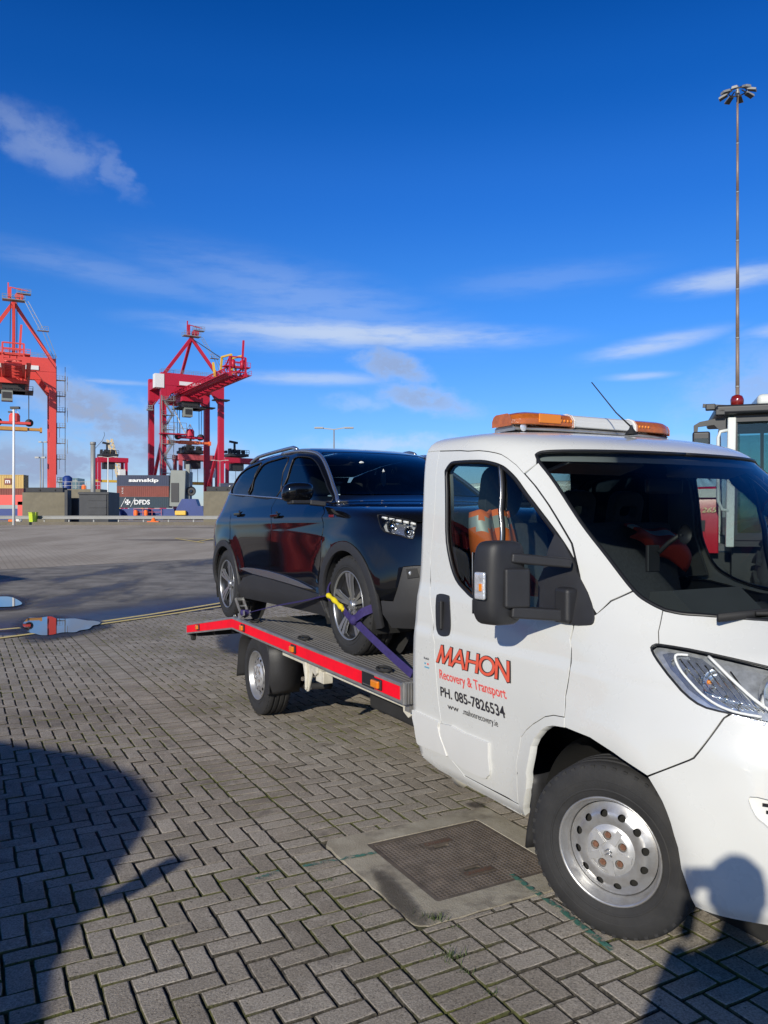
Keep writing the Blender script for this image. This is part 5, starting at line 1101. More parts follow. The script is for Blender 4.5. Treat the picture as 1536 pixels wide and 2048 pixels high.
# doors below the waistline
fdp = [(.662+.002, bl(.662)-.004), (.85, bl(.85)-.004), (1.058, bl(1.058)-.004), (1.15, bl(1.15)-.004)]+[(a-g, b) for a, b in fd[1:4]]+[(fa_o[2][0]-.006, .50), (.795, .445), (.79, .36), (.45, .36)]+[(a+g, b) for a, b in mdg[1:5][::-1]]
d1 = spanel('front_door', fdp, 'black_paint', step=.05)
rdp = [(-.02, bl(-.02)-.004), (.3, bl(.3)-.004), (.662-.002, bl(.662)-.004)]+[(a-g, b) for a, b in mdg[1:5]]+[(.446, .36), (ra_o[-4][0]+.03, .36)]+[(a+.004, b) for a, b in ra_o[14:-4][::-1] if a > rdg[2][0]+.004]+[(rdg[2][0]+g, rdg[2][1]), (rdg[1][0]+g, rdg[1][1])]
d2 = spanel('rear_door', rdp, 'black_paint', step=.05)
for k, (dd, hx) in enumerate(((d2, SP['handles'][0]), (d1, SP['handles'][1]))):
    c = Vector(SUV([hx[0]], [hx[1]])[0])
    for o_, sg in ((dd[0], 1), (dd[1], -1)):
        b_ = MB().box((c.x-.02, sg*(c.y-.022), c.z), (.19, .022, .034)).obj('door_handle', 'black_paint', o_); bevel(b_, .010, 3)
        q = MB().lathe([(.002, .001), (.034, .002), (.038, .0)], (c.x-.02, sg*(c.y-.001), c.z), 'y', 20, sgn=-sg).obj('handle_cup', 'black_matt', o_, True)
wingp = [(1.165, bl(1.165)-.006), (1.30, 1.125)]+[(a-.004, b-.004) for a, b in bon_e[1:5]]+[(1.268, .907), (1.29, .862), (1.30, .83), (1.27, .76), (1.20, .68)]+[(a, b) for a, b in fa_o if a < 1.19 and b > .50][::-1]+[(a+g, b) for a, b in fd[1:4][::-1]]
spanel('front_wing', wingp, 'black_paint', step=.05)
qtr = [(-.95, .90), (-.95, 1.30), (-.5, 1.36), (-.02, 1.335)]+[(rdg[1][0]-g, rdg[1][1]), (rdg[2][0]-g, rdg[2][1])]+[q for q in ra_o if q[1] > .50 and q[0] < rdg[2][0]+.01][::-1]+[(-.25, .48), (-.6, .60), (-.95, .62)]
spanel('rear_quarter', qtr, 'black_paint', step=.055, skirt=.01)
spanel('tailgate', [(-1, .62), (-.95, .62), (-.95, 1.30), (-1, 1.30)], 'black_paint', mirror='merge', step=.06)
spanel('tail_lamp', [(-.95, 1.02), (-.52, 1.06), (-.42, 1.08), (-.46, .97), (-.95, .90)], 'red_board', off=.006, step=.05)
spanel('rear_bumper', [(-1, .23), (-.3, .23), (ra_o[2][0]-.03, .30), (-.25, .475), (-.6, .595), (-1, .615)], 'cladding', mirror='merge', off=.008, step=.06)
# greenhouse
w1 = catmull(Ls('win1'), 3); w2 = catmull(Ls('win2'), 3); w3 = catmull(Ls('win3'), 3)
apl = Ls('apil'); rf = [(1.224, 1.642), (.98, 1.643), (.7, 1.645), (.4, 1.642), (.15, 1.632), (-.1, 1.605), (-.35, 1.55)]
gh = [(-.35, 1.55), (-.42, 1.45), (-.35, 1.36), (-.02, 1.338)]+[(t, bl(t)+.004) for t in (.1, .3, .5, .662, .806, 1.0, 1.15, 1.30)]+[(1.35, 1.17)]+apl[1:-1][::-1][0:0]+[(1.385, 1.235), (1.400, 1.316), (1.425, 1.423), (1.437, 1.521), (1.436, 1.578), (1.392, 1.615)]+rf[:-1]
fr_ = spanel('window_frame', gh, 'black_paint', holes=[w1, w2, w3], step=.05)
for dd, sg in ((fr_[0], 1), (fr_[1], -1)):
    for nm, wv, mt in (('front_window', w1, 'suv_glass'), ('rear_window', w2, 'privacy_glass'), ('quarter_window', w3, 'privacy_glass')):
        o = panel(SUV, nm, wv, mt, dd, off=-.006, skirt=0, ks=KS, step=.07)
        if sg < 0: mirror_obj(o); bpy.data.objects.remove(o)
        o = MB().tube(surf_pts(SUV, wv, .0), .0065, 5, True).obj('window_seal', 'seal', dd, True)
        if sg < 0: mirror_obj(o); bpy.data.objects.remove(o)
    P = surf_pts(SUV, catmull([(-.4, 1.352), (-.2, 1.348)]+[(t, bl(t)) for t in (-.02, .15, .3, .5, .662, .806, 1.0, 1.15)], 3, False), .003); o = MB().tube([(q[0], sg*q[1], q[2]) for q in P], .008, 6).obj('waist_strip', 'silver_trim', dd, True)
tp = catmull([(.7, 1.655)]+apl, 4, False); P = surf_pts(SUV, tp, .006)
for sg in (1, -1):
    MB().tube([(q[0], sg*q[1], q[2]) for q in P], .017, 6).obj('roof_trim', 'silver_trim', suv, True)
    rr_ = surf_pts(SUV, catmull([(-.1, 1.640), (.05, 1.668), (.3, 1.678), (.6, 1.682), (.85, 1.682), (1.05, 1.674)], 4, False), 0)
    R_ = [Vector((q[0], sg*q[1], q[2]+.030*min(1, 2.2*math.sin(PI*k/(len(rr_)-1))))) for k, q in enumerate(rr_)]; MB().tube(R_, .018, 8).obj('roof_rail', 'silver_trim', suv, True)
wl = Ls('wsl'); wbt = Ls('wsb')
rfp = [(-1, 1.575), (-.35, 1.56)]+[(a, b+.003) for a, b in rf[::-1][1:]]+[(1.392, 1.622), (1.45, 1.60), (1.532, 1.633), (1.75, 1.640), (2, 1.643), (2, 1.815), (-1, 1.815)]
spanel('roof', rfp, 'black_paint', mirror='merge', step=.06)
wpl_ = [(1.40, 1.316), (1.425, 1.423), (1.437, 1.521), (1.44, 1.578), (1.50, 1.612), (1.54, 1.628), (1.75, 1.636), (2, 1.639), (2, 1.236)]+[(a, b) for a, b in wbt[::-1]][1:]+[(1.385, 1.232)]
ws2 = spanel('windscreen', wpl_, 'suv_glass', mirror='merge', off=-.003, skirt=0, step=.07)
spanel('rear_screen', [(-1, 1.33), (-.52, 1.37), (-.45, 1.45), (-.42, 1.55), (-1, 1.565)], 'privacy_glass', mirror='merge', step=.07, skirt=0)
bn = [(1.315, 1.128)]+[(a, b) for a, b in bon_e[1:]]+[(1.62, .925), (1.8, .915), (2, .912), (2, 1.222)]+[(a, b-.012) for a, b in wbt[::-1]]+[(1.375, 1.205), (1.34, 1.155)]
spanel('bonnet', bn, 'black_paint', mirror='merge', step=.05)
bmp = [(1.268, .905), (1.29, .860), (1.385, .835), (1.456, .812), (1.474, .862), (1.497, .912), (1.62, .918), (1.8, .908), (2, .905), (2, .66), (1.7, .655), (1.447, .648), (1.376, .640), (1.329, .506), (1.291, .421), (1.205, .423)]+[q for q in fa_o if q[1] > .43 and q[0] > 1.1 and q[1] < .72][::-1]+[(1.265, .76), (1.297, .83)]
spanel('front_bumper', bmp, 'black_paint', mirror='merge', step=.045)
spanel('lower_bumper', [(1.20, .415), (1.289, .414), (1.325, .506), (1.372, .636), (1.447, .644), (1.7, .65), (2, .655), (2, .232), (1.439, .236), (1.271, .238), (1.205, .33)], 'cladding', mirror='merge', step=.05, off=-.004)
spanel('fog_lamp_pocket', [(1.395, .625), (1.46, .63), (1.47, .575), (1.40, .565)], 'black_matt', off=.004, step=.04)
c = Vector(SUV([1.42], [.598])[0])
for sg in (1, -1): MB().lathe([(.001, .004), (.010, .003), (.014, .0)], (c.x+.002, sg*c.y, c.z), 'x', 18).obj('fog_lamp', 'lamp_silver', suv, True)
hd = catmull(Ls('head'), 2)
for sg in (1, -1):
    H_ = panel(SUV, 'headlight', hd, 'lamp_silver', suv, off=-.045, skirt=0, ks=KS, step=.05); mm = []
    mm.append(panel(SUV, 'lens', hd, 'lamp_glass', H_, off=.002, skirt=0, ks=KS, step=.05)); mm.append(MB().tube(surf_pts(SUV, hd, 0), .005, 5, True).obj('lamp_rim', 'seal', H_, True))
    mm.append(panel(SUV, 'reflector', [(1.30, .945), (1.36, .95), (1.46, .912), (1.455, .835), (1.39, .85), (1.31, .873)], 'silver_trim', H_, off=-.036, step=.04, ks=KS))
    for tt, vv, r_ in ((1.345, .905, .05), (1.432, .865, .036)):
        cc_ = Vector(SUV([tt], [vv])[0])-Vector(SUV.nrm([tt], [vv])[0])*.022; mm.append(MB().lathe([(.004, -.02), (r_*.7, -.012), (r_, .008)], cc_, 'x', 22).obj('reflector_bowl', 'chrome', H_, True)); mm.append(MB().lathe([(.001, .022), (r_*.4, .016), (r_*.5, 0)], cc_, 'x', 16).obj('bulb', 'chrome', H_, True))
    for k in range(5):
        a = 1.315+.038*k; mm.append(MB().tube(surf_pts(SUV, [(a, .962-.0105*k), (a+.026, .955-.0105*k)], -.008), .010, 6).obj('daylight_cell', 'clear_lens', H_, True))
    if sg < 0:
        q = mirror_obj(H_)
        for o in mm: mirror_obj(o, q); bpy.data.objects.remove(o)
        bpy.data.objects.remove(H_)
# cladding: arches and sills
def band(name, o_, i_, cut=0):
    return spanel(name, o_+i_[::-1], 'cladding', off=.010, step=.05, skirt=.03)
band('arch_cladding', fa_o, fa_i); band('arch_cladding', ra_o, ra_i)
so_ = [(ra_i[-1][0]+.01, .24), (ra_i[-5][0]+.012, .36), (.25, .44), (.33, .478), (.45, .462), (.6, .435), (.74, .40), (fa_i[2][0]-.010, .40), (fa_i[0][0]-.006, .24)]
spanel('sill_cladding', so_, 'cladding', off=.012, step=.05, skirt=.03)
spanel('door_strip', Ls('strip'), 'silver_trim', off=.018, step=.05, skirt=.012)
pp = SP['plate'][0]; c = Vector(SUV([.945], [.985])[0]); 
for sg in (1, -1): b_ = MB().box((c.x, sg*(c.y-.004), c.z), (.085, .006, .018)).obj('wing_badge', 'chrome', suv)
# door mirrors
for sg in (1, -1):
    g_ = empty('door_mirror'); g_.parent = suv; V = []; n_ = 22; lv = [(-.5, .55, .5), (-.42, .86, .85), (-.2, 1, 1), (.15, 1, 1), (.38, .86, .9), (.5, .5, .5)]
    for w_, sx, sy in lv:
        for k in range(n_):
            a = 2*PI*k/n_; V.append((-.535+.080*math.cos(a)*sx+.02*w_, sg*(-1.055+.125*math.copysign(abs(math.sin(a))**.7, math.sin(a))*sy+w_*.02), 1.165+w_*.150-.02*math.sin(a)*sg*0))
    F = [(i*n_+k, i*n_+(k+1) % n_, (i+1)*n_+(k+1) % n_, (i+1)*n_+k) for i in range(len(lv)-1) for k in range(n_)]+[tuple(range(n_))[::-1], tuple((len(lv)-1)*n_+k for k in range(n_))]
    if sg > 0: F = [f for f in F]
    o = mesh('mirror_shell', V, F, 'black_paint', g_, True); s_ = o.modifiers.new('ss', 'SUBSURF'); s_.levels = s_.render_levels = 1
    o = MB().box((-.515, sg*-1.03, 1.090), (.12, .20, .03)).obj('mirror_foot', 'black_plastic', g_); bevel(o, .010, 2); o = MB().bar((-.46, sg*-.86, 1.075), (-.49, sg*-.98, 1.088), .08, .04).obj('mirror_arm', 'black_plastic', g_); bevel(o, .01, 2)
    o = MB().box((-.618, sg*-1.055, 1.165), (.006, .19, .10)).obj('mirror_glass', 'chrome', g_)
# interior shell, seats, screen items
MB().bx(-3.2, -.5, -.72, .72, .30, .36).obj('car_floor', 'interior', suv); MB().prism([(-.95, .5), (-.95, 1.02), (-.80, 1.10), (-.42, 1.10), (-.30, .5)], (0, -.74, 0), (1, 0, 0), (0, 0, 1), (0, 1.48, 0)).obj('dashboard', 'interior', suv)
for x, ys in ((-1.55, (-.38, .38)), (-2.45, (-.42, 0, .42))):
    for y in ys:
        s_ = empty('seat'); s_.parent = suv; o = MB().box((x+.2, y, .62), (.5, .46, .15)).obj('cushion', 'seat_fabric', s_); bevel(o, .04); o = MB().box((x-.08, y, .92), (.14, .46, .56), Matrix.Rotation(rad(-14), 3, 'Y')).obj('backrest', 'seat_fabric', s_); bevel(o, .05); o = MB().box((x-.19, y, 1.30), (.09, .26, .19)).obj('headrest', 'seat_fabric', s_); bevel(o, .03)
swc = Vector((-1.12, -.38, .98)); MB().tube([swc+Vector((.07*math.sin(a), .18*math.cos(a), .17*math.sin(a))) for a in [2*PI*k/24 for k in range(24)]], .014, 6, True).obj('steering_wheel', 'interior', suv, True)
for (a, b, mt, nm) in (((-.50, -.30), (.36, .10), 'paper', 'paper_notice'),):
    o = MB().box((-.60, -.05, 1.135), (.13, .30, .004), Matrix.Rotation(rad(-10), 3, 'Y')).obj('paper_sheet', 'paper', None); o.location = suv.location; o.rotation_euler = suv.rotation_euler; tag(o, 'white paper notice lying on the dashboard of the black car', 'paper')
    for k in range(4): pass
    o = MB().box((-.60, .15, 1.136), (.13, .11, .004), Matrix.Rotation(rad(-10), 3, 'Y')).obj('red_card', 'red_print', None); o.location = suv.location; o.rotation_euler = suv.rotation_euler; tag(o, 'red card beside the white paper on the dashboard of the black car', 'card')
o = MB().box((-.55, -.42, 1.128), (.05, .13, .004)).obj('permit_strip', 'paper', None); o.location = suv.location; o.rotation_euler = suv.rotation_euler; tag(o, 'narrow white permit at the near corner of the car windscreen', 'permit')
P = surf_pts(SUV, [(1.90, 1.42)], -.05)[0]; fr_o = MB().prism([(0, .075), (.022, .03), (.026, -.02), (.016, -.06), (0, -.075), (-.016, -.06), (-.026, -.02), (-.022, .03)], P, (0, 1, 0), (0, 0, 1), (.003, 0, 0)).obj('air_freshener', 'paper', None); fr_o.location = suv.location; fr_o.rotation_euler = suv.rotation_euler; tag(fr_o, 'pale leaf-shaped air freshener hanging behind the car windscreen', 'air freshener')
MB().lathe([(.0, .004), (.028, .003), (.03, 0)], surf_pts(SUV, [(1.80, 1.515)], -.02)[0], 'x', 18).obj('screen_sticker', 'paper', suv, True)
# wheel wells
for cx in (0, -2.84):
    for sg in (-1, 1):
        b_ = MB().lathe([(.39, .0), (.395, .3)], (cx, sg*.905, .352), 'y', 28, a0=rad(-25), a1=rad(205), sgn=-sg); b_.lathe([(.395, .3), (.05, .3)], (cx, sg*.905, .352), 'y', 28, sgn=-sg); b_.obj('wheel_well', 'under', suv, True)
MB().bx(-3.35, .55, -.62, .62, .24, .34).obj('underbody', 'under', suv)
def car_wheel(loc, rz, ph=0):
    w_ = empty('wheel', loc, rz); w_.parent = suv; tyre(w_, .350, .225, .236)
    MB().lathe([(.238, -.097), (.243, -.105), (.239, -.108), (.233, -.103), (.231, -.097)], (0, 0, 0), 'y', 64).obj('rim', 'alloy', w_, True); MB().lathe([(.231, -.097), (.224, -.085), (.214, -.06), (.205, .0), (.205, .08), (.235, .095)], (0, 0, 0), 'y', 64).obj('rim_barrel', 'alloy_dark', w_, True)
    MB().lathe([(.0, .045), (.21, .045)], (0, 0, 0), 'y', 32, sgn=-1).obj('brake_disc', 'under', w_)
    dep = lambda r: .072+.024*sp(r/.2)-.012*sp((.04-r)/.02)
    for k in range(5):
        a0 = 2*PI*k/5+ph
        for s_, (m1, m2) in ((-1, ('alloy', 'alloy')), (1, ('alloy', 'alloy'))):
            poly = [(.035, .012), (.10, .019), (.17, .031), (.231, .044), (.231, .013), (.17, .008), (.10, .004), (.035, .001)]
            V = []; n_ = len(poly); ca, sa = math.cos(a0), math.sin(a0)
            for d_ in (0, .022):
                for r_, t_ in poly:
                    x, z = r_*ca-s_*t_*sa, r_*sa+s_*t_*ca; V.append((x, -(dep(r_)-d_), z))
            F = [tuple(range(n_))[::-s_], tuple(range(n_, 2*n_))[::s_]]+[((i, (i+1) % n_, n_+(i+1) % n_, n_+i) if s_ < 0 else (i, n_+i, n_+(i+1) % n_, (i+1) % n_)) for i in range(n_)]
            o = mesh('spoke', V, F, 'alloy', w_); bevel(o, .003, 1)
        # dark insert between the pair
        V = []; poly = [(.05, .0), (.12, .0), (.17, .012), (.231, .016), (.231, -.016), (.17, -.012), (.12, -.0)]; ca, sa = math.cos(a0), math.sin(a0)
        for r_, t_ in poly: V.append((r_*ca-t_*sa, -(dep(r_)-.012), r_*sa+t_*ca))
        mesh('spoke_insert', V, [tuple(range(len(poly)))], 'alloy_dark', w_)
        
    MB().lathe([(.0, .088), (.03, .086), (.036, .078), (.038, .05)], (0, 0, 0), 'y', 20, sgn=-1).obj('centre_cap', 'alloy', w_, True)
    for k in range(5): a = 2*PI*k/5+ph+PI/5; MB().cyl((.055*math.cos(a), -.062, .055*math.sin(a)), (.055*math.cos(a), -.076, .055*math.sin(a)), .010, 6).obj('wheel_bolt', 'zinc', w_)
    MB().lathe([(.04, .060), (.20, .052), (.228, .07)], (0, 0, 0), 'y', 32, sgn=-1).obj('wheel_inner', 'alloy_dark', w_, True)
car_wheel((0, -.80, .350), 0, .35); car_wheel((-2.84, -.80, .350), 0, .1); car_wheel((0, .80, .350), PI, .2); car_wheel((-2.84, .80, .350), PI, .6)
# ---------------- straps ----------------
def ribbon(pts, nrm, w_, th=.004):
    """flat webbing along pts; nrm gives the face direction at each point"""
    P = [Vector(q) for q in pts]; N_ = [Vector(q).normalized() for q in nrm]; V = []; F = []
    for i, q in enumerate(P):
        d = (P[min(i+1, len(P)-1)]-P[max(i-1, 0)]).normalized(); s_ = d.cross(N_[i]).normalized(); n_ = s_.cross(d).normalized()
        V += [q+s_*w_/2+n_*th/2, q-s_*w_/2+n_*th/2, q-s_*w_/2-n_*th/2, q+s_*w_/2-n_*th/2]
    for i in range(len(P)-1):
        for k in range(4): F.append((i*4+k, i*4+(k+1) % 4, i*4+4+(k+1) % 4, i*4+4+k))
    F += [(0, 1, 2, 3)[::-1], tuple(len(V)-4+k for k in range(4))]; return V, F
def cpath(pts, n=8): return [tuple(q) for q in catmull(pts, n, False)]
st = empty('ratchet_strap', tl(0, 0, 0), TROT, 'purple ratchet strap with yellow sleeve lashing the front wheel of the car', 'strap')
fx, fy, fz = -2.63, .06-.80-.115, .672+.35                                    # hub face of the near front wheel (truck frame)
yo = fy-.022
def rb(name, pts, nr, w_, mat, n=8):
    P = cpath(pts, n); Nn = [tuple(q) for q in catmull(nr, n, False)]; V, F = ribbon(P, Nn, w_); return mesh(name, V, F, mat, st, False)
rb('front_webbing', [(fx+.16, yo-.010, fz-.07), (fx+.40, yo-.002, fz-.155), (fx+.65, yo+.01, fz-.24), (fx+.90, yo+.02, .705)], [(0, -1, .3)]*4, .050, 'purple_strap')
rb('wheel_webbing', [(fx-.29, yo+.09, fz+.20), (fx-.30, yo+.02, fz+.12), (fx-.26, yo-.004, fz+.055), (fx-.20, yo-.010, fz+.035)], [(-.3, -1, 0), (-.2, -1, 0), (0, -1, 0), (0, -1, 0)], .05, 'purple_strap')
V = []; F = []
sl = MB().tube(cpath([(fx-.24, yo-.014, fz+.055), (fx-.14, yo-.018, fz+.035), (fx-.03, yo-.018, fz+.0), (fx+.03, yo-.016, fz-.025)], 5), [.017+.004*math.sin(k*1.3) for k in range(16)], 8); s_o = sl.obj('sleeve', 'yellow_sleeve', st, True); 
rb('hub_webbing', [(fx+.02, yo-.012, fz-.02), (fx+.08, yo-.014, fz-.05), (fx+.17, yo-.010, fz-.085)], [(0, -1, 0)]*3, .05, 'purple_strap')
rb('tread_webbing', [(fx+.12, yo-.012, fz-.075), (fx+.22, yo-.022, fz-.06), (fx+.31, yo-.008, fz-.01), (fx+.355, yo+.06, fz+.02), (fx+.365, yo+.16, fz+.03), (fx+.365, yo+.27, fz+.03)], [(0, -1, .2), (0, -1, .2), (.6, -1, 0), (1, -.3, 0), (1, 0, 0), (1, 0, 0)], .055, 'purple_strap')
o = MB().lathe([(.001, .03), (.02, .026), (.034, .012), (.034, -.012), (.02, -.026), (.001, -.03)], (fx+.20, yo-.02, fz-.075), 'y', 12).obj('knot', 'purple_strap', st, True)
rx, ry, rz_ = -4.46, -.985, .80                                                # ratchet by the rear wheel
rb('rear_webbing', [(fx-.25, yo-.006, fz+.055), (fx-.7, yo-.02, fz-.03), (fx-1.2, yo-.04, fz-.115), (rx+.06, ry+.03, rz_-.005)], [(0, -.35, 1), (0, -.3, 1), (0, -.25, 1), (0, -.2, 1)], .045, 'purple_strap', 6)
rt = empty('ratchet'); rt.parent = st
for s_ in (-1, 1):
    MB().bar((rx-.02, ry+s_*.034, rz_-.03), (rx-.17, ry+s_*.034, rz_+.09), .006, .042, (0, 0, 1)).obj('handle_side', 'zinc', rt); MB().bar((rx+.06, ry+s_*.028, rz_-.01), (rx-.12, ry+s_*.028, rz_-.06), .005, .045).obj('frame_side', 'zinc', rt)
MB().bar((rx-.17, ry-.04, rz_+.09), (rx-.17, ry+.04, rz_+.09), .03, .022).obj('handle_grip', 'zinc', rt); MB().bar((rx-.10, ry-.036, rz_+.035), (rx-.10, ry+.036, rz_+.035), .03, .01).obj('pawl_plate', 'zinc', rt); MB().cyl((rx-.0, ry-.04, rz_-.015), (rx-.0, ry+.04, rz_-.015), .026, 14).obj('spool', 'purple_strap', rt, True)
rb('tail_webbing', [(rx-.08, ry, rz_-.045), (rx-.20, ry+.0, rz_-.075), (rx-.30, ry+.01, rz_-.095)], [(0, -.2, 1)]*3, .048, 'purple_strap')
for c, d in (((fx+.92, yo+.045, .695), 1), ((rx-.33, ry+.01, rz_-.10), -1)): MB().tube([(c[0]+d*.05*math.sin(a), c[1], c[2]+.022*math.cos(a)) for a in np.linspace(-.3, PI+.6, 12)], .007, 6).tube([(c[0], c[1]-.025, c[2]), (c[0]-d*.03, c[1], c[2]+.015), (c[0], c[1]+.025, c[2])], .005, 6).obj('hook', 'zinc', st, True)
# ---------------- port behind ----------------
def W(px, py, D): return Vector(((px-768)/1560*D, D, 1.64+(1034-py)/1560*D))
mk('crane_orange', (.72, .075, .058), .45, var=.05, vs=.3); mk('crane_red', (.50, .016, .045), .45, var=.06, vs=.3); mk('crane_pink', (.52, .10, .115), .5, var=.06, vs=.3)
mk('galv', (.30, .30, .29), .55, metal=.3, var=.1, vs=.5); mk('dark_steel', (.035, .036, .04), .6); mk('crane_yellow', (.72, .46, .06), .5, var=.06); mk('spreader_orange', (.80, .17, .05), .5, var=.08); mk('spreader_yellow', (.55, .28, .06), .55, var=.15, vs=.6)
mk('sign_white', (.78, .78, .76), .5); mk('navy', (.018, .030, .075), .5, var=.1, vs=.4); mk('teal_navy', (.012, .034, .055), .5, var=.1, vs=.4); mk('brown_box', (.20, .045, .032), .6, var=.12, vs=.5); mk('grey_box', (.30, .29, .27), .6, var=.1, vs=.4); mk('ochre_box', (.52, .35, .11), .6, var=.1, vs=.4); mk('red_box', (.42, .014, .022), .42, var=.08, vs=.5)
mk('wall_concrete', (.19, .168, .120), .92, var=.14, vs=.9, bump=.4, bs=6, dirt=.35, dcol=(.06, .055, .045), dscale=.8); mk('wall_cap', (.040, .042, .046), .8, var=.1, vs=1)
mk('dark_box', (.030, .033, .040), .6, var=.2, vs=1.2, dirt=.3, dcol=(.07, .07, .075), dscale=1.4); mk('ship_blue', (.012, .038, .19), .45, var=.1, vs=.3); mk('ship_grey', (.23, .25, .23), .6, var=.1, vs=.2)
mk('bin_yellow', (.58, .72, .03), .5); mk('cone_orange', (.9, .16, .02), .6); mk('rust_pole', (.19, .115, .085), .55, metal=.3, col2=(.36, .29, .235), vs=.45); mk('bldg_glass', (.10, .17, .20), .2, metal=.3); mk('kerb', (.155, .135, .105), .9, var=.12, vs=2)
def rail(mb, a, b, h=1.1, n=4, r=.05, mid=True):
    a, b = Vector(a), Vector(b); up = Vector((0, 0, h)); mb.bar(a+up, b+up, r); 
    if mid: mb.bar(a+up*.5, b+up*.5, r*.8)
    for k in range(n+1): q = a+(b-a)*k/n; mb.bar(q, q+up, r)
def stair(mb, a, b, w_=.9, h=1.0, up=(0, 1, 0)):
    a, b = Vector(a), Vector(b); s_ = Vector(up)*w_/2
    for k in (-1, 1): mb.bar(a+s_*k, b+s_*k, .10, .22); mb.bar(a+s_*k+Vector((0, 0, h)), b+s_*k+Vector((0, 0, h)), .06); mb.bar(a+s_*k+Vector((0, 0, h*.5)), b+s_*k+Vector((0, 0, h*.5)), .05)
    n_ = 8
    for k in range(n_+1): q = a+(b-a)*k/n_; mb.bar(q-s_, q+s_, .25, .05); mb.bar(q-s_, q-s_+Vector((0, 0, h)), .05)
def sts(loc, yaw, mat, label, tip, spr_mat, spz, trolley_x, swap=1, ap=57.2, zs=1.0):
    """ship-to-shore gantry: near legs at x=0, far legs at x=-13, boom along +x"""
    c = empty('gantry_crane', loc, yaw, label, 'crane'); LY = 8.65; c.scale = (1, 1, zs)
    for y in (-LY, LY):
        for x in (0, -13):
            b_ = MB().box((x, y, 20.5), (1.55, 1.55, 41)); o = b_.obj('leg', mat, c)
        MB().bar((-13, y, 40.3), (0, y, 40.3), 1.4, 2.2).obj('side_beam', mat, c); MB().bar((-13, y, 8.5), (0, y, 8.5), 1.0, 1.5).obj('sill_tie', mat, c); MB().bar((-12.4, y, 9), (-.6, y, 24), .8).obj('leg_brace', mat, c)
        MB().box((-6.5, y, 1.2), (17, 1.6, 1.4)).obj('sill_beam', mat, c)
    for x in (0, -13):
        MB().box((x, 0, 40.9), (1.7, 2*LY+1.5, 3.6)).obj('portal_beam', mat, c)
        for s_ in (-1, 1): MB().prism([(0, 0), (3.2, 0), (0, -4.5)], (x-.75, s_*(LY-.7), 39.2), (0, -s_, 0), (0, 0, 1), (1.5, 0, 0)).obj('knee_plate', mat, c)
    sg_ = plate('name_board', [(-4.2, -.55), (5.5, -.55), (5.5, .55), (-4.2, .55)], [], (.95+.12, 0, 39.9), (0, 1, 0), (0, 0, 1), .08, 'sign_white', c, 9)
    # boom: twin girders, ties, walkways with rails
    x0 = -24; BZ = 36.6
    for y in (-2.1, 2.1): MB().bar((x0, y, BZ+.5), (tip, y, BZ+.5), .7, 1.0).obj('boom_girder', mat, c); MB().bar((x0, y, BZ+2.5), (tip, y, BZ+2.5), .28).obj('boom_chord', mat, c)
    tb = MB()
    for x in np.arange(x0+1, tip, 2.1): tb.bar((x, -2.1, BZ+.25), (x, 2.1, BZ+.25), .4, .45)
    for x in np.arange(x0+1, tip-2, 4.2): tb.bar((x, -2.1, BZ+1.7), (x+2.1, 2.1, BZ+1.7), .25); tb.bar((x+2.1, 2.1, BZ+1.7), (x+4.2, -2.1, BZ+1.7), .25)
    for y in (-2.1, 2.1):
        for q_, x in enumerate(np.arange(x0+.5, tip-2, 2.1)): tb.bar((x, y, BZ+.9), (x, y, BZ+2.5), .16); tb.bar((x, y, BZ+.9 if q_ % 2 else BZ+2.5), (x+2.1, y, BZ+2.5 if q_ % 2 else BZ+.9), .14)
    tb.obj('boom_ties', mat, c)
    wk = MB()
    for s_ in (-1, 1): wk.box(((x0+tip)/2, s_*3.1, BZ+.55), (tip-x0, .95, .12)); rail(wk, (x0, s_*3.55, BZ+.6), (tip, s_*3.55, BZ+.6), 1.15, 26, .07)
    wk.obj('boom_walkway', mat, c)
    tf = MB()
    for y in (-2.1, 2.1): tf.bar((tip-.4, y, BZ), (tip-.4, y, BZ+5.0), .4); tf.bar((tip-5, y, BZ+2), (tip-.4, y, BZ+5), .3)
    for z in (1.2, 2.4, 3.6, 5.0): tf.bar((tip-.4, -2.1, BZ+z), (tip-.4, 2.1, BZ+z), .3)
    tf.bar((tip-.6, 1.2, BZ+2), (tip-.6, 1.6, BZ+9.5), .45, .45); tf.box((tip-1.5, 0, BZ+2.6), (2.5, 6.8, .25)); rail(tf, (tip-.3, -3.4, BZ+2.7), (tip-.3, 3.4, BZ+2.7), 1.1, 8, .09); tf.obj('boom_tip_frame', mat, c)
    if swap > 1:
        yt = MB(); 
        for s_ in (-1, 1): yt.bar((tip-9, s_*1.5, BZ+2), (tip-8, s_*1.5, BZ+6.2), .5); yt.bar((tip-8, s_*1.5, BZ+6.2), (tip-1, s_*1.5, BZ+5.6), .45); yt.bar((tip-1, s_*1.5, BZ+5.6), (tip-1, s_*1.5, BZ+2), .4); yt.bar((tip-9, s_*3, BZ+1), (tip-10.5, s_*3, BZ+5), .5)
        yt.obj('forestay_hinge', 'crane_yellow', c)
        for y in (-1.2, 1.2): MB().cyl((tip-.6, y, BZ+2.2), (tip-.6, y, BZ+4.2), .55, 12).obj('buffer_drum', mat, c, True)
    # A-frame and stays
    AP = Vector((-1.0, 0, ap))
    for y in (-LY+.4, LY-.4): MB().bar(AP, (0, y, 42.6), .85, .85).obj('mast_leg', mat, c)
    MB().bar(AP, (-13, 0, 42.6), .75, .75).obj('back_stay', mat, c)
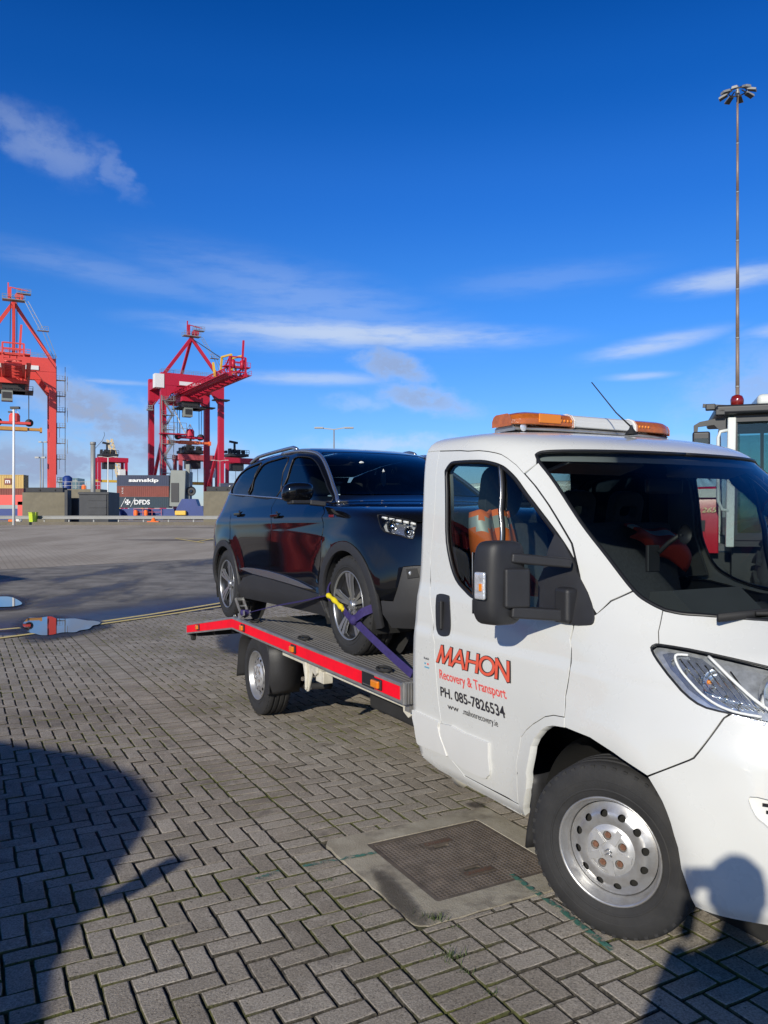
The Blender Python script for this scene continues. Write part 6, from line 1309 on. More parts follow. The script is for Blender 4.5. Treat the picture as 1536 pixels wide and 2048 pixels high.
    if swap == 1: MB().bar(AP, (tip-1.5, .0, BZ+2.4), .55, .55).obj('fore_stay', mat, c); MB().tube([AP+Vector((0, -.7, 0)), (tip-3, -.7, BZ+2)], .09, 5).tube([AP+Vector((0, .7, 0)), (tip-3, .7, BZ+2)], .09, 5).obj('hoist_rope', 'dark_steel', c)
    else: MB().tube([AP, (tip-9, -.8, BZ+5.8)], .12, 5).obj('fore_stay_rope', 'dark_steel', c)
    tpf = MB(); tpf.box(AP+Vector((0, 0, .5)), (2.4, 5.0, .2)); tpf.box(AP+Vector((0, 2.2, 2.4)), (1.6, 3.2, .15))
    for s_ in (-1, 1): rail(tpf, AP+Vector((s_*1.2, -2.5, .6)), AP+Vector((s_*1.2, 2.5, .6)), 1.1, 5, .09); rail(tpf, AP+Vector((s_*.8, .7, 2.5)), AP+Vector((s_*.8, 3.8, 2.5)), 1.1, 3, .09)
    tpf.obj('mast_platform', 'galv', c); th_ = MB(); th_.box(AP+Vector((0, -.9, 2.1)), (.9, .8, 3.2)); th_.cyl(AP+Vector((-.5, 1.2, 1.6)), AP+Vector((.5, 1.2, 1.6)), 1.0, 14); th_.bar(AP+Vector((0, -.9, 3.9)), AP+Vector((0, 3.2, 3.3)), .22); th_.bar(AP+Vector((0, -1.2, 2)), AP+Vector((0, -1.2, 5)), .3); th_.obj('mast_head', mat, c)
    ld = MB(); m1 = Vector((.2, LY*.52+1.2, (ap+42.6)/2)); ld.bar(AP+Vector((.9, 2.4, .4)), m1+Vector((.4, .2, 0)), .12); ld.bar(AP+Vector((.9, 3.2, .4)), m1+Vector((.4, 1.1, 0)), .12); ld.box(m1+Vector((.4, .8, 0)), (1.2, 2.6, .15)); rail(ld, m1+Vector((1, -.4, 0)), m1+Vector((1, 2.0, 0)), 1.1, 3, .08); ld.bar(m1+Vector((.6, .6, 0)), (.8, LY+.2, 42.8), .12); ld.bar(m1+Vector((.6, 1.5, 0)), (.8, LY+1.0, 42.8), .12)
    for k in range(9):
        u = k/9; q = AP+Vector((.9, 2.4, .4)); e = m1+Vector((.4, .2, 0)); p_ = q+(e-q)*u; ld.bar(p_, p_+Vector((0, .8, 0)), .07)
    ld.obj('mast_ladder', 'galv', c)
    tr_ = MB(); rail(tr_, (.9, -LY-.7, 42.7), (.9, LY+.7, 42.7), 1.1, 14, .07); rail(tr_, (-.9, -LY-.7, 42.7), (-.9, LY+.7, 42.7), 1.1, 14, .07); tr_.obj('beam_railing', 'galv', c)
    # machinery under the boom: trolley, cab, ropes, spreader
    tx = trolley_x; tq = empty('trolley'); tq.parent = c
    MB().box((tx, 0, BZ-1.0), (6.5, 6.2, 1.3)).obj('trolley_frame', mat, tq); MB().box((tx, 0, BZ-2.6), (4.8, 5.0, 2.0)).obj('hoist_housing', 'dark_steel', tq)
    b_ = MB()
    for s_ in (-1, 1): rail(b_, (tx+s_*3.4, -4.2, BZ-3.4), (tx+s_*3.4, 4.2, BZ-3.4), 1.1, 6, .09); rail(b_, (tx-3.4, s_*4.2, BZ-3.4), (tx+3.4, s_*4.2, BZ-3.4), 1.1, 6, .09)
    b_.box((tx, 0, BZ-3.5), (7, 8.6, .2)); b_.obj('trolley_platform', 'dark_steel', tq)
    cb = MB().box((tx+2.6, -1.4, BZ-5.0), (2.6, 2.4, 2.6)); cb.obj('operator_cab', 'ship_grey', tq); MB().box((tx+3.92, -1.4, BZ-4.9), (.05, 2.0, 1.6)).obj('cab_window', 'dark_steel', tq)
    for s_ in (-1, 1):
        for s2 in (-1, 1): MB().tube([(tx+s_*1.2, s2*3.3, BZ-3), (tx+s_*1.0, s2*3.3, spz+1.8)], .10, 5).obj('hoist_rope', 'dark_steel', tq)
    hb2 = MB().box((tx, 0, spz+1.5), (2.0, 7.4, .6)); hb2.obj('headblock', mat, tq); 
    for s_ in (-1, 1): MB().cyl((tx-.6, s_*3.4, spz+1.7), (tx+.6, s_*3.4, spz+1.7), .95, 14).obj('sheave', 'dark_steel', tq, True)
    MB().lathe([(1.25, 0), (1.25, 1.6), (.9, 2.2)], (tx, .2, spz+1.8), 'z', 14).obj('cable_basket', mat, tq); b_ = MB()
    for a in (0, PI/2, PI, 1.5*PI): b_.bar((tx+.9*math.cos(a), .2+.9*math.sin(a), spz+4), (tx, .2, spz+5.6), .12)
    b_.obj('basket_frame', 'sign_white', tq)
    sp_b = MB(); sp_b.box((tx, 0, spz), (2.3, 6.0, .9)); sp_b.box((tx, 0, spz), (1.5, 12, .65))
    for s_ in (-1, 1): sp_b.box((tx, s_*6.0, spz-.1), (2.6, .5, 1.2))
    sp_b.obj('spreader', spr_mat, tq)
    return c
def leg_stairs(c, x, y, z0, z1, outx, outy, mat='galv', w_=2.6, zig=True):
    b_ = MB(); z = z0; k = 0; st_ = 4.2
    while z+st_ <= z1:
        a = Vector((x+outx, y+outy-w_/2*(1 if k % 2 else -1), z)); e = Vector((x+outx, y+outy+w_/2*(1 if k % 2 else -1), z+st_))
        if zig: stair(b_, a, e, .8, 1.0, (1, 0, 0))
        else:
            off = .9 if k % 2 else -.9
            for s_ in (-.35, .35): b_.bar((x+outx+s_, y+outy+off, z), (x+outx+s_, y+outy+off, z+st_+1.1), .10)
            for s_ in (-.75, .75): b_.bar((x+outx+s_, y+outy+off+.6, z+1.5), (x+outx+s_, y+outy+off+.6, z+st_+1.1), .07)
            for q in range(12): b_.bar((x+outx-.35, y+outy+off, z+q*.4), (x+outx+.35, y+outy+off, z+q*.4), .06)
        b_.box((x+outx, y+outy, z+st_), (1.3, w_+1.0, .14)); rail(b_, (x+outx+.6, y+outy-w_/2-.5, z+st_), (x+outx+.6, y+outy+w_/2+.5, z+st_), 1.1, 3, .07); b_.bar((x, y, z+st_-.1), (x+outx, y+outy, z+st_-.1), .2); z += st_; k += 1
    for dy in (-w_/2-.4, w_/2+.4): b_.bar((x+outx-.5, y+outy+dy, z0), (x+outx-.5, y+outy+dy, z1), .14)
    b_.obj('access_stairs', mat, c)
b2 = Vector((.52, -.855, 0)).normalized(); r2 = Vector((.855, .52, 0)); C2 = Vector((-56.35, 229.5, 1.0))
c2 = sts(C2, math.atan2(b2.y, b2.x), 'crane_red', 'crimson ship-to-shore gantry crane right behind the black car', 37.5, 'spreader_orange', 23.0, -3.0, 2, 54.0, .99)
leg_stairs(c2, 0, -8.65, 5, 36, 1.8, 1.0); b_ = MB(); b_.bar((.8, -9.4, 5), (.8, -9.4, 36), .15); b_.obj('cable_riser', 'galv', c2)
MB().box((-.2, -9.9, 40.2), (2.4, 2.6, 4.0)).obj('electrical_house', 'sign_white', c2); MB().box((1.5, -6.2, 24.8), (2.5, 7.5, .3)).obj('rest_platform', 'crane_red', c2); b_ = MB(); rail(b_, (2.7, -9.5, 24.9), (2.7, -2.6, 24.9), 3.2, 4, .12); b_.bar((.6, -6, 33), (2.6, -3.0, 25), .25); b_.obj('platform_railing', 'galv', c2)
for y in (8.65,): 
    for x, z in ((0, 36.0), (-13, 35.2)): MB().box((x, y, z), (3.2, 4.6, .35)).obj('leg_platform', 'dark_steel', c2)
b_ = MB(); b_.bar((1.2, -11, 34), (6, -14, 31), .12); b_.box((6, -14, 30.8), (1.5, 1.5, .4)); rail(b_, (5.4, -14.6, 31), (6.6, -13.4, 31), 1, 2, .08); b_.obj('floodlight_bracket', 'galv', c2)
b1 = Vector((.425, -.905, 0)).normalized(); C1 = Vector((-89.4, 188.3, 1.0))
c1 = sts(C1, math.atan2(b1.y, b1.x), 'crane_orange', 'orange-red ship-to-shore gantry crane cut by the left edge of the picture', 21, 'spreader_yellow', 23.6, 1.0, 1, 57.0, .925)
leg_stairs(c1, 0, 8.65, 12, 41, -.2, 1.9, 'galv', 1.2, False); b_ = MB().box((0, 10.8, 10), (2, 2.4, .3)); rail(b_, (.9, 9.7, 10), (.9, 12, 10), 1.2, 3, .1); b_.obj('lower_platform', 'dark_steel', c1)
# rubber-tyred yard gantries beyond
def rtg(px, D, w_, label, mat='crane_pink', yaw=.35, ztop=21):
    base = W(px, 1034, D); base.z = 1.0; c = empty('yard_gantry', base, yaw, label, 'crane', 'yard gantries beyond the quay')
    for x in (-w_/2, w_/2):
        for y in (-2.6, 2.6): MB().box((x, y, ztop/2), (1.0, .9, ztop)).obj('leg', mat, c)
        MB().box((x, 0, 1.6), (1.2, 10, 1.6)).obj('bogie_beam', mat, c)
    for y in (-2.6, 2.6): MB().box((0, y, ztop), (w_+1.5, 1.0, 1.7)).obj('girder', mat, c)
    b_ = MB(); b_.box((-w_*.12, 0, ztop+1.8), (w_*.62, 7, .9)); 
    for k in range(9): b_.box((-w_*.4+k*w_*.068, random.uniform(-1.5, 1.5), ztop+2.6+random.uniform(0, .8)), (.7, 1.6, random.uniform(.8, 2.2)))
    rail(b_, (-w_*.43, -3.5, ztop+2.2), (w_*.2, -3.5, ztop+2.2), 1.3, 8, .14); b_.bar((-w_*.15, 0, ztop+2), (-w_*.15, 0, ztop+6.4), .6); b_.bar((-w_*.32, 0, ztop+6.6), (-w_*.05, 0, ztop+6.2), .7); b_.box((-w_*.1, 0, ztop-2.2), (4, 4, 2.5)); b_.obj('trolley', 'dark_steel', c)
    for s_ in (-1, 1): b2_ = MB().bar((-w_*.1+s_, -2, ztop-2), (-w_*.1+s_, -2, ztop-8), .12); b2_.obj('hoist_rope', 'dark_steel', c)
    MB().box((-w_*.25, -2, ztop-8.2), (9.5, 1.6, .9)).obj('spreader', 'crane_yellow', c); MB().box((w_*.3, -3.9, ztop-5), (2.2, 2, 2.6)).obj('cabin', 'sign_white', c)
rtg(222, 300, 10, 'small red yard gantry behind the dark blue and brown container stack', 'crane_red', .6, 22.5); rtg(392, 250, 12, 'pink-red yard gantry seen between the legs of the crimson crane', 'crane_pink', .6, 19.5); rtg(478, 270, 11, 'red yard gantry peeping out above the rear of the black car', 'crane_red', .6, 20)
# yellow dock crane
yc = empty('dock_crane', W(238, 1034, 330).xy.to_3d()+Vector((0, 0, 1)), 0, 'yellow harbour crane with raised lattice jib behind the containers', 'crane')
b_ = MB(); 
def lattice(mb, a, b, w_, n_, r=.22):
    a, b = Vector(a), Vector(b); d = (b-a).normalized(); s_ = d.cross(Vector((0, 1, 0))).normalized()*w_/2; t_ = Vector((0, w_/2, 0))
    for u in (s_+t_, s_-t_, -s_+t_, -s_-t_): mb.bar(a+u, b+u, r)
    for k in range(n_):
        p0 = a+(b-a)*k/n_; p1 = a+(b-a)*(k+1)/n_; mb.bar(p0+s_+t_, p1-s_+t_, r*.7); mb.bar(p0-s_-t_, p1+s_-t_, r*.7)
lattice(b_, (1, 0, 15), (-4, 0, 33.5), 1.8, 12); b_.obj('jib', 'crane_yellow', yc); b_ = MB(); lattice(b_, (1, 0, 0), (1.5, 0, 21), 2.4, 10, .3); b_.bar((1.5, 0, 21), (10, 0, 9), .6); b_.bar((0, 0, 13), (16, 0, 12.5), .5); b_.bar((10, 0, 0), (10, 0, 13), 1.2); b_.box((13, 0, 10), (5, 3, 4)); b_.obj('tower', 'crane_yellow', yc); MB().box((17, 0, 13.5), (6, 3, 3)).obj('cabin', 'sign_white', yc)
# ---- containers on the moored ship ----
def container(loc, yaw, L, mat, label, group=None, H_=2.59, ribs=26):
    c = empty('shipping_container', loc, yaw, label, 'container', group); h = H_; wd = 2.44
    fr = MB()
    for x in (-L/2+.09, L/2-.09):
        for y in (-wd/2+.09, wd/2-.09): fr.box((x, y, h/2), (.18, .18, h))
    for y in (-wd/2+.06, wd/2-.06): fr.box((0, y, .08), (L-.36, .12, .16)); fr.box((0, y, h-.06), (L-.36, .12, .12))
    for x in (-L/2+.06, L/2-.06): fr.box((x, 0, .08), (.12, wd-.36, .16)); fr.box((x, 0, h-.06), (.12, wd-.36, .12))
    fr.obj('frame', mat, c)
    for y, s_ in ((-wd/2+.03, -1), (wd/2-.03, 1)):
        V = []; xs_ = []; p_ = (L-.36)/ribs
        for k in range(ribs):
            x = -L/2+.18+k*p_; xs_ += [(x, 0), (x+p_*.3, 0), (x+p_*.42, .045), (x+p_*.85, .045)]
        xs_.append((L/2-.18, 0)); V = [(x, y-s_*d, z) for x, d in xs_ for z in (.15, h-.11)]; F = [(2*i, 2*i+1, 2*i+3, 2*i+2) for i in range(len(xs_)-1)]; mesh('side_panel', V, F, mat, c)
    for x in (-L/2+.03, L/2-.03): MB().box((x, 0, h/2), (.03, wd-.36, h-.3)).obj('end_panel', mat, c)
    b_ = MB()
    for y in (-.85, -.35, .35, .85): b_.cyl((L/2+.03, y, .2), (L/2+.03, y, h-.15), .03, 6); b_.cyl((-L/2-.03, y, .2), (-L/2-.03, y, h-.15), .03, 6)
    b_.obj('lock_rods', 'galv', c); MB().box((0, 0, h-.03), (L-.3, wd-.3, .04)).obj('roof_panel', mat, c)
    for x in (-L/2+.09, L/2-.09):
        for y in (-wd/2+.09, wd/2-.09):
            for z in (.06, h-.06): MB().box((x, y, z), (.20, .20, .14)).obj('corner_casting', mat, c)
    return c
ctr = W(288, 1034, 188); YW = rad(4)
zb = 1.64+(1034-1015.5)*188/1560
def ctext(c, txt, mat, x0, z0, w_, h_, **k): return text_obj('lettering', txt, mat, c, (x0, -1.26, z0), (1, 0, 0), (0, 0, 1), w_, h_, lift=.03, **k)
k1 = container((ctr.x, ctr.y, zb), YW, 12.19, 'teal_navy', 'dark blue-green container with a white cross emblem, lowest of the near stack')
ctext(k1, 'DFDS', 'sign_white', -2.0, .75, 3.7, 1.15, offset=.03)
em = MB()
for a in range(4):
    ca, sa = math.cos(a*PI/2), math.sin(a*PI/2); em.add([(-3.55+q[0]*ca-q[1]*sa, -1.285, 1.32+q[0]*sa+q[1]*ca) for q in ((.04, .03), (.62, .34), (.62, -.34), (.04, -.03))], [(0, 1, 2, 3)])
em.obj('cross_emblem', 'sign_white', k1)
for x in (-5.1, -2.9): b_ = MB().bar((x, -1.285, .25), (x+1.1, -1.285, 2.35), .02, .11); b_.obj('slanted_line', 'sign_white', k1)
k2 = container((ctr.x, ctr.y, zb+2.6), YW, 12.19, 'brown_box', 'rust brown container in the middle of the near stack'); text_obj('lettering', '1710', 'sign_white', k2, (-4.55, -1.26, .75), (0, 0, 1), (-1, 0, 0), 1.4, .35, lift=.03)
k3 = container((ctr.x, ctr.y, zb+5.2), YW, 12.19, 'navy', 'navy container with bold white lettering on top of the near stack'); ctext(k3, 'samskip', 'sign_white', -3.3, .72, 7.0, 1.1, offset=.035, shear=0)
for k, m_ in enumerate(('brown_box', 'brown_box', 'navy')): container((ctr.x-.35, ctr.y+2.9, zb+2.6*k), YW, 12.19, m_, 'container in the second row right behind the near stack, %s of its pile' % ('lowest', 'middle', 'topmost')[k], 'containers in the second row')
kl = W(8, 1034, 150); zl = 1.64+(1034-1004)*150/1560
container((kl.x-2.0, kl.y, zl), rad(3), 12.19, 'brown_box', 'dull red container under the ochre one at the left edge'); kk = container((kl.x-2.0, kl.y, zl+2.6), rad(3), 12.19, 'ochre_box', 'ochre yellow container on top at the left edge'); boxo('logo_plate', (3.2, -1.27, 1.3), (1.3, .03, 1.2), 'brown_box', kk); text_obj('lettering', 'm', 'sign_white', kk, (2.75, -1.30, .95), (1, 0, 0), (0, 0, 1), .9, .6, lift=.03, offset=.02)
pb = W(20, 1034, 140); o = empty('pipe_gantry', (pb.x, pb.y, 0), 0, 'orange-red steel portal frame in front of the containers at the left edge', 'frame'); MB().box((0, 0, 1.64+(1034-1000)*140/1560), (11, 1, 1.8)).obj('top_beam', 'crane_orange', o)
for x in (-4.6, 2.4): MB().box((x, 0, 2.2), (1.6, 1, 4.4)).obj('upright', 'crane_orange', o)
k4 = W(466, 1034, 175); kk = container((k4.x, k4.y, 1.64+(1034-990)*175/1560), rad(4), 6.06, 'navy', 'dark blue container with white arrow marks above the right hand wall'); 
for x in (-.9, .0): text_obj('arrow_mark', '(', 'sign_white', kk, (x, -1.26, .5), (1, 0, 0), (0, 0, 1), .5, 1.6, lift=.03, offset=.04)
kk = container((k4.x-1, k4.y, 1.64+(1034-990)*175/1560-2.6), rad(4), 6.06, 'brown_box', 'brown container under the dark blue one above the right hand wall')
# moored ship: hull, hatch coamings, ramp
sh = empty('moored_ship', (W(250, 1034, 186).x, 186, 0), 0, 'blue moored ship carrying the container stack behind the guard rail', 'ship')
MB().bx(-60, 46, 0, 20, -1, zb-.25).obj('hull', 'ship_blue', sh)
sx = lambda px: W(px, 1034, 184).x-sh.location.x
zz = lambda py: 1.64+(1034-py)*184/1560
for a, b, t_, nm in ((225, 243, 1018, 'coaming'), (258, 300, 1017, 'coaming'), (318, 352, 1018, 'coaming')):
    o = MB().prism([(sx(a), zz(1036)), (sx(b), zz(1036)), (sx(b-3), zz(t_)), (sx(a+2), zz(t_-1))], (0, -2.5, 0), (1, 0, 0), (0, 0, 1), (0, 2, 0)).obj(nm, 'ship_blue', sh)
MB().prism([(sx(348), zz(1036)), (sx(410), zz(1036)), (sx(407), zz(1012)), (sx(398), zz(1012)), (sx(393), zz(998)), (sx(366), zz(998)), (sx(356), zz(1015))], (0, -3, 0), (1, 0, 0), (0, 0, 1), (0, 3, 0)).obj('bow_bulwark', 'ship_blue', sh)
o = MB().box((sx(355), 1.5, zz(977)), (3.6, 7, 8.6), Matrix.Rotation(rad(2), 3, 'Y')).obj('ramp_tower', 'ship_grey', sh); bevel(o, .15); MB().box((sx(350), -2.1, zz(985)), (1.8, .1, 4.5)).obj('ramp_opening', 'dark_steel', sh); MB().box((sx(372), 0, zz(970)), (.9, 1, 10)).obj('ramp_post', 'ship_grey', sh)
MB().lathe([(1.1, 0), (1.15, .3), (.3, .35), (.3, .1)], (sx(380), -1.2, zz(982)), 'y', 20).obj('winch_drum', 'dark_steel', sh, True)
b_ = MB(); rail(b_, (sx(270), -3, zz(1031)), (sx(325), -3, zz(1031)), 1.6, 3, .10); b_.obj('deck_railing', 'crane_pink', sh)
for px in (275, 295): MB().lathe([(.45, 0), (.5, .9), (.3, 1.3)], (sx(px), -3.2, zz(1031)), 'z', 12).obj('deck_drum', 'cone_orange', sh, True)
o = MB().box((sx(365), -3.6, zz(1026)), (2.6, 1, 1.1)).obj('deck_machine', 'crane_yellow', sh); bevel(o, .2)
for px, py in ((168, 976), (187, 976)): q = W(px, py, 120); o = MB().lathe([(.35, 0), (.4, .5), (.38, 1.2), (.2, 1.4)], q-Vector((0, 0, .9)), 'z', 12).obj('orange_drum', 'cone_orange', None, True); tag(o, 'orange drum on the quay deck %s the dark container' % ('just left above' if px < 180 else 'right above'), 'drum')
qd = W(152, 1034, 118); o = empty('quay_deck', (qd.x, qd.y, 0), 0, 'raised concrete quay deck with railing behind the dark container', 'platform'); MB().box((1, 0, 2.9), (6.4, 3, 5.8)).obj('deck_block', 'wall_concrete', o); b_ = MB(); rail(b_, (-2.2, -1.4, 5.8), (4.2, -1.4, 5.8), 1.1, 6, .06); b_.obj('railing', 'galv', o); MB().lathe([(.7, 0), (.7, 1.8), (.3, 2.1)], (-1.3, 0, 5.8), 'z', 12).obj('blue_tank', 'ship_blue', o, True)
bl_ = W(144, 1034, 340); o = empty('glass_building', (bl_.x, bl_.y, 0), 0, 'distant green glass office building between the crane leg and the vent pipe', 'building'); zt = 1.64+(1034-957)*340/1560; MB().box((0, 0, zt/2), (8, 8, zt)).obj('block', 'bldg_glass', o)
for k in range(6): MB().box((0, -4.02, zt-1.2-2.7*k), (7.9, .1, .25)).obj('floor_band', 'galv', o)
for k in range(5): MB().box((-3.2+1.6*k, -4.03, zt-8), (.15, .1, 15.5)).obj('mullion', 'galv', o)
# ---- walls, gates, dark boxes at the edge of the yard ----
def wall(px0, px1, py0, py1, D, label, depth=1.2, cap=True):
    a, b = W(px0, py1, D), W(px1, py0, D); z0 = gz(D)-.1; o = empty('quay_wall', ((a.x+b.x)/2, D, z0), rad(2), label, 'wall'); w_ = b.x-a.x; h = b.z-z0; c_ = .45
    q = MB().box((0, depth/2, (h-c_)/2), (w_, depth, h-c_)).obj('wall_block', 'wall_concrete', o); bevel(q, .03)
    if cap: q = MB().box((-.0, depth/2, h-c_/2), (w_-.55, depth-.1, c_)).obj('cap', 'wall_cap', o); bevel(q, .04); [MB().cyl((x, -.02, h-.26), (x, .1, h-.26), .1, 3).obj('cap_marker', 'black_matt', o) for x in (-w_*.1, w_*.25)]
    return o
wall(45, 131, 975, 1046, 72, 'left hand concrete quay wall block with dark capping behind the yellow bin'); wall(407, 470, 973, 1046, 72, 'right hand concrete quay wall block with dark capping behind the car')
def dbox(px0, px1, py0, D, label, parts=True, depth=3):
    a, b = W(px0, 1040, D), W(px1, py0, D); z0 = gz(D)-.02; o = empty('steel_skip', ((a.x+b.x)/2, D, z0), 0, label, 'container'); w_ = b.x-a.x; h = b.z-z0; q = MB().box((0, depth/2, h/2), (w_, depth, h)).obj('body', 'dark_box', o); bevel(q, .04)
    if parts:
        MB().box((.35, -.05, h*.55), (w_*.62, .08, h*.72)).obj('front_panel', 'dark_box', o); MB().box((0, -.06, h-.12), (w_+.1, .12, .2)).obj('top_rim', 'dark_box', o)
        for k in range(3): MB().box((.35, -.11, h*(.3+.22*k)), (w_*.6, .04, .06)).obj('panel_rib', 'dark_box', o)
    return o
dbox(158, 217, 984, 71, 'dark slate steel container with ribbed front standing by the guard rail'); dbox(139, 157, 996, 74, 'black recess box between the quay wall and the slate container', False, 1.5); 
q = W(136, 1034, 71.5); o = MB().box((q.x, 71.5, gz(71)+1.55), (.28, .9, 3.1)).obj('steel_gatepost', 'dark_box'); bevel(o, .02); tag(o, 'dark steel gatepost leaning against the end of the left wall', 'post')
# guard rail, kerb
gr = empty('guard_rail', (0, 0, 0), 0, 'long galvanised double-wave guard rail along the far edge of the yard', 'guard rail')
GD = 69.0; ga = W(-60, 1040, GD); gb_ = W(640, 1040, GD-1.5); d_ = (gb_-ga).xy.to_3d(); n_ = 14
pr = [(-.155, .0), (-.13, .04), (-.07, .04), (-.035, -.03), (.035, -.03), (.07, .04), (.13, .04), (.155, 0)]
V = [(q.x, q.y-p_[1], gz(q.y)+.62+p_[0]) for q in (ga, gb_) for p_ in pr]; F = [(i, i+8, i+9, i+1) for i in range(7)]; mesh('rail_beam', V, F, 'galv', gr, False).modifiers.new('s', 'SOLIDIFY').thickness = .01
for k in range(n_+1): q = ga+d_*(k/n_); MB().box((q.x, q.y+.12, gz(q.y)+.32), (.11, .07, .70)).obj('rail_post', 'galv', gr)
o = MB().bar((ga.x, ga.y-.9, gz(ga.y)+.02), (gb_.x, gb_.y-.9, gz(gb_.y)+.02), .35, .42).obj('kerb', 'kerb'); o['kind'] = 'structure'
# bin, cone, small things at the rail
bq = W(66.5, 1034, 68.3); bn_ = empty('wheelie_bin', (bq.x, bq.y, gz(68)), .2, 'lime yellow wheelie bin standing at the guard rail', 'bin')
o = MB().add([(-.27, -.30, .08), (.27, -.30, .08), (.27, .28, .08), (-.27, .28, .08), (-.31, -.37, 1.0), (.31, -.37, 1.0), (.31, .36, 1.0), (-.31, .36, 1.0)], [(3, 2, 1, 0), (4, 5, 6, 7), (0, 1, 5, 4), (1, 2, 6, 5), (2, 3, 7, 6), (3, 0, 4, 7)]).obj('bin_body', 'bin_yellow', bn_); bevel(o, .03); o = MB().box((0, 0, 1.05), (.66, .80, .07)).obj('lid', 'bin_yellow', bn_); bevel(o, .03)
for s_ in (-1, 1): MB().cyl((s_*.30, .26, .10), (s_*.24, .26, .10), .10, 12).obj('bin_wheel', 'black_matt', bn_)
cq = W(307, 1034, 67.6); cn = empty('traffic_cone', (cq.x, cq.y, gz(67.6)+.22), 0, 'orange road cone lying low below the guard rail', 'cone'); MB().box((0, 0, .04), (1.0, .5, .08)).obj('base', 'cone_orange', cn); MB().lathe([(.26, .08), (.22, .12), (.10, .36), (.07, .40)], (0, 0, 0), 'z', 14).obj('cone_body', 'cone_orange', cn, True)
wq = W(36, 1034, 70); o = MB().box((wq.x, 70.2, gz(70)+.45), (.55, .3, .5)).obj('white_drum', 'sign_white'); bevel(o, .12, 3); tag(o, 'small white drum behind the guard rail beside the lamp post foot', 'drum')
rq = W(22, 1034, 70); o = MB().box((rq.x, 70.2, gz(70)+.28), (.6, .3, .3)).obj('red_block', 'cone_orange'); bevel(o, .06); tag(o, 'low red barrier block beside the white drum behind the guard rail', 'block')
# ---- poles ----
def pole(px, py, D, r0, r1, mat, label, head=None, group=None):
    q = W(px, py, D); z0 = gz(D); o = empty('lamp_post', (q.x, q.y, z0), 0, label, 'lamp post', group); h = q.z-z0; MB().cyl((0, 0, 0), (0, 0, h), r0, 12, r1).obj('pole', mat, o, True)
    if head: head(o, h)
    return o
def head1(o, h): b_ = MB(); b_.box((.12, 0, h+.1), (.75, .3, .2)); b_.box((-.3, 0, h-.25), (.3, .2, .12)); b_.obj('lamp_head', 'dark_steel', o)
def headT(o, h): b_ = MB(); b_.bar((0, 0, h), (-.9, 0, h+.1), .08); b_.bar((0, 0, h), (.9, 0, h+.15), .08); b_.obj('arms', 'galv', o); [MB().box((s_*1.2, 0, h+.13), (.7, .3, .12)).obj('lamp_head', 'galv', o) for s_ in (-1, 1)]
def heads(o, h): [MB().box((s_*.5, 0, h), (.6, .4, .25)).obj('lamp_head', 'galv', o) for s_ in (-1, 1)]
pole(27.5, 818, 66, .12, .085, 'sign_white', 'tall white lamp post in front of the orange crane at the left edge', head1)
pole(86, 884, 150, .15, .09, 'galv', 'thin far lamp post between the white lamp post and the crane leg', heads); pole(81, 915, 120, .12, .09, 'galv', 'short far camera pole left of the orange crane leg', heads)
pole(216, 915, 130, .10, .08, 'sign_white', 'slim pale pole in front of the small red yard gantry', headT); pole(668, 859, 62, .075, .05, 'galv', 'twin-arm street lamp above the roof of the black car', headT); pole(440, 922, 140, .1, .07, 'galv', 'small lamp post between the legs of the crimson crane', headT)
vp = W(186, 884, 100); o = empty('vent_pipe', (vp.x, vp.y, 0), 0, 'grey capped vent pipe standing above the slate container', 'pipe'); MB().cyl((0, 0, 0), (0, 0, vp.z), .30, 14).obj('pipe', 'galv', o, True); MB().cyl((0, 0, vp.z-.35), (0, 0, vp.z), .37, 14).obj('cap', 'galv', o, True); MB().tube([(.3, 0, vp.z-.8), (1.2, 0, vp.z+.2), (1.5, 0, vp.z+.9), (1.4, 0, vp.z+1.3)], .03, 5).obj('cable', 'dark_steel', o)
# high mast with a crown of floodlights
hm = W(1475, 190, 52); mst = empty('high_mast', (hm.x, hm.y, gz(52)), 0, 'tall floodlight mast with a crown of lamps at the right', 'light mast'); h = hm.z-gz(52)
seg = 9
for k in range(seg):
    z0 = h*k/seg; z1 = h*(k+1)/seg; r0 = .155-.085*k/seg; r1 = .155-.085*(k+1)/seg; MB().cyl((0, 0, z0), (0, 0, z1), r0, 14, r1).obj('mast_section', 'rust_pole', mst, True)
    if k: MB().cyl((0, 0, z0-.05), (0, 0, z0+.05), r0+.012, 14).obj('collar', 'galv', mst, True)
MB().lathe([(.55, 0), (.58, .05), (.55, .1), (.5, .05), (.55, 0)], (0, 0, h+.15), 'z', 24).obj('lamp_ring', 'dark_steel', mst, True); MB().lathe([(.09, -.1), (.16, .1), (.05, .6)], (0, 0, h), 'z', 12).obj('mast_head', 'galv', mst, True)
for k in range(8):
    a = 2*PI*k/8+.2; fl = empty('floodlight', (math.cos(a)*.82, math.sin(a)*.82, h+.18), 0); fl.parent = mst; fl.rotation_euler = (0, rad(22), a); q = MB().add([(-.2, -.12, .05), (-.2, .12, .05), (.34, .16, .05), (.34, -.16, .05), (-.2, -.15, -.10), (-.2, .15, -.10), (.38, .21, -.10), (.38, -.21, -.10)], [(0, 3, 2, 1), (4, 5, 6, 7), (0, 4, 7, 3), (1, 2, 6, 5), (0, 1, 5, 4), (2, 3, 7, 6)]).obj('lamp_case', 'galv', fl); bevel(q, .01); MB().box((.09, 0, -.105), (.5, .32, .02)).obj('lamp_face', 'dark_steel', fl)
    MB().bar((-.2, 0, 0), (-.55, 0, .0), .06).obj('bracket', 'dark_steel', fl)
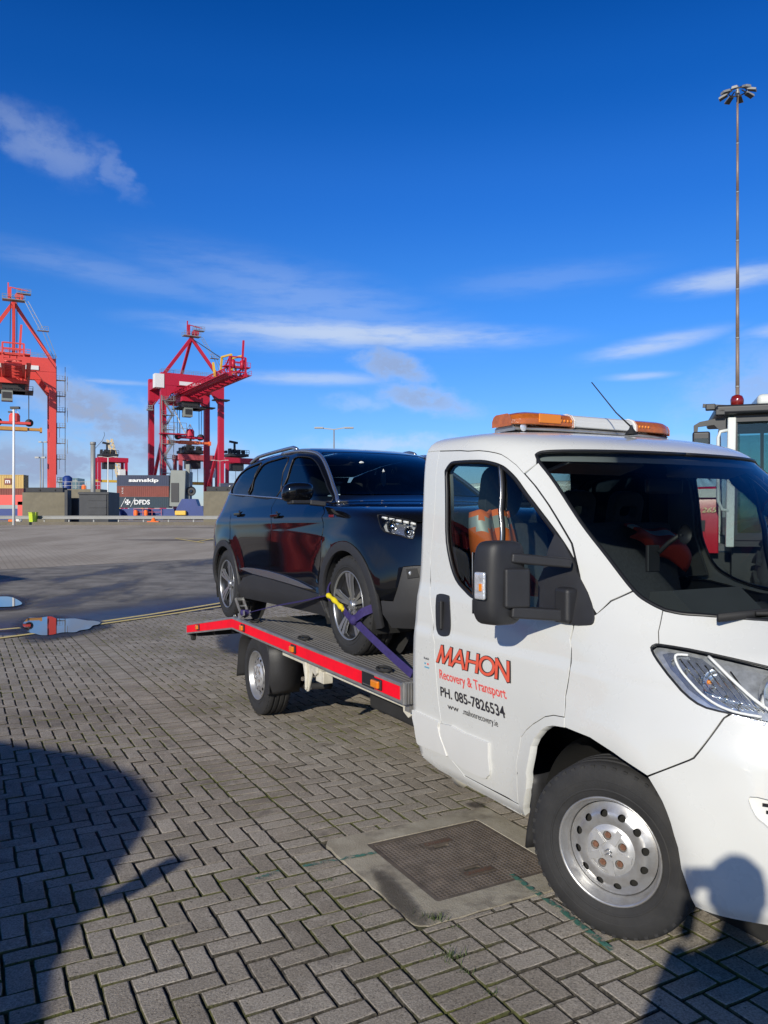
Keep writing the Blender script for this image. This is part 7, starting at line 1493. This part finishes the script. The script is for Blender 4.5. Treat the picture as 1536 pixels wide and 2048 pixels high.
# ---------------- red tractor behind the cab ----------------
mk('tractor_red', (.55, .012, .030), .25, coat=.5); mk('tractor_white', (.62, .65, .62), .35); mk('tractor_dark', (.018, .020, .024), .45); mk('beacon_red', (.20, .012, .010), .12, coat=.6, bump=.5, bs=90)
tx0 = W(1459, 1034, 11.0); tr = empty('tractor', (tx0.x, tx0.y, gz(11)), rad(-19), 'red tractor with white cab frame parked behind the recovery truck', 'tractor')
# local: x right along the picture, y away; the bonnet points left
ZT = 3.36
cw, cd = 1.75, 1.7
for x, y in ((0, 0), (cw, 0), (0, cd), (cw, cd)): o = MB().bar((x, y, 1.35), (x+(.03 if x == 0 else -.03), y, 3.18), .095, .11).obj('cab_pillar', 'tractor_white', tr); bevel(o, .015)
for y in (0, cd): MB().box((.62, y, 2.27), (.05, .045, 1.75)).obj('door_pillar', 'tractor_dark', tr); MB().box((cw/2, y, 3.16), (cw-.12, .06, .10)).obj('window_header', 'tractor_dark', tr); MB().box((cw/2, y, 1.50), (cw-.12, .06, .10)).obj('window_sill', 'tractor_dark', tr)
for x0_, x1_ in ((.055, .59), (.65, 1.69)): 
    for y in (0, cd): MB().box(((x0_+x1_)/2, y, 2.3), (x1_-x0_, .012, 1.56)).obj('side_window', 'tractor_glass', tr)
MB().box((0, cd/2, 2.3), (.012, cd-.12, 1.6)).obj('front_window', 'tractor_glass', tr); MB().box((cw, cd/2, 2.3), (.012, cd-.12, 1.6)).obj('rear_window', 'tractor_glass', tr)
MB().box((.085, .018, 2.27), (.035, .05, 1.72)).obj('door_frame', 'tractor_dark', tr)
o = MB().box((cw/2+.02, cd/2, 3.275), (cw+.42, cd+.34, .13)).obj('roof_edge', 'tractor_dark', tr); bevel(o, .04, 3); o = MB().box((cw/2+.25, cd/2, 3.40), (cw-.2, cd+.1, .18)).obj('roof', 'tractor_white', tr); bevel(o, .07, 3)
o = MB().lathe([(.07, 0), (.085, .02), (.09, .08), (.07, .13), (.03, .15), (.0, .155)], (.10, .02, 3.345), 'z', 20).obj('beacon', 'beacon_red', tr, True)
for k in range(2): o = MB().box((-.25+.12*k, -.02-.1*k, 3.33-.09*k), (.13, .10, .09)).obj('work_light', 'tractor_dark', tr); bevel(o, .015)
MB().bar((-.35, 0, 3.36), (.05, 0, 3.32), .05).obj('lamp_bracket', 'tractor_dark', tr); MB().prism([(0, .05), (-.34, -.01), (-.42, -.06), (-.42, -.16), (-.37, -.16), (-.36, -.08), (-.15, -.06), (-.05, -.17), (0, -.17)], (-.05, -.02, 3.14), (1, 0, 0), (0, 0, 1), (0, .05, 0)).obj('mirror_arm', 'tractor_dark', tr)
o = MB().box((-.37, .0, 2.81), (.235, .10, .36)).obj('mirror_housing', 'tractor_dark', tr); bevel(o, .03, 3); o = MB().box((-.37, -.052, 2.78), (.18, .008, .22)).obj('mirror_glass', 'screen_glass', tr)
MB().tube([(-.01, -.02, 3.0), (-.12, -.03, 2.98), (-.15, -.03, 2.9), (-.15, -.03, 2.0), (-.10, -.03, 1.88), (-.01, -.03, 1.86)], .024, 8).obj('grab_rail', 'tractor_white', tr, True)
# bonnet
V = []; sec = [(-.50, 1.25), (-.52, 1.75), (-.47, 2.05), (-.36, 2.20), (.36, 2.20), (.47, 2.05), (.52, 1.75), (.50, 1.25)]
for x, sz, sy in ((-.12, 1.03, 1.05), (-.6, 1.02, 1.03), (-1.4, .98, 1), (-2.2, .92, .95), (-2.5, .84, .85)): V += [(x, cd/2+a*sy, 1.25+(b-1.25)*sz) for a, b in sec]
F = [(i*8+k, i*8+k+1, i*8+k+9, i*8+k+8) for i in range(4) for k in range(7)]+[tuple(range(8)), tuple(32+k for k in range(8))[::-1]]; o = mesh('bonnet', V, F, 'tractor_red', tr, True); bevel(o, .02, 2, 25)
MB().box((-1.3, cd/2-.535, 1.70), (2.0, .03, .16), Matrix.Rotation(rad(3), 3, 'Y')).obj('bonnet_vent', 'tractor_dark', tr); o = MB().box((-.95, cd/2-.54, 2.12), (1.7, .05, .13)).obj('side_bar', 'tractor_white', tr); bevel(o, .01)
text_obj('bonnet_lettering', '8S.265', 'chrome', tr, (-.50, cd/2-.560, 1.84), (1, 0, 0), (0, 0, 1), .36, .075, shear=.3, offset=.015, lift=.004)
MB().box((-1.1, cd/2, .95), (2.6, .6, .6)).obj('engine', 'tractor_dark', tr); MB().box((.9, cd/2, 1.0), (1.7, 1.2, .75)).obj('rear_body', 'tractor_dark', tr)
for x, y, R_, w_ in ((1.25, -.30, .95, .6), (1.25, cd+.30, .95, .6), (-1.75, -.1, .72, .45), (-1.75, cd+.1, .72, .45)):
    wl_ = empty('wheel', (x, y, R_)); wl_.parent = tr; h_ = w_/2; MB().lathe([(R_*.55, -h_), (R_*.8, -h_*1.05), (R_*.95, -h_*.9), (R_, -h_*.6), (R_, h_*.6), (R_*.95, h_*.9), (R_*.8, h_*1.05), (R_*.55, h_)], (0, 0, 0), 'y', 40).obj('tyre', 'tyre', wl_, True); b_ = MB()
    for k in range(22):
        a = 2*PI*k/22
        for s_ in (-1, 1): b_.box((math.cos(a)*(R_+.01), s_*h_*.45, math.sin(a)*(R_+.01)), (.06, h_*.95, .06), Matrix.Rotation(-a, 3, 'Y') @ Matrix.Rotation(s_*.5, 3, 'X'))
    b_.obj('lugs', 'tyre', wl_); MB().lathe([(R_*.56, -h_*.8), (R_*.5, -h_*.5), (R_*.2, -h_*.45), (0, -h_*.6)], (0, 0, 0), 'y', 28).lathe([(R_*.56, h_*.8), (R_*.5, h_*.5), (R_*.2, h_*.45), (0, h_*.6)], (0, 0, 0), 'y', 28).obj('rim', 'tractor_white', wl_, True)
o = MB().box((.95, cd/2, 2.0), (.5, .5, .7)).obj('driver_seat', 'tractor_dark', tr); bevel(o, .08)
MB().box((cw/2, cd/2, 1.42), (cw, cd, .12)).obj('cab_floor', 'tractor_dark', tr)
# white lorry box far behind the cab, seen through its back window
# ---------------- out of the picture, but reflected or casting shadows ----------------
for k, (x, y) in enumerate(((-17.2, 12.6), (-25.5, 3.5), (-19.8, 15.4))):
    container((x, y, gz(y)+(2.6 if k == 2 else 0)*0), rad(48), 12.19, 'red_box', ('red container left of the picture, facing the black car', 'red container left of the picture, farthest of the row', 'red container left of the picture, nearest of the row')[k], 'red containers left of the picture')
def simple_van(loc, yaw, label, mat, H_=2.5, prof=None, mz=(-.05, 1.48, .34)):
    v_ = empty('parked_van', loc, yaw, label, 'van'); prof = prof or [(-.95, .32), (-1.0, .75), (-.95, .98), (-.35, 1.22), (.55, H_-.38), (.80, H_-.18), (1.15, H_-.04), (1.6, H_), (4.3, H_), (4.5, H_-.12), (4.55, .45), (4.4, .32)]
    V = []; prof = [tuple(q) for q in prof]; n_ = len(prof)
    for y, s_ in ((-1.0, 0), (-.94, .04), (.94, .04), (1.0, 0)): V += [(x, y, z) for x, z in prof]
    o = MB().prism(prof, (0, -.98, 0), (1, 0, 0), (0, 0, 1), (0, 1.96, 0)).obj('van_body', mat, v_); bevel(o, .10, 4, 20)
    for s_ in (-1, 1):
        MB().prism([(-.15, 1.32), (.55, 2.0), (1.4, 2.0), (1.4, 1.3)] if H_ != 2.5 else [(.45, 1.35), (.85, 1.95), (1.6, 1.95), (1.6, 1.35)], (0, s_*.984, 0), (1, 0, 0), (0, 0, 1), (0, s_*.006, 0)).obj('side_window', 'privacy_glass', v_)
        o = MB().box((mz[0], s_*1.22, mz[1]), (.12, .22, mz[2])).obj('door_mirror', 'black_plastic', v_); bevel(o, .04); MB().bar((mz[0]+.1, s_*.95, mz[1]-.05), (mz[0], s_*1.15, mz[1]-.04), .06).obj('mirror_arm', 'black_plastic', v_)
        for x in (0, 3.4): MB().lathe([(.0, -.10), (.2, -.10), (.3, -.12), (.34, -.08), (.34, .08), (.3, .12)], (x, s_*.88, .34), 'y', 28, sgn=-s_).obj('van_wheel', 'tyre', v_, True)
    if H_ != 2.5: MB().prism([(-.28, 1.27), (.50, 2.08), (.50, 2.07), (-.28, 1.26)], (-.02, -.8, .02), (1, 0, 0), (0, 0, 1), (0, 1.6, 0)).obj('van_windscreen', 'privacy_glass', v_)
    return v_
simple_van((-14.2, 9.6, gz(10)), rad(48), 'white van left of the picture, standing before the red containers', 'white_paint', 1.9)
wt = tl(-10.9, 4.6); simple_van((wt.x, wt.y, gz(wt.y)), rad(-14), 'white van glimpsed through the rear window of the truck cab', 'white_paint', 2.45)
simple_van((-2.80, -1.69, 0), rad(157.5), 'tall white van beside the photographer, casting its shadow into the left foreground', 'white_paint', 2.5, [(-1.0, .32), (-1.05, .75), (-.95, 1.0), (-.5, 1.30), (-.02, 1.5), (.06, 1.55), (.26, 1.65), (.41, 1.77), (.64, 1.967), (.82, 2.13), (1.1, 2.29), (1.47, 2.40), (2.09, 2.5), (4.9, 2.5), (5.1, 2.4), (5.15, .45), (5.0, .32)], (.42, 1.80, .14))
# the photographer
ph = empty('person', (0, 0, 0), 0, 'person in a dark jacket holding up a phone to take the picture', 'person')
mk('jacket_navy', (.02, .025, .04), .85); mk('skin', (.45, .27, .19), .6); mk('hair', (.03, .02, .015), .8)
HX, HY, HZ_ = -.045, -.35, 1.685
def skin_obj(name, verts, edges, radii, mat, parent, root=0, sub=2):
    me = bpy.data.meshes.new(name); me.from_pydata(verts, edges, []); me.materials.append(M(mat)); o = bpy.data.objects.new(name, me); C.objects.link(o); o.parent = parent
    md = o.modifiers.new('skin', 'SKIN'); md.use_smooth_shade = True
    for i, r in enumerate(radii): me.skin_vertices[0].data[i].radius = r if isinstance(r, tuple) else (r, r)
    me.skin_vertices[0].data[root].use_root = True; s_ = o.modifiers.new('ss', 'SUBSURF'); s_.levels = s_.render_levels = sub; return o
bx_, by_ = HX, HY-.06
vt = [(bx_, by_, .96), (bx_, by_, 1.12), (bx_, by_, 1.32), (bx_, by_+.01, 1.47), (bx_, by_+.03, 1.55), (bx_, HY, 1.62),
 (bx_-.19, by_, 1.44), (bx_-.27, by_+.10, 1.20), (bx_-.10, by_+.28, 1.42), (bx_+.19, by_, 1.44), (bx_+.25, by_+.10, 1.20), (bx_+.10, by_+.28, 1.44),
 (bx_-.10, by_, .88), (bx_-.12, by_+.02, .50), (bx_-.13, by_, .10), (bx_-.13, by_+.12, .04), (bx_+.10, by_, .88), (bx_+.12, by_+.02, .50), (bx_+.13, by_, .10), (bx_+.13, by_+.12, .04)]
ed = [(0, 1), (1, 2), (2, 3), (3, 4), (4, 5), (3, 6), (6, 7), (7, 8), (3, 9), (9, 10), (10, 11), (0, 12), (12, 13), (13, 14), (14, 15), (0, 16), (16, 17), (17, 18), (18, 19)]
rr = [(.17, .13), (.165, .125), (.19, .13), (.15, .11), .06, .06, .085, .065, .042, .085, .065, .042, .10, .072, .05, .04, .10, .072, .05, .04]
skin_obj('body', vt, ed, rr, 'jacket_navy', ph)
V = []; F = []; n_ = 18; m_ = 12
for i in range(m_+1):
    th = PI*i/m_
    for k in range(n_): a = 2*PI*k/n_; V.append((HX+.080*math.sin(th)*math.cos(a), HY+.100*math.sin(th)*math.sin(a)*(1 if math.sin(a) < 0 else .95), HZ_+.03+.125*math.cos(th)*(1 if math.cos(th) > 0 else 1.05)))
F = [(i*n_+k, i*n_+(k+1) % n_, (i+1)*n_+(k+1) % n_, (i+1)*n_+k) for i in range(m_) for k in range(n_)]; mesh('head', V, F, 'skin', ph, True)
MB().lathe([(.084, .03), (.086, .07), (.075, .115), (.04, .148), (.0, .155)], (HX, HY-.008, HZ_+.012), 'z', 18).obj('hair', 'hair', ph, True); MB().add([(HX-.012, HY+.092, HZ_+.01), (HX+.012, HY+.092, HZ_+.01), (HX, HY+.118, HZ_+.012), (HX, HY+.096, HZ_+.05)], [(0, 2, 3), (2, 1, 3), (0, 1, 2)]).obj('nose', 'skin', ph)
for s_ in (-1, 1):
    b0 = Vector((HX+s_*.10, by_+.28, 1.43)); MB().box((HX+s_*.082, HY, HZ_+.03), (.018, .035, .06)).obj('ear', 'skin', ph)
    palm = Vector((s_*.075-.0, -.055, 1.575)); skin_obj('hand', [tuple(b0), tuple((b0+palm)/2), tuple(palm)], [(0, 1), (1, 2)], [.034, .03, .036], 'skin', ph, 0, 1)
    for k in range(4): z = 1.59+.02*k; skin_obj('finger', [tuple(palm+Vector((0, 0, .01*k))), (s_*.083, -.010, z), (s_*.070, .004, z+.006)], [(0, 1), (1, 2)], [.011, .009, .008], 'skin', ph, 0, 1)
    skin_obj('thumb', [tuple(palm), (s_*.062, -.045, 1.60), (s_*.045, -.036, 1.615)], [(0, 1), (1, 2)], [.012, .010, .009], 'skin', ph, 0, 1)
pho = MB().box((0.0, -.030, 1.632), (.152, .008, .074)).obj('phone', 'black_matt'); bevel(pho, .003); tag(pho, 'phone held up in both hands by the photographer', 'phone')
